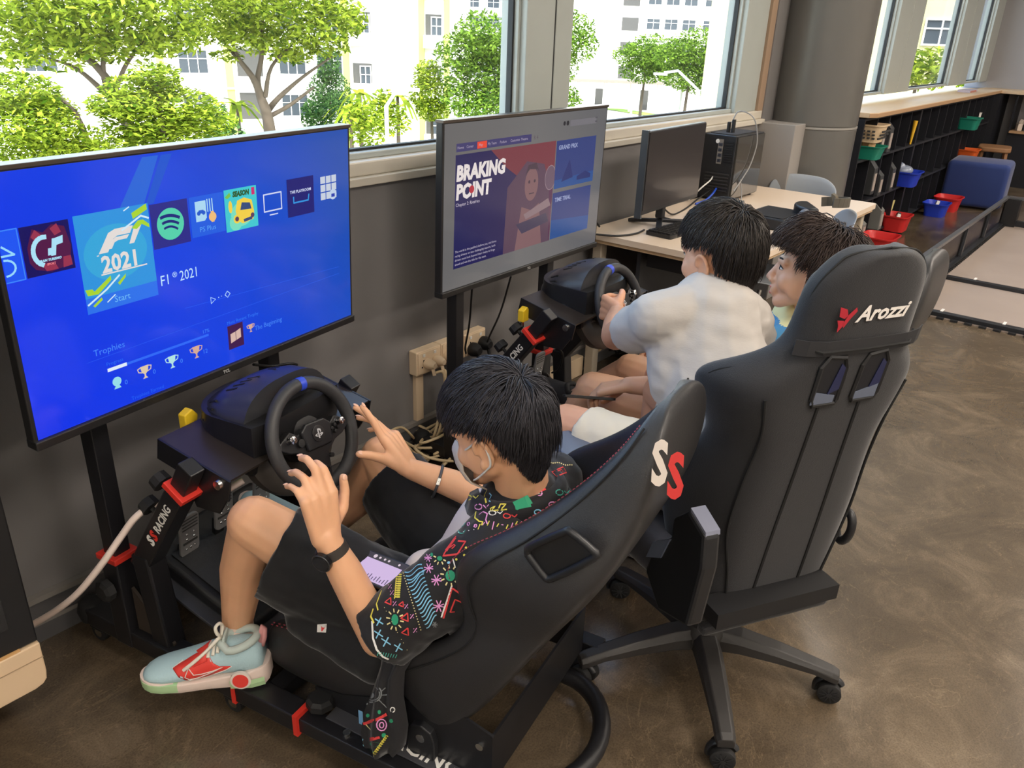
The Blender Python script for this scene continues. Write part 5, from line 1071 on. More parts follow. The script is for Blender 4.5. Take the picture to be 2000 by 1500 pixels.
# black cabinet with cream base at the left edge
cb = thing('equipment_cabinet', 'black cabinet with cream base cut by the left edge of the picture', 'cabinet', (.474, 1.70, 0))
MB().b2((-.75, 0, .275), (0, .33, 1.30)).build('body', BLK, cb, bevel=.004)
MB().b2((-.70, -.003, .34), (-.05, .0, 1.24)).build('front_panel', mat('cabinet glass', (20, 20, 22), .15), cb)
MB().prism([(-.75, .155), (-.03, .155), (-.012, .160), (-.003, .17), (0, .19), (0, .272), (-.75, .272)], -.33, .006, Matrix.Rotation(PI/2, 4, 'X')).build('base', mat('cabinet base cream', (222, 194, 160), .4), cb, bevel=.003)
MB().b2((-.75, -.0075, .232), (0, -.0062, .234)).build('base_groove', mat('groove', (170, 146, 118), .6), cb); MB().b2((-.75, -.004, .272), (-.04, .0, .278)).build('base_lip', mat('lip tan', (206, 160, 106), .5), cb)
for x in (-.60, -.22):
    for y in (.12, .28): MB().cyl((x, y, 0), (x, y, .16), .02).build('foot', BLKM, cb)
# ------------------------------------------------------------------ the black gaming office chair
FAB = mat('black chair fabric', (34, 34, 37), .75, bump=.25, bscale=500, sheen=.25); FABS = mat('side fabric', (44, 44, 52), .7, bump=.2, bscale=500, sheen=.3); PLB = mat('chair base plastic', (44, 42, 41), .5, bump=.06, bscale=400); BLUEG = mat('blue grey sheen', (96, 104, 122), .4); DBL = mat('slot blue reflection', (28, 34, 72), .5)  # bluish armrest and slot tones are reflections put into the colour
oc = thing('office_chair', 'high backed black gaming office chair on a five star base', 'chair', (1.70, .64, 0), R(-30))
# backrest: stations (t up the back, half width, wing depth, thickness)
rec = R(8)
def BK(x, d, t):   # x right, d forward of the back skin, t up the back
    x = .9*x+.03+.018*min(1, max(0, (t-.5)/.1)); t = t*.96 if t > 0 else t
    return Vector((x, -.20+d*math.cos(rec)-t*math.sin(rec), .45+t*math.cos(rec)+d*math.sin(rec)))
ST2 = [(-.175, .19, .05, .05), (-.16, .225, .06, .07), (-.06, .235, .10, .08), (.08, .255, .17, .085), (.16, .262, .18, .085), (.26, .245, .14, .085), (.34, .232, .10, .08), (.385, .240, .10, .08), (.43, .265, .12, .08), (.48, .285, .13, .08), (.518, .282, .11, .075), (.548, .240, .07, .07),
       (.585, .180, .04, .07), (.63, .162, .03, .07), (.70, .160, .03, .07), (.745, .150, .025, .065), (.78, .126, .02, .06), (.802, .09, .02, .055), (.814, .042, .02, .045)]
rings = []
for t, hw, wd, th in ST2:
    fl = .62
    sec = [(0, 0), (fl*.6, 0), (fl, .004), (fl+.14, wd*.12+.006), (.93, wd*.55+.01), (1.0, wd+.012), (.985, wd+.035), (.93, wd+.042), (.84, wd*.8+th*.7), (fl, th+.006), (fl*.6, th), (0, th)]
    full = [(x*hw, d) for x, d in sec]+[(-x*hw, d) for x, d in reversed(sec[1:-1])]
    rings.append([BK(x, d, t) for x, d in full])
MB().loft(rings).build('backrest', FAB, oc, smooth=180, sub=2)
def skin_d(x, t):
    """depth of the back skin at x, t"""
    ts = [s[0] for s in ST2]; hw = float(np.interp(t, ts, [s[1] for s in ST2])); wd = float(np.interp(t, ts, [s[2] for s in ST2])); a = abs(x)/hw
    return float(np.interp(a, [0, .62, .76, .93, 1.0], [0, .004, wd*.12+.006, wd*.55+.01, wd+.012]))
for sx in (-1, 1):
    MB().tube(catmull([BK(sx*x, skin_d(x, t)-.001, t) for x, t in ((.15, -.06), (.165, .02), (.19, .14), (.185, .28), (.18, .40), (.20, .50))], 5), .0035, 6).build('seam', SEAM, oc)
    MB().tube(catmull([BK(sx*hw*.952, wd*.90+.014, t) for t, hw, wd, th in ST2[2:-1]]+[BK(0, .02, .816)], 4), .0026, 6).build('piping', SEAM, oc)
    MB().tube(catmull([BK(sx*x, skin_d(x, t)-.0005, t) for x, t in ((.07, -.09), (.068, .1), (.062, .3), (.058, .49))], 4), .005, 6).build('webbing_strap', SEAM, oc)
    # headrest slots with their collars
    ring = [(-.030, -.055), (.026, -.055), (.032, -.04), (.032, .035), (.018, .058), (-.022, .052), (-.032, .03), (-.034, -.045)]
    M = frame_M(BK(sx*.058, -.001, .535), (1, 0, 0), BK(0, 0, 1)-BK(0, 0, 0)); 
    q = [(x*sx, y) for x, y in ring]
    MB().tube([M @ Vector((x, y, 0)) for x, y in q], .0055, 6, closed=True).build('slot_collar', BLKM, oc); MB().prism(q, -.0015, .0015, M).build('slot_opening', mat('slot dark', (16, 17, 24), .6), oc)
    MB().prism([(-.026*sx-.004, -.05), (.03*sx-.004, -.05), (.03*sx-.004, -.02), (-.026*sx-.004, -.034)], .002, .004, M).build('slot_glint', BLUEG, oc); MB().prism([(.002, -.03), (.028, -.02), (.028, .03), (.016, .04)], .002, .0035, M).build('slot_reflection', DBL, oc)  # pale and blue patches painted as screen light seen in the slot
MB().tube([BK(-.168, .03, .615), BK(-.12, -.0035, .608), BK(0, -.004, .606), BK(.12, -.0035, .608), BK(.168, .03, .615)], .004, 6).build('band_edge', SEAM, oc)
bnd = MB(); xs = [-.176, -.15, -.11, -.05, 0, .05, .11, .15, .176]
bnd.loft([[BK(x, skin_d(x, .6)*.5-.003, .598), BK(x, skin_d(x, .6)*.5-.003, .632)] for x in xs], cap=False, closed=False); o = bnd.build('headrest_band', mat('elastic band', (40, 40, 43), .8), oc, fix=False); md = o.modifiers.new('s', 'SOLIDIFY'); md.thickness = .002
MB().b2(Vector((-.20, -.016, 0)), Vector((.165, .016, .03))).xf(frame_M(BK(0, -.012, -.15), (1, 0, 0), BK(0, 1, 0)-BK(0, 0, 0))).build('lower_flap', FAB, oc, bevel=.012, seg=3)
# the pillow in front of the head part
hp = MB(); hp.loft([[BK(x*s, .075+.045*d, .66+y) for x, d in ((-.13, 0), (-.12, .8), (0, 1.1), (.12, .8), (.13, 0), (0, -.2))] for y, s in ((-.09, .7), (-.075, .95), (0, 1.05), (.07, .95), (.085, .7))]); hp.build('head_pillow', FAB, oc, smooth=180, sub=2)
# maker's mark on the head part
ML = frame_M(BK(-.055, -.0026, .672), (1, 0, 0), BK(0, 0, 1)-BK(0, 0, 0))
text('maker_name', 'Arozzi', .046, mat('mark white', (232, 226, 220), .6), oc, ML @ Matrix.Rotation(R(1), 4, 'Z'), shear=.3, bold=.0012, sx=.98)
MR = frame_M(BK(-.085, -.0026, .684), (1, 0, 0), BK(0, 0, 1)-BK(0, 0, 0)); mk = mat('mark crimson', (176, 34, 50), .6)
for pl in ([(-.022, .024), (-.004, .018), (.003, .004), (-.004, -.002), (-.018, .004)], [(-.02, -.004), (-.004, -.006), (0, -.014), (-.012, -.030), (-.014, -.016)], [(.004, .006), (.018, .020), (.022, .012), (.01, -.004), (.0, -.022), (-.004, -.012)]):
    MB().prism(pl, 0, .0006, MR).build('maker_mark', mk, oc)
# seat, mechanism, base
sr = []
for y, zt, zb, hw in ((-.15, .47, .40, .20), (-.12, .495, .385, .245), (0, .495, .38, .26), (.18, .505, .385, .262), (.25, .50, .40, .25), (.275, .47, .42, .22)):
    sec = [(-.9, 0), (0, 0), (.9, 0), (1, .2), (1, .75), (.93, 1.06), (.8, 1.05), (.65, .9), (0, .86), (-.65, .9), (-.8, 1.05), (-.93, 1.06), (-1, .75), (-1, .2)]
    sr.append([Vector((a*hw, y, zb+(zt-zb)*b_)) for a, b_ in sec])
MB().loft(sr).build('seat_cushion', FABS, oc, smooth=180, sub=2)
MB().b2((-.14, -.16, .34), (.14, .14, .385)).build('tilt_mechanism', BLKM, oc, bevel=.01); MB().cyl((0, 0, .11), (0, 0, .35), .028, .024, 20).build('gas_lift', BLKM, oc, smooth=40); MB().cyl((0, 0, .14), (0, 0, .26), .036, .034, 20).build('lift_cover', BLKP, oc, smooth=40)
MB().prism([(-.17, -.18), (.17, -.18), (.17, -.25), (-.17, -.25)], .36, .40).build('back_bracket', BLKM, oc)
MB().lathe([(.045, .07), (.06, .08), (.06, .125), (.05, .145), (.035, .15)], None, 24).build('hub', PLB, oc, smooth=40)
for i in range(5):
    # world angles 0,72,144,.. ; this chair is turned by -30 degrees
    a = R(0+72*i+30); d = Vector((math.cos(a), math.sin(a), 0)); n_ = Vector((-d.y, d.x, 0)); rg = []
    for r_, w_, zt, zb in ((.03, .034, .135, .075), (.10, .033, .135, .085), (.20, .029, .122, .084), (.29, .025, .105, .078), (.335, .024, .095, .066), (.352, .02, .088, .062)):
        rg.append([d*r_+n_*(w_*x)+Vector((0, 0, zb+(zt-zb)*z)) for x, z in ((-1, 0), (1, 0), (1, .6), (.62, 1), (-.62, 1), (-1, .6))])
    MB().loft(rg).build('leg', PLB, oc, bevel=.003)
    cs = R((45, 60, 30, 55, 50)[i]); ad = Vector((math.cos(cs), math.sin(cs), 0)); c0 = d*.335+Vector((0, 0, .031)); fw = Vector((-ad.y, ad.x, 0))
    for s in (-1, 1):
        k = MB(); k.tube([c0+ad*s*.008, c0+ad*s*.010, c0+ad*s*.026, c0+ad*s*.029], [.027, .030, .030, .026], 22); w_ = k.build('caster_wheel', RUB, oc, smooth=40)
        for j in range(10):
            b0 = c0+ad*s*.0292; q = fw*math.cos(j*.628)+Vector((0, 0, 1))*math.sin(j*.628)
            MB().beam(b0+q*.007, b0+q*.024, .003, .003, ad).build('wheel_spoke', BLKP, w_)
        MB().cyl(c0+ad*s*.028, c0+ad*s*.031, .007, seg=10).build('wheel_hub', BLKP, w_)
    MB().tube([c0+Vector((0, 0, .0))+fw*.034*math.cos(R(q))+Vector((0, 0, .034*math.sin(R(q)))) for q in range(-20, 150, 12)], .009, 6).build('caster_hood', BLKP, oc, smooth=60); MB().cyl(c0, c0+Vector((0, 0, .045)), .008).build('caster_stem', BLKM, oc)
# armrests, recline covers
for sx in (-1, 1):
    x = sx*.315
    MB().prism(rrect(.095, .27, .03), 0, .026, Matrix.Translation((x, .17, .585))).build('armrest_pad', BLUEG, oc, bevel=.006, seg=3, smooth=40)  # pad colour includes the bluish reflection on its top
    MB().b2((x-.025, .09, .42), (x+.025, .17, .585)).build('armrest_post', BLKP, oc, bevel=.006); MB().b2((min(x, sx*.1)-.0, .10, .37), (max(x, sx*.1), .15, .40)).build('armrest_bar', BLKM, oc)
    if sx > 0: continue
    # faceted side cover of the recliner
    pr = [(-.30, .44), (-.19, .40), (-.12, .46), (-.15, .55), (-.20, .60), (-.20, .65), (-.25, .698), (-.312, .675), (-.32, .60)]
    MB().prism(pr, x-sx*.065, x-sx*.025, Matrix(((0, 0, 1, 0), (1, 0, 0, 0), (0, 1, 0, 0), (0, 0, 0, 1)))).build('recliner_cover', BLKP, oc, bevel=.008)
    MB().prism([(-.250, .704), (-.308, .682), (-.310, .672), (-.252, .694)], x-sx*.064, x-sx*.030, Matrix(((0, 0, 1, 0), (1, 0, 0, 0), (0, 1, 0, 0), (0, 0, 0, 1)))).build('cover_lit_cap', mat('cover cap', (128, 132, 150), .35), oc)
    MB().prism([(-.205, .60), (-.145, .555), (-.125, .50), (-.18, .535)], x-sx*.069, x-sx*.021, Matrix(((0, 0, 1, 0), (1, 0, 0, 0), (0, 1, 0, 0), (0, 0, 0, 1)))).build('cover_lit_facet', BLUEG, oc)  # pale cap and facet painted as lit faces of the black cover
MB().tube([BK(.255, .06+.022*math.cos(R(q)), .02+.045*math.sin(R(q))) for q in range(0, 361, 20)], .011, 8).build('recline_lever', BLKP, oc, smooth=60)
MB().b2((-.285, -.02, .46), (-.272, .03, .50)).build('side_tag', BLKM, oc); text('tag_lettering', 'Arozzi', .018, WHITE, oc, frame_M((-.2865, .028, .473), (0, -1, 0), (0, 0, 1)), bold=.0003, shear=.2, sx=.8)
# ------------------------------------------------------------------ people
def skin_mat(name, col):
    m = mat(name, col, .48, bump=.05, bscale=160, var=.05, vscale=12); b = m.node_tree.nodes['Principled BSDF']
    b.inputs['Subsurface Weight'].default_value = .12; b.inputs['Subsurface Radius'].default_value = (.012, .005, .003); b.inputs['Subsurface Scale'].default_value = 1.; return m
SK1 = skin_mat('skin warm light', (226, 172, 134)); SK2 = skin_mat('skin tan pink', (220, 164, 130)); SK3 = skin_mat('skin warm pale', (226, 178, 146))
LIPS = mat('lips', (196, 116, 104), .4); EYEW = mat('eye white', (226, 222, 216), .25); IRIS = mat('iris', (34, 24, 20), .15); NAIL = mat('nail', (232, 184, 158), .3); BROW = mat('brow', (40, 34, 32), .8)
def hair_mat(name, col, tint):
    m = mat(name, col, .46, spec=.38, var=.25, vscale=30); b = m.node_tree.nodes['Principled BSDF']; b.inputs['Anisotropic'].default_value = .5; b.inputs['Specular Tint'].default_value = srgb(tint)+(1,); return m
def hframe(center, heading, pitch, roll=0.):
    """head axes: x right, y forward, z up"""
    h = R(heading); f = Vector((math.cos(h), math.sin(h), 0)); r = Vector((math.sin(h), -math.cos(h), 0)); u = Vector((0, 0, 1))
    p = R(pitch); f2 = f*math.cos(p)-u*math.sin(p); u2 = u*math.cos(p)+f*math.sin(p)
    q = R(roll); r2 = r*math.cos(q)+u2*math.sin(q); u3 = u2*math.cos(q)-r*math.sin(q)
    M = Matrix((r2, f2, u3)).transposed().to_4x4(); M.translation = Vector(center); return M
def head_pieces(mb, M, neck_to, k=1., mouth_open=0.):
    q = M.to_3x3(); T = lambda x, y, z: M @ Vector((x*k, y*k, z*k))
    E_ = lambda c, r_: mb.ell(T(*c), [v*k for v in r_], q, 20, 14)
    E_((0, -.012, .036), (.073, .093, .080)); E_((0, .026, -.012), (.063, .062, .082)); E_((0, -.03, -.01), (.066, .07, .06))
    for s in (-1, 1):
        mb.cap(T(s*.050, .0, -.050), .022*k, T(s*.014, .062, -.090), .019*k); E_((s*.040, .050, -.030), (.025, .028, .028)); E_((s*.056, .02, -.03), (.014, .035, .04))
        mb.cap(T(s*.012, .082, .022), .011*k, T(s*.044, .066, .022), .012*k)
        E_((s*.011, .094, -.037), (.0085, .011, .0075))
        # ear: rim, lobe and bowl
        mb.tube([T(s*(.074+.010*math.sin(R(a))*.5+.006), -.010-.017*math.cos(R(a))-.004, -.010+.029*math.sin(R(a))) for a in range(-100, 191, 24)], .0055*k, 8); E_((s*.078, -.004, -.036), (.006, .009, .011)); E_((s*.074, -.012, -.008), (.005, .016, .026))
    E_((0, .064, -.092), (.021, .019, .017)); mb.cap(T(0, .084, .010), .0085*k, T(0, .103, -.030), .0110*k); E_((0, .082, -.06), (.027, .013, .022))
    E_((0, .0905, -.0565+mouth_open*.4), (.020, .0055, .0050)); E_((0, .0885, -.0680-mouth_open), (.018, .0060, .0055))
    mb.cap(T(0, -.026, -.055), .052*k, Vector(neck_to), .056*k); mb.cap(T(0, -.045, -.03), .048*k, Vector(neck_to), .052*k)
def face_parts(M, person, k=1., mouth_open=0.):
    q = M.to_3x3(); T = lambda x, y, z: M @ Vector((x*k, y*k, z*k))
    for s in (-1, 1):
        e = MB().ell(T(s*.032, .0700, .004), (.0115*k, .0103*k, .0060*k), q, 14, 10).build('eye', EYEW, person, smooth=180); MB().ell(T(s*.032, .0790, .0045), (.0055*k, .0030*k, .0055*k), q, 12, 8).build('iris', IRIS, e, smooth=180)
        MB().tube([T(s*x, y, z) for x, y, z in ((.018, .0775, .0060), (.026, .0815, .0108), (.034, .0800, .0112), (.043, .0735, .0080), (.047, .0695, .0055))], [.0008*k, .0014*k, .0017*k, .0014*k, .0007*k], 6).build('eyelash', BROW, person, smooth=60)
        MB().tube([T(s*x, y, z) for x, y, z in ((.014, .0865, .024), (.026, .0855, .0295), (.038, .0785, .0305), (.05, .0675, .026))], [.0016*k, .0027*k, .0025*k, .0008*k], 6).build('eyebrow', BROW, person, smooth=60)
    MB().ell(T(0, .0918, -.0570+mouth_open*.4), (.019*k, .0052*k, .0045*k), q, 14, 8).build('lip', LIPS, person, smooth=180); MB().ell(T(0, .0900, -.0680-mouth_open), (.0165*k, .0056*k, .0052*k), q, 14, 8).build('lip', LIPS, person, smooth=180)
def hair(M, person, m, keep, whorl, n, length, lift, droop=.35, base=(.079, .101, .089), cen=(0, -.012, .038), fringe=(0, 0, 0), seed=1, width=.0026, wave=0., nape=.55, fr=.25):
    """a cap of clumped locks that follow the skull away from the whorl"""
    rs = random.Random(seed); mb = MB(); C0 = Vector(cen); W = Vector(whorl).normalized(); B = Vector(base)
    def S(d, off=0.):
        bk = min(1, max(0, (.15-d.y)*2.0)); dn = max(0, -d.z)   # the skull runs down into the nape at the back
        return C0+Vector((d.x*(B.x+off)*(1-.18*bk*dn), d.y*(B.y+off)*(1-.06*bk*dn), d.z*(B.z+off)*(1+(nape*bk if d.z < 0 else 0))))
    # skull cap under the locks
    seg, rg = 48, 30; idx = {}; vs = []; fs = []
    for i in range(rg+1):
        for j in range(seg):
            th = PI*i/rg; d = Vector((math.sin(th)*math.cos(2*PI*j/seg), math.sin(th)*math.sin(2*PI*j/seg), math.cos(th)))
            idx[i, j] = len(vs); vs.append((S(d, -.001), keep(d) or (i < 2)))
    for i in range(rg):
        for j in range(seg):
            c = (idx[i, j], idx[i+1, j], idx[i+1, (j+1) % seg], idx[i, (j+1) % seg])
            if all(vs[a][1] for a in c): fs.append(c)
    mb.add([M @ v for v, k in vs], fs)
    made = 0; tries = 0
    while made < n and tries < n*30:
        tries += 1
        d = Vector((rs.gauss(0, 1), rs.gauss(0, 1), rs.gauss(0, 1))).normalized()
        if not keep(d): continue
        made += 1
        L = length(d)*rs.uniform(.75, 1.15); st = 6; p = d.copy(); pts = []; off = 0.
        sw = rs.gauss(0, .15); jit = rs.uniform(.0, .34); lf = lift(d)*rs.uniform(.5, 1.3)
        for i in range(st):
            f = i/(st-1); o2 = lf*math.sin(min(1, f*1.25)*PI/2)+.002*rs.random()
            pts.append(S(p, o2))
            t = p-W; t = t-p*t.dot(p)
            if t.length < .05: t = Vector((rs.gauss(0, 1), rs.gauss(0, 1), rs.gauss(0, 1))); t = t-p*t.dot(p)
            t.normalize(); side = p.cross(t)
            t = t+side*(sw+wave*math.sin(f*5+sw*9))+Vector((0, 0, -droop))+Vector(fringe)
            t = t-p*t.dot(p); t.normalize(); p = (p+t*(L/st)/.095).normalized()
            if not keep(p) and not (p.y > .35 and p.z > fr) and not keep(Vector((p.x, p.y, p.z+jit))): break
        w_ = width*rs.uniform(.7, 1.5)
        if len(pts) < 2: continue
        mb.tube([M @ q for q in pts], ([w_*.8, w_*1.1, w_*1.1, w_, w_*.7, w_*.15][:len(pts)-1]+[w_*.15]), 4, cap=False)
    return mb.build('hair', m, person, smooth=180, fix=False)
def hand(mb, wrist, d, lat, palm, curls, thumb, k=1., nails=None, thumb_w=None):
    """palm, five fingers; d wrist to knuckles, lat to the thumb side, palm: way the palm faces; curls: per finger (base, mid, tip) degrees; thumb: list of 3 directions in (d, lat, palm)"""
    w = Vector(wrist); d = Vector(d).normalized(); lat = Vector(lat); lat = (lat-d*lat.dot(d)).normalized(); n = d.cross(lat)
    if n.dot(Vector(palm)) < 0: n = -n
    P_ = lambda a, b, c: w+(d*a+lat*b+n*c)*k
    for b0, b1 in ((.020, .030), (.007, .011), (-.007, -.010), (-.019, -.030)): mb.cap(P_(.0, b0*.8, 0), .0165*k, P_(.086, b1, -.002), .0125*k)
    mb.cap(P_(.01, .014, .006), .018*k, P_(.05, .024, .010), .016*k)
    for (b, r0, Ls), cu, a0 in zip(((.031, .0094, (.043, .026, .021)), (.0105, .0098, (.047, .030, .022)), (-.011, .0092, (.043, .028, .022)), (-.0305, .0080, (.033, .021, .019))), curls, (.090, .094, .089, .080)):
        p = P_(a0, b, 0); ang = 0.; sp = b*(1.6 if len(cu) < 4 else cu[3]); pts = [P_(a0-.02, b*.95, 0), p]; rr = [r0*1.05*k, r0*1.08*k]
        for L, c in zip(Ls, cu[:3]):
            ang += R(c); dd = (d*math.cos(ang)+n*math.sin(ang)+lat*sp*math.cos(ang)).normalized(); p = p+dd*L*k; pts.append(p)
        mb.chain(pts, rr+[r0*.97*k, r0*.90*k, r0*.78*k], 12)
        if nails is not None:
            up = (-n*math.cos(ang)+d*math.sin(ang)); nails.append((pts[-1]+dd*r0*.1+up*r0*.62*k, dd, up, r0*k))
    p = P_(.018, .020, .006); pts = [p]
    for i, (L, (a, b, c)) in enumerate(zip((.044, .034, .028), thumb)):
        dd = (d*a+lat*b+n*c).normalized() if thumb_w is None else Vector(thumb_w[i]).normalized(); p = p+dd*L*k; pts.append(p)
    mb.chain(pts, [.0165*k, .0130*k, .0108*k, .0090*k], 12)
    if nails is not None: nails.append((pts[-1]+(-n)*.0062*k, dd, (-n).normalized(), .0105*k))
def nail_parts(nails, person):
    for p, dd, up, r_ in nails:
        up = (up-dd*up.dot(dd)).normalized(); x = dd.cross(up); q = Matrix((x, dd, up)).transposed()
        MB().ell(p, (r_*.62, r_*.75, r_*.22), q, 10, 6).build('fingernail', NAIL, person, smooth=180)
def ruffle(me, amp, f, seed=0., stretch=(1, 1, 1)):
    n = len(me.vertices); co = np.empty(n*3, np.float32); me.vertices.foreach_get('co', co); no = np.empty(n*3, np.float32); me.vertices.foreach_get('normal', no)
    co = co.reshape(-1, 3); no = no.reshape(-1, 3); d = np.empty(n, np.float32)
    for i in range(n):
        c = co[i]; d[i] = noise.noise((c[0]*f*stretch[0]+seed, c[1]*f*stretch[1], c[2]*f*stretch[2]))+.5*noise.noise((c[0]*f*2.2*stretch[0]+seed, c[1]*f*2.2*stretch[1], c[2]*f*2.2*stretch[2]))
    co += no*(d*amp)[:, None]; me.vertices.foreach_set('co', co.ravel()); me.update(); me.shade_smooth()
def flat_cyl(mb, p0, r0, p1, r1, seg=22, sq=1., up=(0, 0, 1)):
    """tapered sleeve with flat ends (clean hems)"""
    p0 = Vector(p0); p1 = Vector(p1); d = (p1-p0).normalized(); a = Vector(up)-d*Vector(up).dot(d); a = a.normalized() if a.length > .05 else d.orthogonal().normalized(); b = d.cross(a)
    return mb.loft([[p0.lerp(p1, t)+(a*math.cos(2*PI*k/seg)*sq+b*math.sin(2*PI*k/seg))*(r0+(r1-r0)*t) for k in range(seg)] for t in (0, .33, .66, 1)])
# sport shoe: x forward from heel, y to its left, z up
def shoe(person, M, cols, name='shoe', fancy=False):
    Lh = .295; up = []; so = []
    prof = [(0, .030, .052, .110), (.015, .036, .040, .124), (.05, .040, .034, .126), (.09, .040, .033, .120), (.125, .042, .030, .110), (.16, .046, .026, .096), (.20, .050, .024, .081), (.24, .049, .024, .070), (.268, .042, .026, .062), (.285, .030, .028, .054), (.294, .014, .030, .046)]
    for x, w_, z0, z1 in prof:
        k = []
        for a in range(0, 20):
            t = 2*PI*a/20; cy, cz = math.cos(t), math.sin(t); yy = w_*math.copysign(abs(cy)**.7, cy)*(1-.28*max(0, cz)); zz = (z0+z1)/2+(z1-z0)/2*math.copysign(abs(cz)**.85, cz); k.append(M @ Vector((x, yy-.006*math.sin(PI*x/Lh), zz)))
        up.append(k)
    sh = MB().loft(up).build(name, cols['upper'], person, smooth=180)
    for x, w_, z0, z1 in ((-.014, .012, .020, .060), (-.010, .026, .012, .062), (.0, .036, .004, .060), (.03, .043, .0, .052), (.08, .042, .0, .040), (.14, .045, .0, .031), (.20, .052, .0, .031), (.245, .051, .003, .034), (.272, .043, .008, .037), (.290, .030, .013, .039), (.300, .017, .018, .040), (.304, .007, .022, .039)):
        so.append([M @ Vector((x, y*w_-.006*math.sin(PI*max(0, x)/Lh), z0+(z1-z0)*z)) for y, z in ((-1, .5), (-.92, .1), (-.8, 0), (.8, 0), (.92, .1), (1, .5), (.98, .92), (.9, 1), (-.9, 1), (-.98, .92))])
    MB().loft(so).build('sole', cols['sole'], sh, smooth=50, bevel=.001)
    MB().tube([M @ Vector((.052+.045*math.cos(R(a)), .036*math.sin(R(a)), .122+.014*math.cos(R(a))*-1+.014*(1 if a > 300 or a < 60 else 0))) for a in range(0, 360, 20)], .010, 8, closed=True).build('collar', cols['collar'], sh, smooth=180)
    if fancy:
        MB().loft([[M @ Vector((x, y, z)) for x, y, z in ((.085, -.024, .108), (.085, .024, .108), (.080, .02, .145), (.080, -.02, .145))], [M @ Vector((x, y, z)) for x, y, z in ((.092, -.024, .108), (.092, .024, .108), (.086, .02, .147), (.086, -.02, .147))]]).build('tongue', cols['collar'], sh, bevel=.004)
        MB().tube([M @ Vector(p) for p in ((.0, 0, .10), (-.008, 0, .125), (-.012, 0, .150), (-.008, 0, .158), (-.002, 0, .14), (.004, 0, .11))], .006, 8).build('heel_loop', mat('heel pink', (226, 160, 160), .6), sh, smooth=180)
        bv = BVHTree.FromPolygons([v.co.copy() for v in sh.data.vertices], [tuple(p.vertices) for p in sh.data.polygons])
        def lay(pts2, off, side=1):   # (x, z) side-view points laid on the outer flank
            o = []
            for x, z in pts2:
                h = bv.ray_cast(M @ Vector((x, side*.12, z)), (M.to_3x3() @ Vector((0, -side, 0))).normalized())
                hh = h[0] if h[0] is not None else M @ Vector((x, side*.03, z)); nn = h[1] if h[0] is not None else M.to_3x3() @ Vector((0, side, 0))
                if nn.dot(M.to_3x3() @ Vector((0, side, 0))) < 0: nn = -nn
                o.append(hh+nn*off)
            return o
        def patch(poly, m, nm, off=.0016, n=10):
            xs = [p[0] for p in poly]; mb = MB(); lo, hi = min(xs), max(xs); g = []
            for i in range(n+1):
                x = lo+(hi-lo)*(i/n*.98+.01); zs = []
                for a, b in zip(poly, poly[1:]+poly[:1]):
                    if (a[0]-x)*(b[0]-x) <= 0 and abs(a[0]-b[0]) > 1e-6: zs.append(a[1]+(b[1]-a[1])*(x-a[0])/(b[0]-a[0]))
                z0, z1 = min(zs), max(zs); g.append(lay([(x, z0+(z1-z0)*t) for t in (0, .25, .5, .75, 1)], off))
            mb.loft(g, cap=False, closed=False); o = mb.build(nm, m, sh, smooth=180, fix=False); md = o.modifiers.new('s', 'SOLIDIFY'); md.thickness = .0015; md.offset = 0; return o
        RD = mat('shoe red', (228, 66, 58), .5)
        patch([(.185, .082), (.212, .070), (.176, .036), (.14, .040), (.085, .062), (.070, .072), (.108, .074), (.125, .102), (.155, .096)], RD, 'strap'); 
        # top of the strap over the instep
        tp = [[M @ Vector((x, y, z)) for y, z in ((.036, zz-.018), (.022, zz-.003), (0, zz+.002), (-.022, zz-.003), (-.036, zz-.018))] for x, zz in ((.128, .110), (.150, .099), (.172, .087), (.188, .078))]
        o = MB().loft(tp, cap=False, closed=False).build('strap', RD, sh, smooth=180, fix=False); md = o.modifiers.new('s', 'SOLIDIFY'); md.thickness = .003
        MB().tube(lay([(.172, .072), (.182, .055), (.174, .045), (.155, .046), (.12, .058), (.092, .072), (.118, .062), (.145, .057), (.162, .058), (.172, .072)], .0034), .0012, 6).build('shoe_mark', WHITE, sh)
        MB().tube(lay([(.188, .082), (.212, .070), (.176, .0355), (.14, .0395), (.085, .0615), (.070, .072)], .002), .0016, 6).build('strap_piping', WHITE, sh)
        d0 = M @ Vector((.052, .0445, .034)); ax = (M.to_3x3() @ Vector((0, 1, .05))).normalized()
        MB().tube([d0-ax*.004, d0+ax*.003, d0+ax*.0035], [.024, .024, .021], 28).build('heel_disc', mat('disc white', (228, 214, 206), .5), sh, smooth=40); MB().cyl(d0, d0+ax*.005, .0185, seg=28).build('heel_disc_centre', RD, sh)
        GRT = mat('sole green', (180, 214, 164), .5)
        MB().loft([[M @ Vector((x, y*w_-.006*math.sin(PI*x/Lh), z)) for y, z in ((.97, .008), (1.03, .018), (1.02, .032), (-1.02, .032), (-1.03, .018), (-.97, .008))] for x, w_ in ((.205, .052), (.245, .0515), (.272, .0435), (.290, .0305), (.300, .0175), (.3045, .0075))]).build('toe_guard', GRT, sh, smooth=50)
        MB().loft([[M @ Vector((x, w_+o_, z)) for z, o_ in ((.006, .000), (.02, .003), (.032, .002))] for x, w_ in ((-.002, .033), (.012, .038), (.03, .043), (.08, .042))], cap=False, closed=False).build('sole_patch', GRT, sh, fix=False)
        LC = mat('lace cream', (232, 226, 212), .7)
        for i, (x, z) in enumerate(((.125, .109), (.112, .115), (.100, .122))):
            MB().tube([M @ Vector((x, y, z-.012*(abs(y)/.03)**2)) for y in (-.030, -.015, 0, .015, .030)], .0042, 6).build('lace', LC, sh, smooth=60)
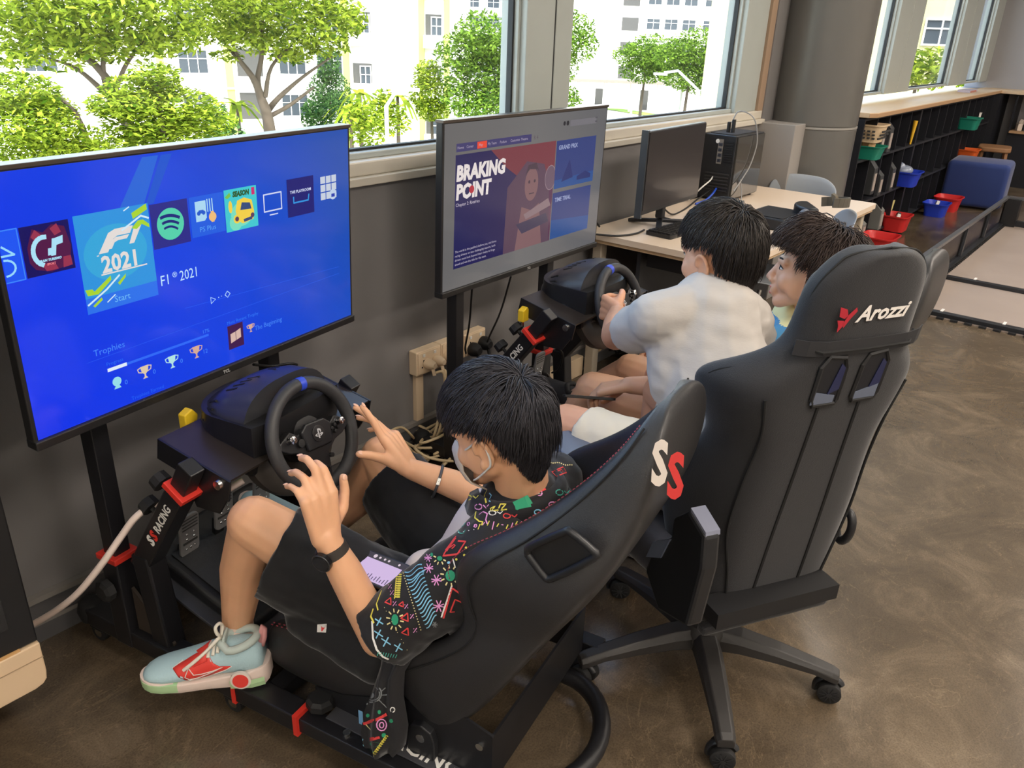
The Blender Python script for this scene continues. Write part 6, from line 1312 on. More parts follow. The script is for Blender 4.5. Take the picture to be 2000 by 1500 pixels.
        MB().tube(catmull([M @ Vector(p) for p in ((.095, .006, .134), (.10, .016, .138), (.125, .028, .116), (.155, .040, .095), (.182, .044, .075))], 4), .0042, 6).build('lace', LC, sh, smooth=60)
        MB().tube(catmull([M @ Vector(p) for p in ((.095, 0, .134), (.098, .012, .152), (.10, .010, .170), (.092, .0, .174), (.09, -.008, .156), (.095, 0, .134))], 4), .0042, 6).build('lace', LC, sh, smooth=60)
        MB().loft([[M @ Vector((x, y, z)) for y, z in ((.041, .052), (.033, .066), (0, .076), (-.033, .066))] for x in (.185, .196)], cap=False, closed=False).build('lace_bar', LC, sh, smooth=60, fix=False)
    return sh
def shoe_M(heel, toe, up=(0, 0, 1)):
    h = Vector(heel); x = (Vector(toe)-h).normalized(); z = Vector(up); z = (z-x*z.dot(x)).normalized(); y = z.cross(x); M = Matrix((x, y, z)).transposed().to_4x4(); M.translation = h; return M
# --- the person in the doodle shirt (nearest)
M1 = Matrix.Translation((.67, 1.93, 0)) @ Matrix.Rotation(R(10.5), 4, 'Z')
W1 = lambda u, v, z: M1 @ Vector((u, -v, z))
V1 = lambda u, v, z: M1.to_3x3() @ Vector((u, -v, z))
p1 = thing('person', 'person in black doodle shirt, black shorts and face mask in the nearest racing seat', 'person', (0, 0, 0))
nails = []
b = MB()
HM1 = hframe(W1(.262, 1.087, .836), 97, 19, 4)
neck1 = W1(.30, 1.135, .665)
head_pieces(b, HM1, neck1, 1.04)
b.chain([neck1, W1(.31, 1.12, .58), W1(.31, 1.07, .45), W1(.31, .99, .335)], [.062, .105, .110, .105])
b.chain([W1(.30, 1.13, .64), W1(.155, 1.115, .615), W1(.07, .919, .378), W1(.043, .856, .545), W1(.03, .825, .622)], [.055, .052, .042, .036, .027])
b.chain([W1(.30, 1.13, .64), W1(.47, 1.12, .63), W1(.505, .95, .495), W1(.455, .855, .542), W1(.41, .765, .578)], [.055, .050, .042, .036, .026])
for hip, knee, calf, ank in ((W1(.225, .95, .315), W1(.068, .585, .555), W1(.078, .52, .40), W1(.078, .475, .215)), (W1(.395, .95, .315), W1(.50, .612, .522), W1(.49, .53, .38), W1(.44, .415, .235))):
    b.chain([hip, hip.lerp(knee, .5), knee], [.088, .076, .060]); b.chain([knee, calf, ank], [.056, .054, .036])
b.cap(W1(.078, .475, .215), .034, W1(.045, .50, .165), .034); b.cap(W1(.435, .415, .235), .034, W1(.425, .27, .25), .03)
hand(b, W1(.03, .825, .622), V1(.08, -.22, 1), V1(1, .25, .1), V1(0, -1, 0), [(22, 48, 40, .8), (16, 42, 36, .9), (30, 45, 32, 1.2), (34, 40, 28, 2.2)], [(.45, .85, .25), (.90, .42, .12), (1., .1, .05)], 1.03, nails)
hand(b, W1(.41, .765, .578), V1(.02, -.68, .74), V1(-.80, -.1, .5), V1(-.45, -.75, -.5), [(-10, 6, 6, 4.0), (4, 14, 10, 1.5), (14, 22, 16, 1.2), (24, 28, 20, 1.2)], [(.35, .72, .62)]*3, 1.06, nails, [V1(-.60, -.68, .55), V1(-.76, -.58, .44), V1(-.82, -.52, .36)])
link('body', remesh(b, .0042, 5), SK1, p1)
nail_parts(nails, p1)
face_parts(HM1, p1, 1.04)
HR1 = hair_mat('hair black cool', (50, 48, 50), (215, 222, 245))
def keep1(d):
    if d.z > .62: return True
    if d.y > .60 and d.z < .42: return False
    if d.y > .05: return d.z > .16 - .0*d.y
    if d.y > -.30: return d.z > .12
    if d.y > -.45: return d.z > -.2
    return d.z > -.80
hair(HM1 @ Matrix.Scale(1.04, 4), p1, HR1, keep1, (.16, -.66, .68), 10500, lambda d: (.036 if abs(d.x) > .55 and d.y > -.35 and d.z < .5 else .085) if d.z > .1 else .04, lambda d: .018 if d.z > .15 else .006, .30, seed=4, width=.0010, fringe=(0, .12, 0), nape=.75, fr=.12)
# face mask with loops
T1 = lambda x, y, z: HM1 @ Vector((x*1.04, y*1.04, z*1.04))
MSK = mat('mask beige', (196, 184, 172), .8, bump=.2, bscale=300)
g = []
for z, ys, w_ in ((-.006, .104, .040), (-.022, .117, .055), (-.05, .116, .063), (-.078, .108, .060), (-.10, .088, .045)):
    g.append([T1(w_*s, ys-(.052+.0*z)*abs(s)**2.2, z-.006*abs(s)) for s in (-1, -.75, -.5, -.25, 0, .25, .5, .75, 1)])
o = MB().loft(g, cap=False, closed=False).build('face_mask', MSK, p1, smooth=180, fix=False); md = o.modifiers.new('s', 'SOLIDIFY'); md.thickness = .003
for s in (-1, 1):
    MB().tube(catmull([T1(s*.052, .055, -.016), T1(s*.068, .03, -.004), T1(s*.078, .0, .012), T1(s*.081, -.014, .020), T1(s*.084, -.028, .0), T1(s*.083, -.026, -.03), T1(s*.078, -.006, -.046), T1(s*.066, .03, -.068), T1(s*.055, .05, -.078)], 4), .0022, 6).build('mask_loop', mat('loop white', (220, 216, 208), .7), o, smooth=60)
# white tee under the open shirt
b = MB(); b.chain([W1(.31, 1.08, .56), W1(.305, 1.03, .44), W1(.31, .96, .35)], [.113, .118, .118]); b.cap(W1(.25, 1.0, .45), .085, W1(.20, .955, .475), .055)
link('tee', remesh(b, .008, 4), mat('white tee', (222, 208, 202), .85, bump=.3, bscale=40), p1)
# the black doodle shirt: body, short wide sleeves
SHB = mat('black shirt cloth', (24, 23, 26), .8, bump=.35, bscale=26, sheen=.2)
b = MB(); b.chain([W1(.30, 1.14, .62), W1(.305, 1.13, .52), W1(.31, 1.08, .40), W1(.31, 1.04, .33)], [.118, .128, .132, .13])
b.chain([W1(.30, 1.145, .65), W1(.16, 1.12, .612)], [.072, .072]); b.chain([W1(.30, 1.145, .655), W1(.455, 1.125, .63)], [.075, .074])
flat_cyl(b, W1(.165, 1.13, .62), .072, W1(.060, .938, .405), .080, sq=1.0); b.cap(W1(.165, 1.125, .615), .072, W1(.12, 1.05, .53), .076)
b.cap(W1(.15, 1.10, .54), .07, W1(.17, 1.10, .44), .07)
flat_cyl(b, W1(.455, 1.125, .63), .072, W1(.535, .955, .495), .062); b.cap(W1(.455, 1.125, .63), .072, W1(.48, 1.07, .58), .072)
sme = remesh(b, .006, 4); ruffle(sme, .0055, 17., 3.)
shirt = link('shirt', sme, SHB, p1)
GRC = mat('green collar', (40, 110, 84), .8)
b = MB(); pts = []
for a in range(-60, 241, 20): pts.append((a, math.cos(R(a)), math.sin(R(a))))
g = []
for a, c, s in pts:
    q = W1(.30+.078*c, 1.118+.070*s, .668+.018*s); g.append([q, q+V1(.012*c, .012*s, .040), q+V1(.028*c, .028*s, .030), q+V1(.036*c, .04*s, -.004)])
o = collar1 = MB().loft(g, cap=False, closed=False).build('collar', SHB, shirt, smooth=180, fix=False); md = o.modifiers.new('s', 'SOLIDIFY'); md.thickness = .002; md.offset = 0
# shirt tail hanging over the seat edge
g = []
for u, v0, v1, z, bu in ((.125, .93, 1.06, .36, .0), (.06, .935, 1.02, .385, .01), (.036, .94, 1.00, .33, .018), (.030, .925, 1.00, .27, .02), (.024, .905, 1.015, .20, .022), (.020, .90, 1.01, .145, .02), (.022, .905, .985, .105, .012)):
    ring = []
    for i in range(15):
        s = i/14; v = v0+(v1-v0)*s; ring.append(W1(u-bu*math.sin(s*PI)-.007*math.sin(s*PI*4+z*14), v, z-.012*math.sin(s*5)))
    for i in range(14, -1, -1):
        s = i/14; v = v0+(v1-v0)*s; ring.append(W1(u+.010, v, z-.012*math.sin(s*5)))
    g.append(ring)
tail = MB().loft(g).build('shirt_tail', SHB, shirt, smooth=60)
MB().loft([[W1(.018, v, z) for z in (.165, .185, .205)] for v in (.893, .905)], cap=False, closed=False).build('tail_lining', mat('blue lining', (110, 160, 200), .7), shirt, fix=False)
# doodles printed on the cloth: drawn where the photo shows them, lying on the cloth itself
dg = bpy.context.evaluated_depsgraph_get(); dg.update()
def bvh_of(o):
    return BVHTree.FromPolygons([v.co.copy() for v in o.data.vertices], [tuple(p.vertices) for p in o.data.polygons])
BV = [bvh_of(shirt), bvh_of(tail), bvh_of(collar1)]
INK = {k: mat('ink '+k, c, .7) for k, c in dict(white=(228, 226, 222), red=(216, 62, 62), yellow=(226, 212, 84), pink=(226, 150, 206), blue=(132, 196, 226), green=(40, 150, 108), teal=(70, 170, 150), cream=(230, 214, 150), grey=(120, 124, 126)).items()}
def hitpx(x, y):
    d = ray(x, y).normalized(); best = None
    for q in BV:
        h = q.ray_cast(CAM, d)
        if h[0] is not None and (best is None or h[3] < best[2]): best = (h[0], h[1] if h[1].dot(d) < 0 else -h[1], h[3])
    return best
def zp(pts, box, sc): return [(box[0]+x/sc, box[1]+y/sc) for x, y in pts]
_ink = {}
def ink(col, pts, w_=.0013, fill=False):
    """one drawn line (or filled spot) on the shirt"""
    dn = []
    for a, c in zip(pts[:-1], pts[1:]):
        n_ = max(1, int(math.hypot(c[0]-a[0], c[1]-a[1])/3)); dn += [(a[0]+(c[0]-a[0])*k/n_, a[1]+(c[1]-a[1])*k/n_) for k in range(n_)]
    dn.append(pts[-1]); hs = [hitpx(*q) for q in dn]; runs = [[]]
    for h in hs:
        if h is None or (runs[-1] and (h[0]-runs[-1][-1][0]).length > .03): runs.append([])
        if h is not None: runs[-1].append(h)
    mb = _ink.setdefault(col, MB())
    if fill:
        r_ = [h[0]+h[1]*.0014 for h in hs if h is not None]
        if len(r_) >= 3:
            c = sum(r_, Vector())/len(r_); mb.add([c]+r_, [(0, i+1, (i+1) % len(r_)+1) for i in range(len(r_))])
        return
    for r_ in runs:
        if len(r_) < 2: continue
        L, Rr = [], []
        for i, h in enumerate(r_):
            t = (r_[min(i+1, len(r_)-1)][0]-r_[max(i-1, 0)][0]);
            if t.length < 1e-7: t = Vector((0, 0, 1))
            s = t.cross(h[1]).normalized()*w_; p = h[0]+h[1]*.0013; L.append(p+s); Rr.append(p-s)
        mb.add(L+Rr, [(i, i+1, len(L)+i+1, len(L)+i) for i in range(len(L)-1)])
Z = ((640, 1000), 5.0)
def zz(*p): return [(Z[0][0]+x/Z[1], Z[0][1]+y/Z[1]) for x, y in p]
def spot(col, x, y, rx, ry=None): ink(col, zz(*[(x+rx*math.cos(a*.628), y+(ry or rx)*math.sin(a*.628)) for a in range(10)]), fill=True)
def sun_(x, y, rx, ry, ray_r):
    spot('green', x, y, rx, ry)
    for a in range(0, 360, 36):
        c, s = math.cos(R(a+10)), math.sin(R(a+10)); ink('cream', zz((x+c*(rx+16), y+s*(ry+16)), (x+c*(rx+ray_r), y+s*(ry+ray_r))))
def star_(col, x, y, r_):
    for a in (10, 65, 115, 160): c, s = math.cos(R(a)), math.sin(R(a)); ink(col, zz((x-c*r_*.9, y-s*r_), (x+c*r_*.9, y+s*r_)), .0011)
def cross_(x, y, r_): ink('blue', zz((x-r_*.6, y+r_), (x+r_*.5, y-r_))); ink('blue', zz((x-r_, y-r_*.7), (x+r_, y+r_*.6)))
def tri_(x, y, r_): ink('red', zz((x+r_*.7, y-r_), (x-r_, y+r_*.3), (x+r_*.8, y+r_), (x+r_*.7, y-r_)), .0013)
def pct(x, y): ink('pink', zz((x-18, y+24), (x+16, y-22)), .0009); spot('pink', x-14, y-14, 5); spot('pink', x+14, y+14, 5)
sun_(660, 1050, 34, 55, 52); sun_(1200, 622, 48, 55, 50); spot('green', 1098, 455, 26, 24); spot('green', 1020, 420, 14, 20)
for a in (20, 60, 110, 150, 200): c, s = math.cos(R(a)), math.sin(R(a)); ink('cream', zz((1098+c*38, 455+s*36), (1098+c*64, 455+s*66)))
for x, y, r_ in ((1065, 665, 56), (1085, 915, 60), (990, 550, 50), (985, 450, 40)): star_('pink', x, y, r_)
star_('grey', 1045, 1095, 30)
for x, y, r_ in ((505, 1070, 40), (500, 1190, 42), (572, 1265, 46), (690, 1320, 40)): cross_(x, y, r_)
for x, y, r_ in ((595, 872, 34), (722, 900, 26), (755, 1025, 40), (760, 1165, 36)): tri_(x, y, r_)
for x, y in ((612, 730), (632, 790), (658, 895), (772, 920), (826, 1015), (855, 1150)): pct(x, y)
for k in range(16):
    x0 = 755+k*11+max(0, k-4)*4; y0 = 590+k*36; pts = []
    for t in range(9): s = t/8; pts.append((x0+s*(150-4*k if k > 3 else 110)+(10 if k > 3 else 60)*s, y0-s*(125 if k > 2 else 70)+18*math.sin(s*6.0)))
    ink('blue', zz(*pts), .0012)
ink('yellow', zz(*[(700+30*math.sin(q*1.05)-q*.3, 610+q*3.6+8*math.cos(q*1.05)) for q in range(0, 66)]), .0012)
for k in range(22): spot('cream', 742+k*8, 600+k*26, 6)
ink('red', zz((1255, 240), (1150, 395), (1130, 430), (1270, 412), (1350, 290), (1275, 285)), .0018); ink('red', zz((1250, 255), (1160, 380)), .004); ink('red', zz((1195, 350), (1235, 320), (1250, 330), (1215, 360)), .0014)
ink('white', zz((1215, 715), (1110, 1025)), .0016); ink('red', zz((1130, 1035), (1215, 740), (1340, 825)), .0018); ink('red', zz((1195, 975), (1245, 850), (1310, 880)), .0015); ink('red', zz((1195, 975), (1240, 970)), .0013)
ink('yellow', zz((530, 770), (480, 900), (495, 960)), .0016); ink('yellow', zz((450, 945), (425, 1020), (455, 1085)), .002); ink('white', zz((437, 1065), (445, 1230), (480, 1340), (540, 1410), (595, 1435)), .0022)
ink('white', zz((1225, 455), (1250, 545)), .0014); spot('blue', 1187, 495, 18, 14)
for k in range(14): ink('blue', zz((1080+k*5, 300-k*3), (1150+k*3, 250-k*2)), .0008) if k % 3 == 0 else spot('cream', 540+k*18, 900+k*34, 4)
for x, y in ((1355, 350), (1338, 420), (1318, 482), (1260, 462), (1390, 620), (1335, 680), (1345, 725)): spot('yellow', x, y, 12)
for k in range(3): ink('teal', zz(*[(1310+34*math.cos(q*.5), 40+k*70+34*math.sin(q*.5)) for q in range(10)]), .0013)
for x, y in ((1378, 120), (1445, 138)): ink('pink', zz(*[(x+12*math.cos(q*.7), y+16*math.sin(q*.7)) for q in range(10)]), .001)
ink('yellow', zz((1450, 0), (1440, 60), (1480, 95), (1515, 100), (1505, 135)), .0015); ink('pink', zz((1480, 30), (1520, 0), (1560, 20), (1545, 80), (1560, 120)), .0014)
for k in range(8): spot('white', 1080+k*50, 245-k*10, 5); ink('teal', zz((500+k*25, 1360+k*4), (485+k*25, 1400+k*3)), .0008)
Z = ((820, 680), 4.69)   # collar and far sleeve
ink('green', zz((870, 1450), (1010, 1385)), .010); ink('red', zz((1060, 1330), (1150, 1290)), .0022); ink('pink', zz(*[(1095+24*math.cos(q*.7), 1328+26*math.sin(q*.7)) for q in range(10)]), .0012); ink('white', zz(*[(1100+12*math.cos(q*.7), 1325+12*math.sin(q*.7)) for q in range(10)]), .001)
ink('yellow', zz((655, 1500), (650, 1470), (690, 1450), (660, 1490), (720, 1480), (740, 1430), (790, 1430), (745, 1480), (800, 1480)), .0014); ink('yellow', zz((620, 1300), (595, 1350), (610, 1420)), .0016); ink('blue', zz((640, 1330), (660, 1350), (635, 1400), (650, 1410)), .0012)
ink('red', zz((1205, 1140), (1310, 1090), (1340, 1140), (1250, 1180), (1210, 1140)), .0014); ink('red', zz((1235, 1140), (1295, 1115), (1310, 1140)), .0012)
for k in range(12): spot('cream', 1180+k*19, 1045+6*math.sin(k)+k*3, 6)
Z = ((0, 0), 1.)
for k, (x, y) in enumerate(((915, 972), (935, 990), (962, 1002), (990, 1008), (1050, 1000), (1078, 985), (1092, 962))):
    c = ('yellow', 'pink', 'white', 'red', 'blue', 'pink', 'teal')[k]
    ink(c, [(x+7*math.cos(q*.7), y+5*math.sin(q*.7)) for q in range(10)], .0012); ink(c, [(x+9, y-3), (x+15, y+2), (x+20, y-4)], .0012)
ink('green', [(1006, 990), (1036, 984)], .007)
for k in range(16): ink('yellow' if k % 2 else 'pink', [(925+9*k, 1030+5*math.sin(k*1.9)), (929+9*k, 1022+4*math.cos(k))], .001)
Z = ((660, 1260), 6.25)  # the hanging tail
ink('red', zz((400, 90), (330, 180), (320, 270), (370, 300), (405, 240), (410, 150)), .0012); ink('white', zz((462, 125), (405, 315)), .0013)
for P_ in ([(310, 335), (415, 425), (385, 525), (285, 465), (310, 335)], [(290, 430), (400, 430)], [(310, 400), (395, 490)], [(300, 470), (400, 400)], [(320, 440), (360, 400), (390, 450), (340, 480), (320, 440)]): ink('pink', zz(*P_), .0013)
for x, y in ((440, 450), (425, 500), (360, 545), (315, 520), (285, 495)): ink('yellow', zz((x-16, y-12), (x+18, y), (x-8, y+18)), fill=True)
spot('yellow', 240, 575, 26, 34); spot('red', 240, 478, 22); spot('red', 212, 680, 24, 20); spot('grey', 415, 612, 38, 36)
ink('grey', zz(*[(415+115*math.cos(R(q)), 585+110*math.sin(R(q))) for q in range(-40, 190, 12)]), .0015); ink('grey', zz(*[(430+78*math.cos(R(q)), 590+82*math.sin(R(q))) for q in range(-60, 150, 12)]), .0011)
for a in ((255, 745, 320, 735), (365, 705, 290, 850), (440, 705, 450, 785), (500, 665, 600, 760), (525, 605, 605, 605), (530, 560, 580, 515)): ink('grey', zz(a[:2], a[2:]), .0012)
spot('green', 370, 856, 24); spot('green', 505, 812, 20, 26); spot('green', 165, 810, 30, 24); spot('green', 655, 920, 24); spot('green', 560, 1095, 28); spot('green', 455, 1205, 60, 26)
ink('red', zz((255, 955), (330, 955), (460, 910), (600, 840)), .0032); ink('red', zz((395, 1150), (510, 1120)), .0035)
ink('pink', zz(*[(535+62*math.cos(q*.55), 970+70*math.sin(q*.55)) for q in range(13)]), .0014); ink('pink', zz(*[(535+28*math.cos(q*.6), 972+34*math.sin(q*.6)) for q in range(12)]), .0013); ink('white', zz(*[(668+24*math.cos(q*.6), 785+30*math.sin(q*.6)) for q in range(12)]), .0012)
ink('cream', zz((345, 965), (405, 1030)), .0016); ink('white', zz((205, 1160), (250, 1240)), .001); ink('white', zz((245, 1155), (220, 1230)), .001); ink('blue', zz((280, 1150), (320, 1230)), .001); ink('blue', zz((310, 1140), (290, 1220)), .001)
for k in range(8): ink('green', zz((200+k*28, 1330-k*9), (245+k*28, 1390-k*12)), .0012)
ink('yellow', zz(*[(600-q*3.2+18*math.sin(q*1.2), 1100+q*4.6+14*math.cos(q*1.2)) for q in range(0, 56)]), .0009)
for col, mb in _ink.items():
    if mb.v: tag(mb.build('doodle_print', INK[col], shirt, fix=False), kind='stuff')
# black shorts with wide legs
SHT = mat('black shorts cloth', (20, 20, 22), .85, bump=.3, bscale=22, sheen=.25)
b = MB(); b.chain([W1(.31, 1.0, .35), W1(.31, .97, .32)], [.128, .125])
for hp_, kn, dz in ((W1(.225, .95, .315), W1(.075, .60, .535), .040), (W1(.395, .95, .315), W1(.495, .63, .512), .03)):
    e = hp_.lerp(kn, .93); b.chain([hp_, hp_.lerp(kn, .4)], [.10, .092]); flat_cyl(b, hp_.lerp(kn, .12)-Vector((0, 0, .01)), .098, e-Vector((0, 0, dz)), .094, sq=1.30)
b.cap(W1(.13, .68, .40), .045, W1(.13, .86, .30), .06)
b.cap(W1(.085, .70, .33), .05, W1(.10, .88, .285), .06)
sme = remesh(b, .006, 5); ruffle(sme, .0055, 14., 9.); sho = link('shorts', sme, SHT, p1)
BV = [bvh_of(sho)]; _ink = {}
Z = ((380, 680), 2.42)
for x, y, k in ((604, 1322, 1), ):
    ink('white', zz((x-22, y-18), (x+22, y-22), (x+18, y+22), (x-24, y+20)), fill=True); 
for col, mb in _ink.items():
    if mb.v: mb.build('shorts_label', INK[col], sho, fix=False)
_ink = {}
ink('red', zz((600, 1308), (618, 1306), (614, 1336), (600, 1338)), fill=True)
for col, mb in _ink.items():
    if mb.v:
        for i in range(len(mb.v)): mb.v[i] = mb.v[i]+(CAM-mb.v[i]).normalized()*.001
        mb.build('shorts_label', INK[col], sho, fix=False)
# watch and bracelet
WD = mat('watch black', (22, 22, 24), .25); WST = mat('watch strap', (52, 46, 42), .7)
wc = W1(.034, .834, .592); wax = (W1(.03, .825, .622)-W1(.043, .856, .545)).normalized()
a = wax.orthogonal().normalized(); bb = wax.cross(a)
rg = [[wc+wax*o+(a*math.cos(t)+bb*math.sin(t))*r_ for t in [2*PI*k/28 for k in range(28)]] for o, r_ in ((-.011, .0315), (-.009, .0345), (.009, .0335), (.011, .0305))]
ws = MB().loft(rg, cap=False).build('watch', WST, p1, smooth=50, fix=False); md = ws.modifiers.new('s', 'SOLIDIFY'); md.thickness = .003
face_d = (V1(-1, .15, -.1)); face_d = (face_d-wax*face_d.dot(wax)).normalized(); fc = wc+face_d*.033
MB().tube([fc, fc+face_d*.009, fc+face_d*.0105], [.0215, .0215, .018], 28).build('watch_case', WD, ws, smooth=40); MB().cyl(fc+face_d*.0104, fc+face_d*.0112, .0165, seg=28).build('watch_glass', mat('watch glass', (12, 12, 14), .05, coat=1.), ws); MB().tube([fc+face_d*.009+(wax*math.cos(t)+face_d.cross(wax)*math.sin(t))*.0195 for t in [2*PI*k/24 for k in range(24)]], .0016, 6, closed=True).build('watch_bezel', mat('bezel steel', (90, 90, 94), .3, metal=.8), ws)
bc = W1(.44, .825, .546); bax = (W1(.41, .765, .567)-W1(.455, .855, .535)).normalized(); a = bax.orthogonal().normalized(); bb = bax.cross(a)
br = MB().tube([bc+(a*math.cos(t)+bb*math.sin(t))*.040 for t in [2*PI*k/28 for k in range(28)]], .0038, 8, closed=True).build('bracelet', mat('bracelet grey', (86, 84, 86), .4, metal=.5), p1, smooth=60)
cdir = (CAM-bc).normalized(); cdir = (cdir-bax*cdir.dot(bax)).normalized()
MB().box((0, 0, 0), (.009, .006, .018)).xf(frame_M(bc+cdir*.0405, bax, cdir)).build('clasp', STEEL, br, bevel=.001)
# sock and shoes
MB().tube([W1(.078, .475, .222), W1(.066, .485, .20), W1(.05, .497, .17)], [.0385, .041, .042], 18).build('sock', mat('sock white', (226, 204, 190), .9, bump=.5, bscale=120), p1, smooth=60)
SHC = dict(upper=mat('shoe pale blue', (176, 206, 214), .7, bump=.25, bscale=220), sole=mat('sole cream pink', (226, 206, 196), .55), collar=mat('shoe grey green', (190, 202, 196), .8))
shoe(p1, shoe_M(W1(.062, .578, .112), W1(-.085, .35, .100)) @ Matrix.Scale(.97, 4), SHC, fancy=True)
shoe(p1, shoe_M(W1(.435, .42, .155), W1(.425, .16, .262), (0, 0, 1)), SHC)
# phone lying on the lap
ph = thing('phone', 'black smartphone with lit pale screen lying on the lap of the doodle shirt person', 'phone')
BV = [bvh_of(sho)]; _dg = ray(732, 1112).normalized(); _h = BV[0].ray_cast(CAM, _dg); _hp = _h[0]-_dg*.022; print('LAP', _h[3])
_c = (at_d(775, 1106, 1.)-CAM, at_d(696, 1066, 1.)-CAM); _t = _hp-CAM; _k = _t.length/_dg.length
Mp = frame_M(_hp, V1(-.12, .98, .10), V1(.95, .10, .30))
MB().prism(rrect(.158, .076, .01), -.004, .004, Mp).build('case', mat('phone case', (30, 29, 30), .35), ph, bevel=.001)
MB().prism(rrect(.150, .070, .007), .0041, .0044, Mp).build('display', screen_mat('phone grey', (74, 66, 62), .9, .15), ph)
MB().prism(rrect(.105, .052, .001, cx=.012, cy=-.006), .0045, .0047, Mp).build('display_page', screen_mat('phone lilac', (214, 188, 226), .95, .15), ph)
for i in range(12):
    MB().prism(rrect(.0022, .008+.003*(i % 3), .0008, cx=-.032+i*.0078, cy=-.024+.0015*(i % 3)), .0048, .0049, Mp).build('display_line', screen_mat('phone ink', (110, 92, 120), .6, .2), ph)
for i, (x, r_) in enumerate(((-.02, .005), (-.006, .003), (.008, .003), (.02, .003), (.05, .003))): MB().prism([(x+r_*math.cos(a*.6), .028+r_*math.sin(a*.6)) for a in range(10)], .0046, .0048, Mp).build('display_icon', screen_mat('phone icon', (230, 210, 220), .9, .2), ph)
for x0, x1, y in ((-.066, -.066, .018), (-.058, -.058, .0)): MB().prism(rrect(.0016, .02, .0006, cx=x0, cy=y), .0046, .0048, Mp).build('display_line', screen_mat('phone text', (220, 214, 210), .8, .2), ph)
# --- the person in the white T-shirt, sitting on the office chair and reaching for the far wheel
p2 = thing('person', 'person in white T-shirt on the office chair with a hand on the far wheel', 'person')
nails = []
HM2 = hframe(at_d(1404, 500, 2.10), 76, 6, 3); nk2 = Vector((1.892, .822, .965))
shL, shR = Vector((1.755, .925, .915)), Vector((1.995, .78, .89)); pel = Vector((1.73, .655, .59))
elb, wri = at_d(1203, 655, 2.34), at_d(1206, 612, 2.58)
b = MB(); head_pieces(b, HM2, nk2, 1.06)
b.chain([nk2, Vector((1.88, .83, .86)), Vector((1.80, .74, .72)), pel], [.062, .105, .11, .115])
b.chain([Vector((1.89, .83, .92)), shL, elb, elb.lerp(wri, .45), wri], [.06, .052, .044, .042, .029])
elR = Vector((2.22, .82, .72)); wrR = Vector((2.17, 1.0, .66)); b.chain([Vector((1.89, .83, .92)), shR, elR, wrR], [.06, .052, .044, .028])
for hip, knee, ank in ((Vector((1.645, .70, .575)), Vector((1.655, 1.095, .585)), Vector((1.70, 1.13, .14))), (Vector((1.82, .61, .575)), Vector((2.0, .99, .60)), Vector((2.02, 1.05, .14)))):
    b.chain([hip, hip.lerp(knee, .5), knee], [.095, .083, .062]); b.chain([knee, knee.lerp(ank, .35)+Vector((-.01, -.02, 0)), ank], [.058, .058, .038]); b.cap(ank, .036, ank+Vector((.02, .05, -.07)), .036)
hd = Vector((2.189, 1.343, .745))-wri
hand(b, wri, hd, Vector((.15, .05, 1)), Vector((.8, -.6, 0)), [(52, 75, 50, .8), (60, 78, 50, .8), (64, 78, 50, .8), (66, 76, 50, .8)], [(.62, .5, .6), (.8, .25, .55), (.9, 0, .45)], 1.04, nails)
hand(b, wrR, Vector((.15, .9, -.35)), Vector((-1, -.2, .2)), Vector((0, 0, -1)), [(20, 25, 20), (22, 25, 20), (24, 25, 20), (26, 25, 20)], [(.6, .8, .2), (.8, .4, .2), (.9, .2, .2)], 1.0)
link('body', remesh(b, .0045, 5), SK2, p2); nail_parts(nails, p2); face_parts(HM2, p2, 1.06)
HR2 = hair_mat('hair black', (44, 40, 38), (235, 230, 225))
def keep2(d):
    if d.z > .60: return True
    if d.y > .55 and d.z < .40: return False
    if d.y > .05: return d.z > .10
    if d.y > -.30: return d.z > .14
    if d.y > -.45: return d.z > -.2
    return d.z > -.78
hair(HM2 @ Matrix.Scale(1.06, 4), p2, HR2, keep2, (.12, -.5, .82), 9500, lambda d: (.034 if abs(d.x) > .5 and d.y > -.35 and d.z < .5 else .075) if d.z > 0 else .05, lambda d: .013 if d.z > .1 else .007, .45, seed=8, width=.0010, nape=.75, fr=.3)
WT = mat('white slub tee', (188, 182, 176), .85, bump=.12, bscale=110, stretch=(1, 1, 3.5), var=.03, vscale=20)
b = MB(); b.chain([Vector((1.885, .825, .905)), Vector((1.855, .80, .80)), Vector((1.79, .72, .70)), Vector((1.72, .66, .60)), Vector((1.70, .64, .555))], [.125, .150, .152, .150, .145])
b.chain([Vector((1.89, .825, .93)), shL+Vector((0, -.01, .0))], [.085, .072]); b.chain([Vector((1.89, .825, .93)), shR], [.085, .074]); b.cap(Vector((1.80, .86, .84)), .09, Vector((1.77, .84, .76)), .08); b.cap(shR-Vector((.03, -.02, .06)), .08, Vector((1.93, .70, .74)), .09)
flat_cyl(b, shL+Vector((0, -.02, 0)), .070, shL.lerp(elb, .50)-Vector((0, 0, .010)), .068); flat_cyl(b, shR, .074, shR.lerp(elR, .7), .074)
sme = remesh(b, .006, 5); ruffle(sme, .007, 9., 21., (1, 1, 1.8)); tee = link('t_shirt', sme, WT, p2)
MB().tube([nk2+Vector((.87, -.49, 0))*(.066*math.cos(t))+Vector((.49, .87, .25))*(.058*math.sin(t))+Vector((0, 0, .006)) for t in [2*PI*k/30 for k in range(30)]], .008, 8, closed=True).build('neckband', WT, tee, smooth=180)
b = MB(); b.chain([pel+Vector((0, 0, -.02)), pel], [.128, .12])
for hip, knee in ((Vector((1.645, .70, .575)), Vector((1.655, 1.095, .585))), (Vector((1.82, .61, .575)), Vector((2.0, .99, .60)))): flat_cyl(b, hip, .105, hip.lerp(knee, .84), .082); b.cap(hip, .105, hip.lerp(knee, .2), .10)
sme = remesh(b, .008, 4); ruffle(sme, .005, 14., 2.); link('shorts', sme, mat('cream shorts', (224, 214, 194), .85, bump=.3, bscale=40), p2)
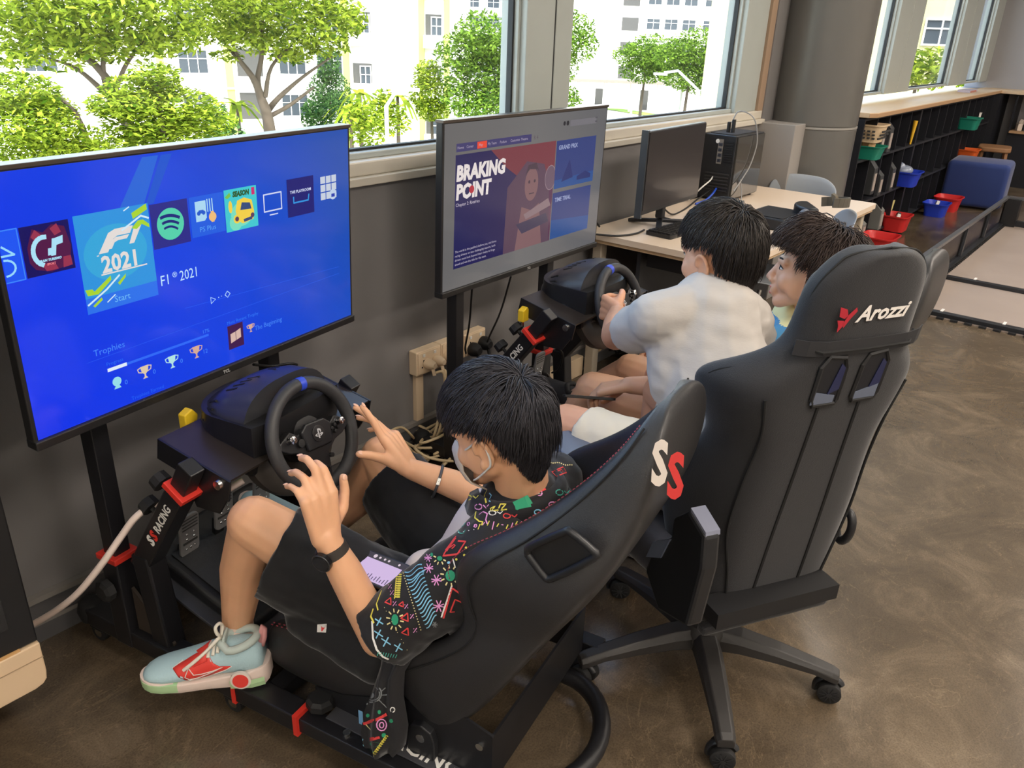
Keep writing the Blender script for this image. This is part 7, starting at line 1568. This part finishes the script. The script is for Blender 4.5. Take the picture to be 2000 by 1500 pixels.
DSH = dict(upper=mat('dark shoe', (40, 40, 44), .7), sole=mat('shoe sole white', (214, 210, 204), .6), collar=mat('dark collar', (34, 34, 36), .8))
for ank in (Vector((1.70, 1.13, .14)), Vector((2.02, 1.05, .14))): shoe(p2, shoe_M(Vector((ank.x-.01, ank.y-.05, .003)), Vector((ank.x+.04, ank.y+.25, .003))), DSH)
# --- the person in blue in the far racing seat
M2 = Matrix.Translation((1.98, 1.97, 0)) @ Matrix.Rotation(R(2.5), 4, 'Z'); W2 = lambda u, v, z: M2 @ Vector((u, -v, z)); V2 = lambda u, v, z: M2.to_3x3() @ Vector((u, -v, z))
p3 = thing('person', 'person with wavy dark hair and blue shirt in the far racing seat, in profile', 'person')
nails = []
HM3 = hframe(at_d(1584, 534, 2.28), 103, -4, -3); nk3 = W2(.315, 1.27, .83)
b = MB(); head_pieces(b, HM3, nk3, 1.04, .004)
b.chain([nk3, W2(.31, 1.25, .72), W2(.31, 1.20, .56), W2(.31, 1.10, .43)], [.060, .105, .105, .105])
pw = at_d(1228, 752, 2.50); pe = W2(.06, 1.02, .60)
b.chain([W2(.31, 1.26, .79), W2(.15, 1.24, .76), pe, pw], [.055, .050, .042, .027]); b.chain([W2(.31, 1.26, .79), W2(.47, 1.24, .76), W2(.55, 1.03, .58), W2(.50, .82, .56)], [.055, .05, .042, .03])
kL, kR = at_d(1158, 760, 2.72), at_d(1232, 722, 2.92)
for hip, knee, ank in ((W2(.225, 1.07, .42), kL, W2(.13, .52, .20)), (W2(.395, 1.07, .42), kR, W2(.43, .40, .24))):
    b.chain([hip, hip.lerp(knee, .5), knee], [.088, .078, .060]); b.chain([knee, knee.lerp(ank, .35), ank], [.056, .055, .036]); b.cap(ank, .034, ank+V2(0, -.03, -.06), .034)
ld = ray(1160, 770)-ray(1225, 758)
ld = ld.normalized()+ray(1190, 765).normalized()*.35
hand(b, pw, ld, ray(1190, 765).normalized()+Vector((0, 0, .35)), Vector((0, 0, -1)), [(30, 42, 34, 1.2), (34, 44, 34, 1.2), (36, 44, 34, 1.2), (40, 46, 34, 1.4)], [(.7, .45, .6), (.85, .15, .5), (.95, .0, .3)], 1.02, nails)
hand(b, W2(.50, .82, .56), V2(-.2, -.9, -.1), V2(-1, 0, .3), V2(0, 0, -1), [(20, 25, 20)]*4, [(.6, .8, .2), (.8, .4, .2), (.9, .2, .2)])
link('body', remesh(b, .0045, 5), SK3, p3); nail_parts(nails, p3); face_parts(HM3, p3, 1.04, .004)
HR3 = hair_mat('hair dark brown', (54, 45, 43), (235, 215, 200))
def keep3(d):
    if d.z > .55: return True
    if d.y > .40: return d.z > .40
    if d.y > .10: return d.z > .08
    if d.y > -.06: return d.z > -.48
    if d.y > -.22: return d.z > -.08
    return d.z > -.80
hair(HM3 @ Matrix.Scale(1.05, 4), p3, HR3, keep3, (.05, -.25, .95), 9500, lambda d: (.085 if d.y > .1 else .105) if d.z > .1 else .06, lambda d: .034 if d.z > .1 else .014, .30, seed=12, width=.0011, wave=.5, fringe=(0, .2, 0), nape=.6, fr=.16)
BLS = mat('blue shirt', (74, 142, 190), .85, bump=.3, bscale=40); YLS = mat('pale yellow yoke', (232, 226, 168), .85)
b = MB(); b.chain([W2(.31, 1.26, .77), W2(.31, 1.24, .68), W2(.31, 1.19, .56), W2(.31, 1.12, .46)], [.118, .13, .13, .13]); b.chain([W2(.31, 1.26, .79), W2(.16, 1.24, .755)], [.075, .07]); b.chain([W2(.31, 1.26, .79), W2(.46, 1.24, .755)], [.075, .07])
flat_cyl(b, W2(.16, 1.24, .755), .07, W2(.09, 1.08, .65), .072); flat_cyl(b, W2(.46, 1.24, .755), .07, W2(.52, 1.10, .65), .072)
sme = remesh(b, .007, 4); ruffle(sme, .005, 14., 5.); sh3 = link('shirt', sme, BLS, p3); sh3.data.materials.append(YLS)
for f in sh3.data.polygons:
    if f.center.z > .825: f.material_index = 1
b = MB(); b.chain([W2(.31, 1.12, .44), W2(.31, 1.08, .43)], [.125, .122])
for hip, knee in ((W2(.225, 1.07, .42), kL), (W2(.395, 1.07, .42), kR)): flat_cyl(b, hip, .10, hip.lerp(knee, .45), .095); b.cap(hip, .10, hip.lerp(knee, .2), .097)
link('shorts', remesh(b, .008, 4), mat('dark grey shorts', (44, 44, 48), .85), p3)
for ank, tt in ((W2(.13, .52, .20), (.13, .30, .20)), (W2(.43, .40, .24), (.43, .20, .26))): shoe(p3, shoe_M(ank+V2(0, .03, -.085), W2(*tt)+V2(0, 0, -.03)), DSH)
ph2 = thing('phone', 'black smartphone held edge on in a hand behind the white T-shirt', 'phone')
pc_ = at_d(1150, 776, 2.50); Mp = frame_M(pc_, ray(1100, 772)-ray(1200, 779), ray(1160, 750)); MB().prism(rrect(.16, .074, .01), -.004, .004, Mp).build('case', mat('phone case', (30, 29, 30), .35), ph2, bevel=.001); MB().prism(rrect(.15, .068, .007), .0041, .0044, Mp).build('display', mat('phone dark glass', (14, 14, 16), .06), ph2)
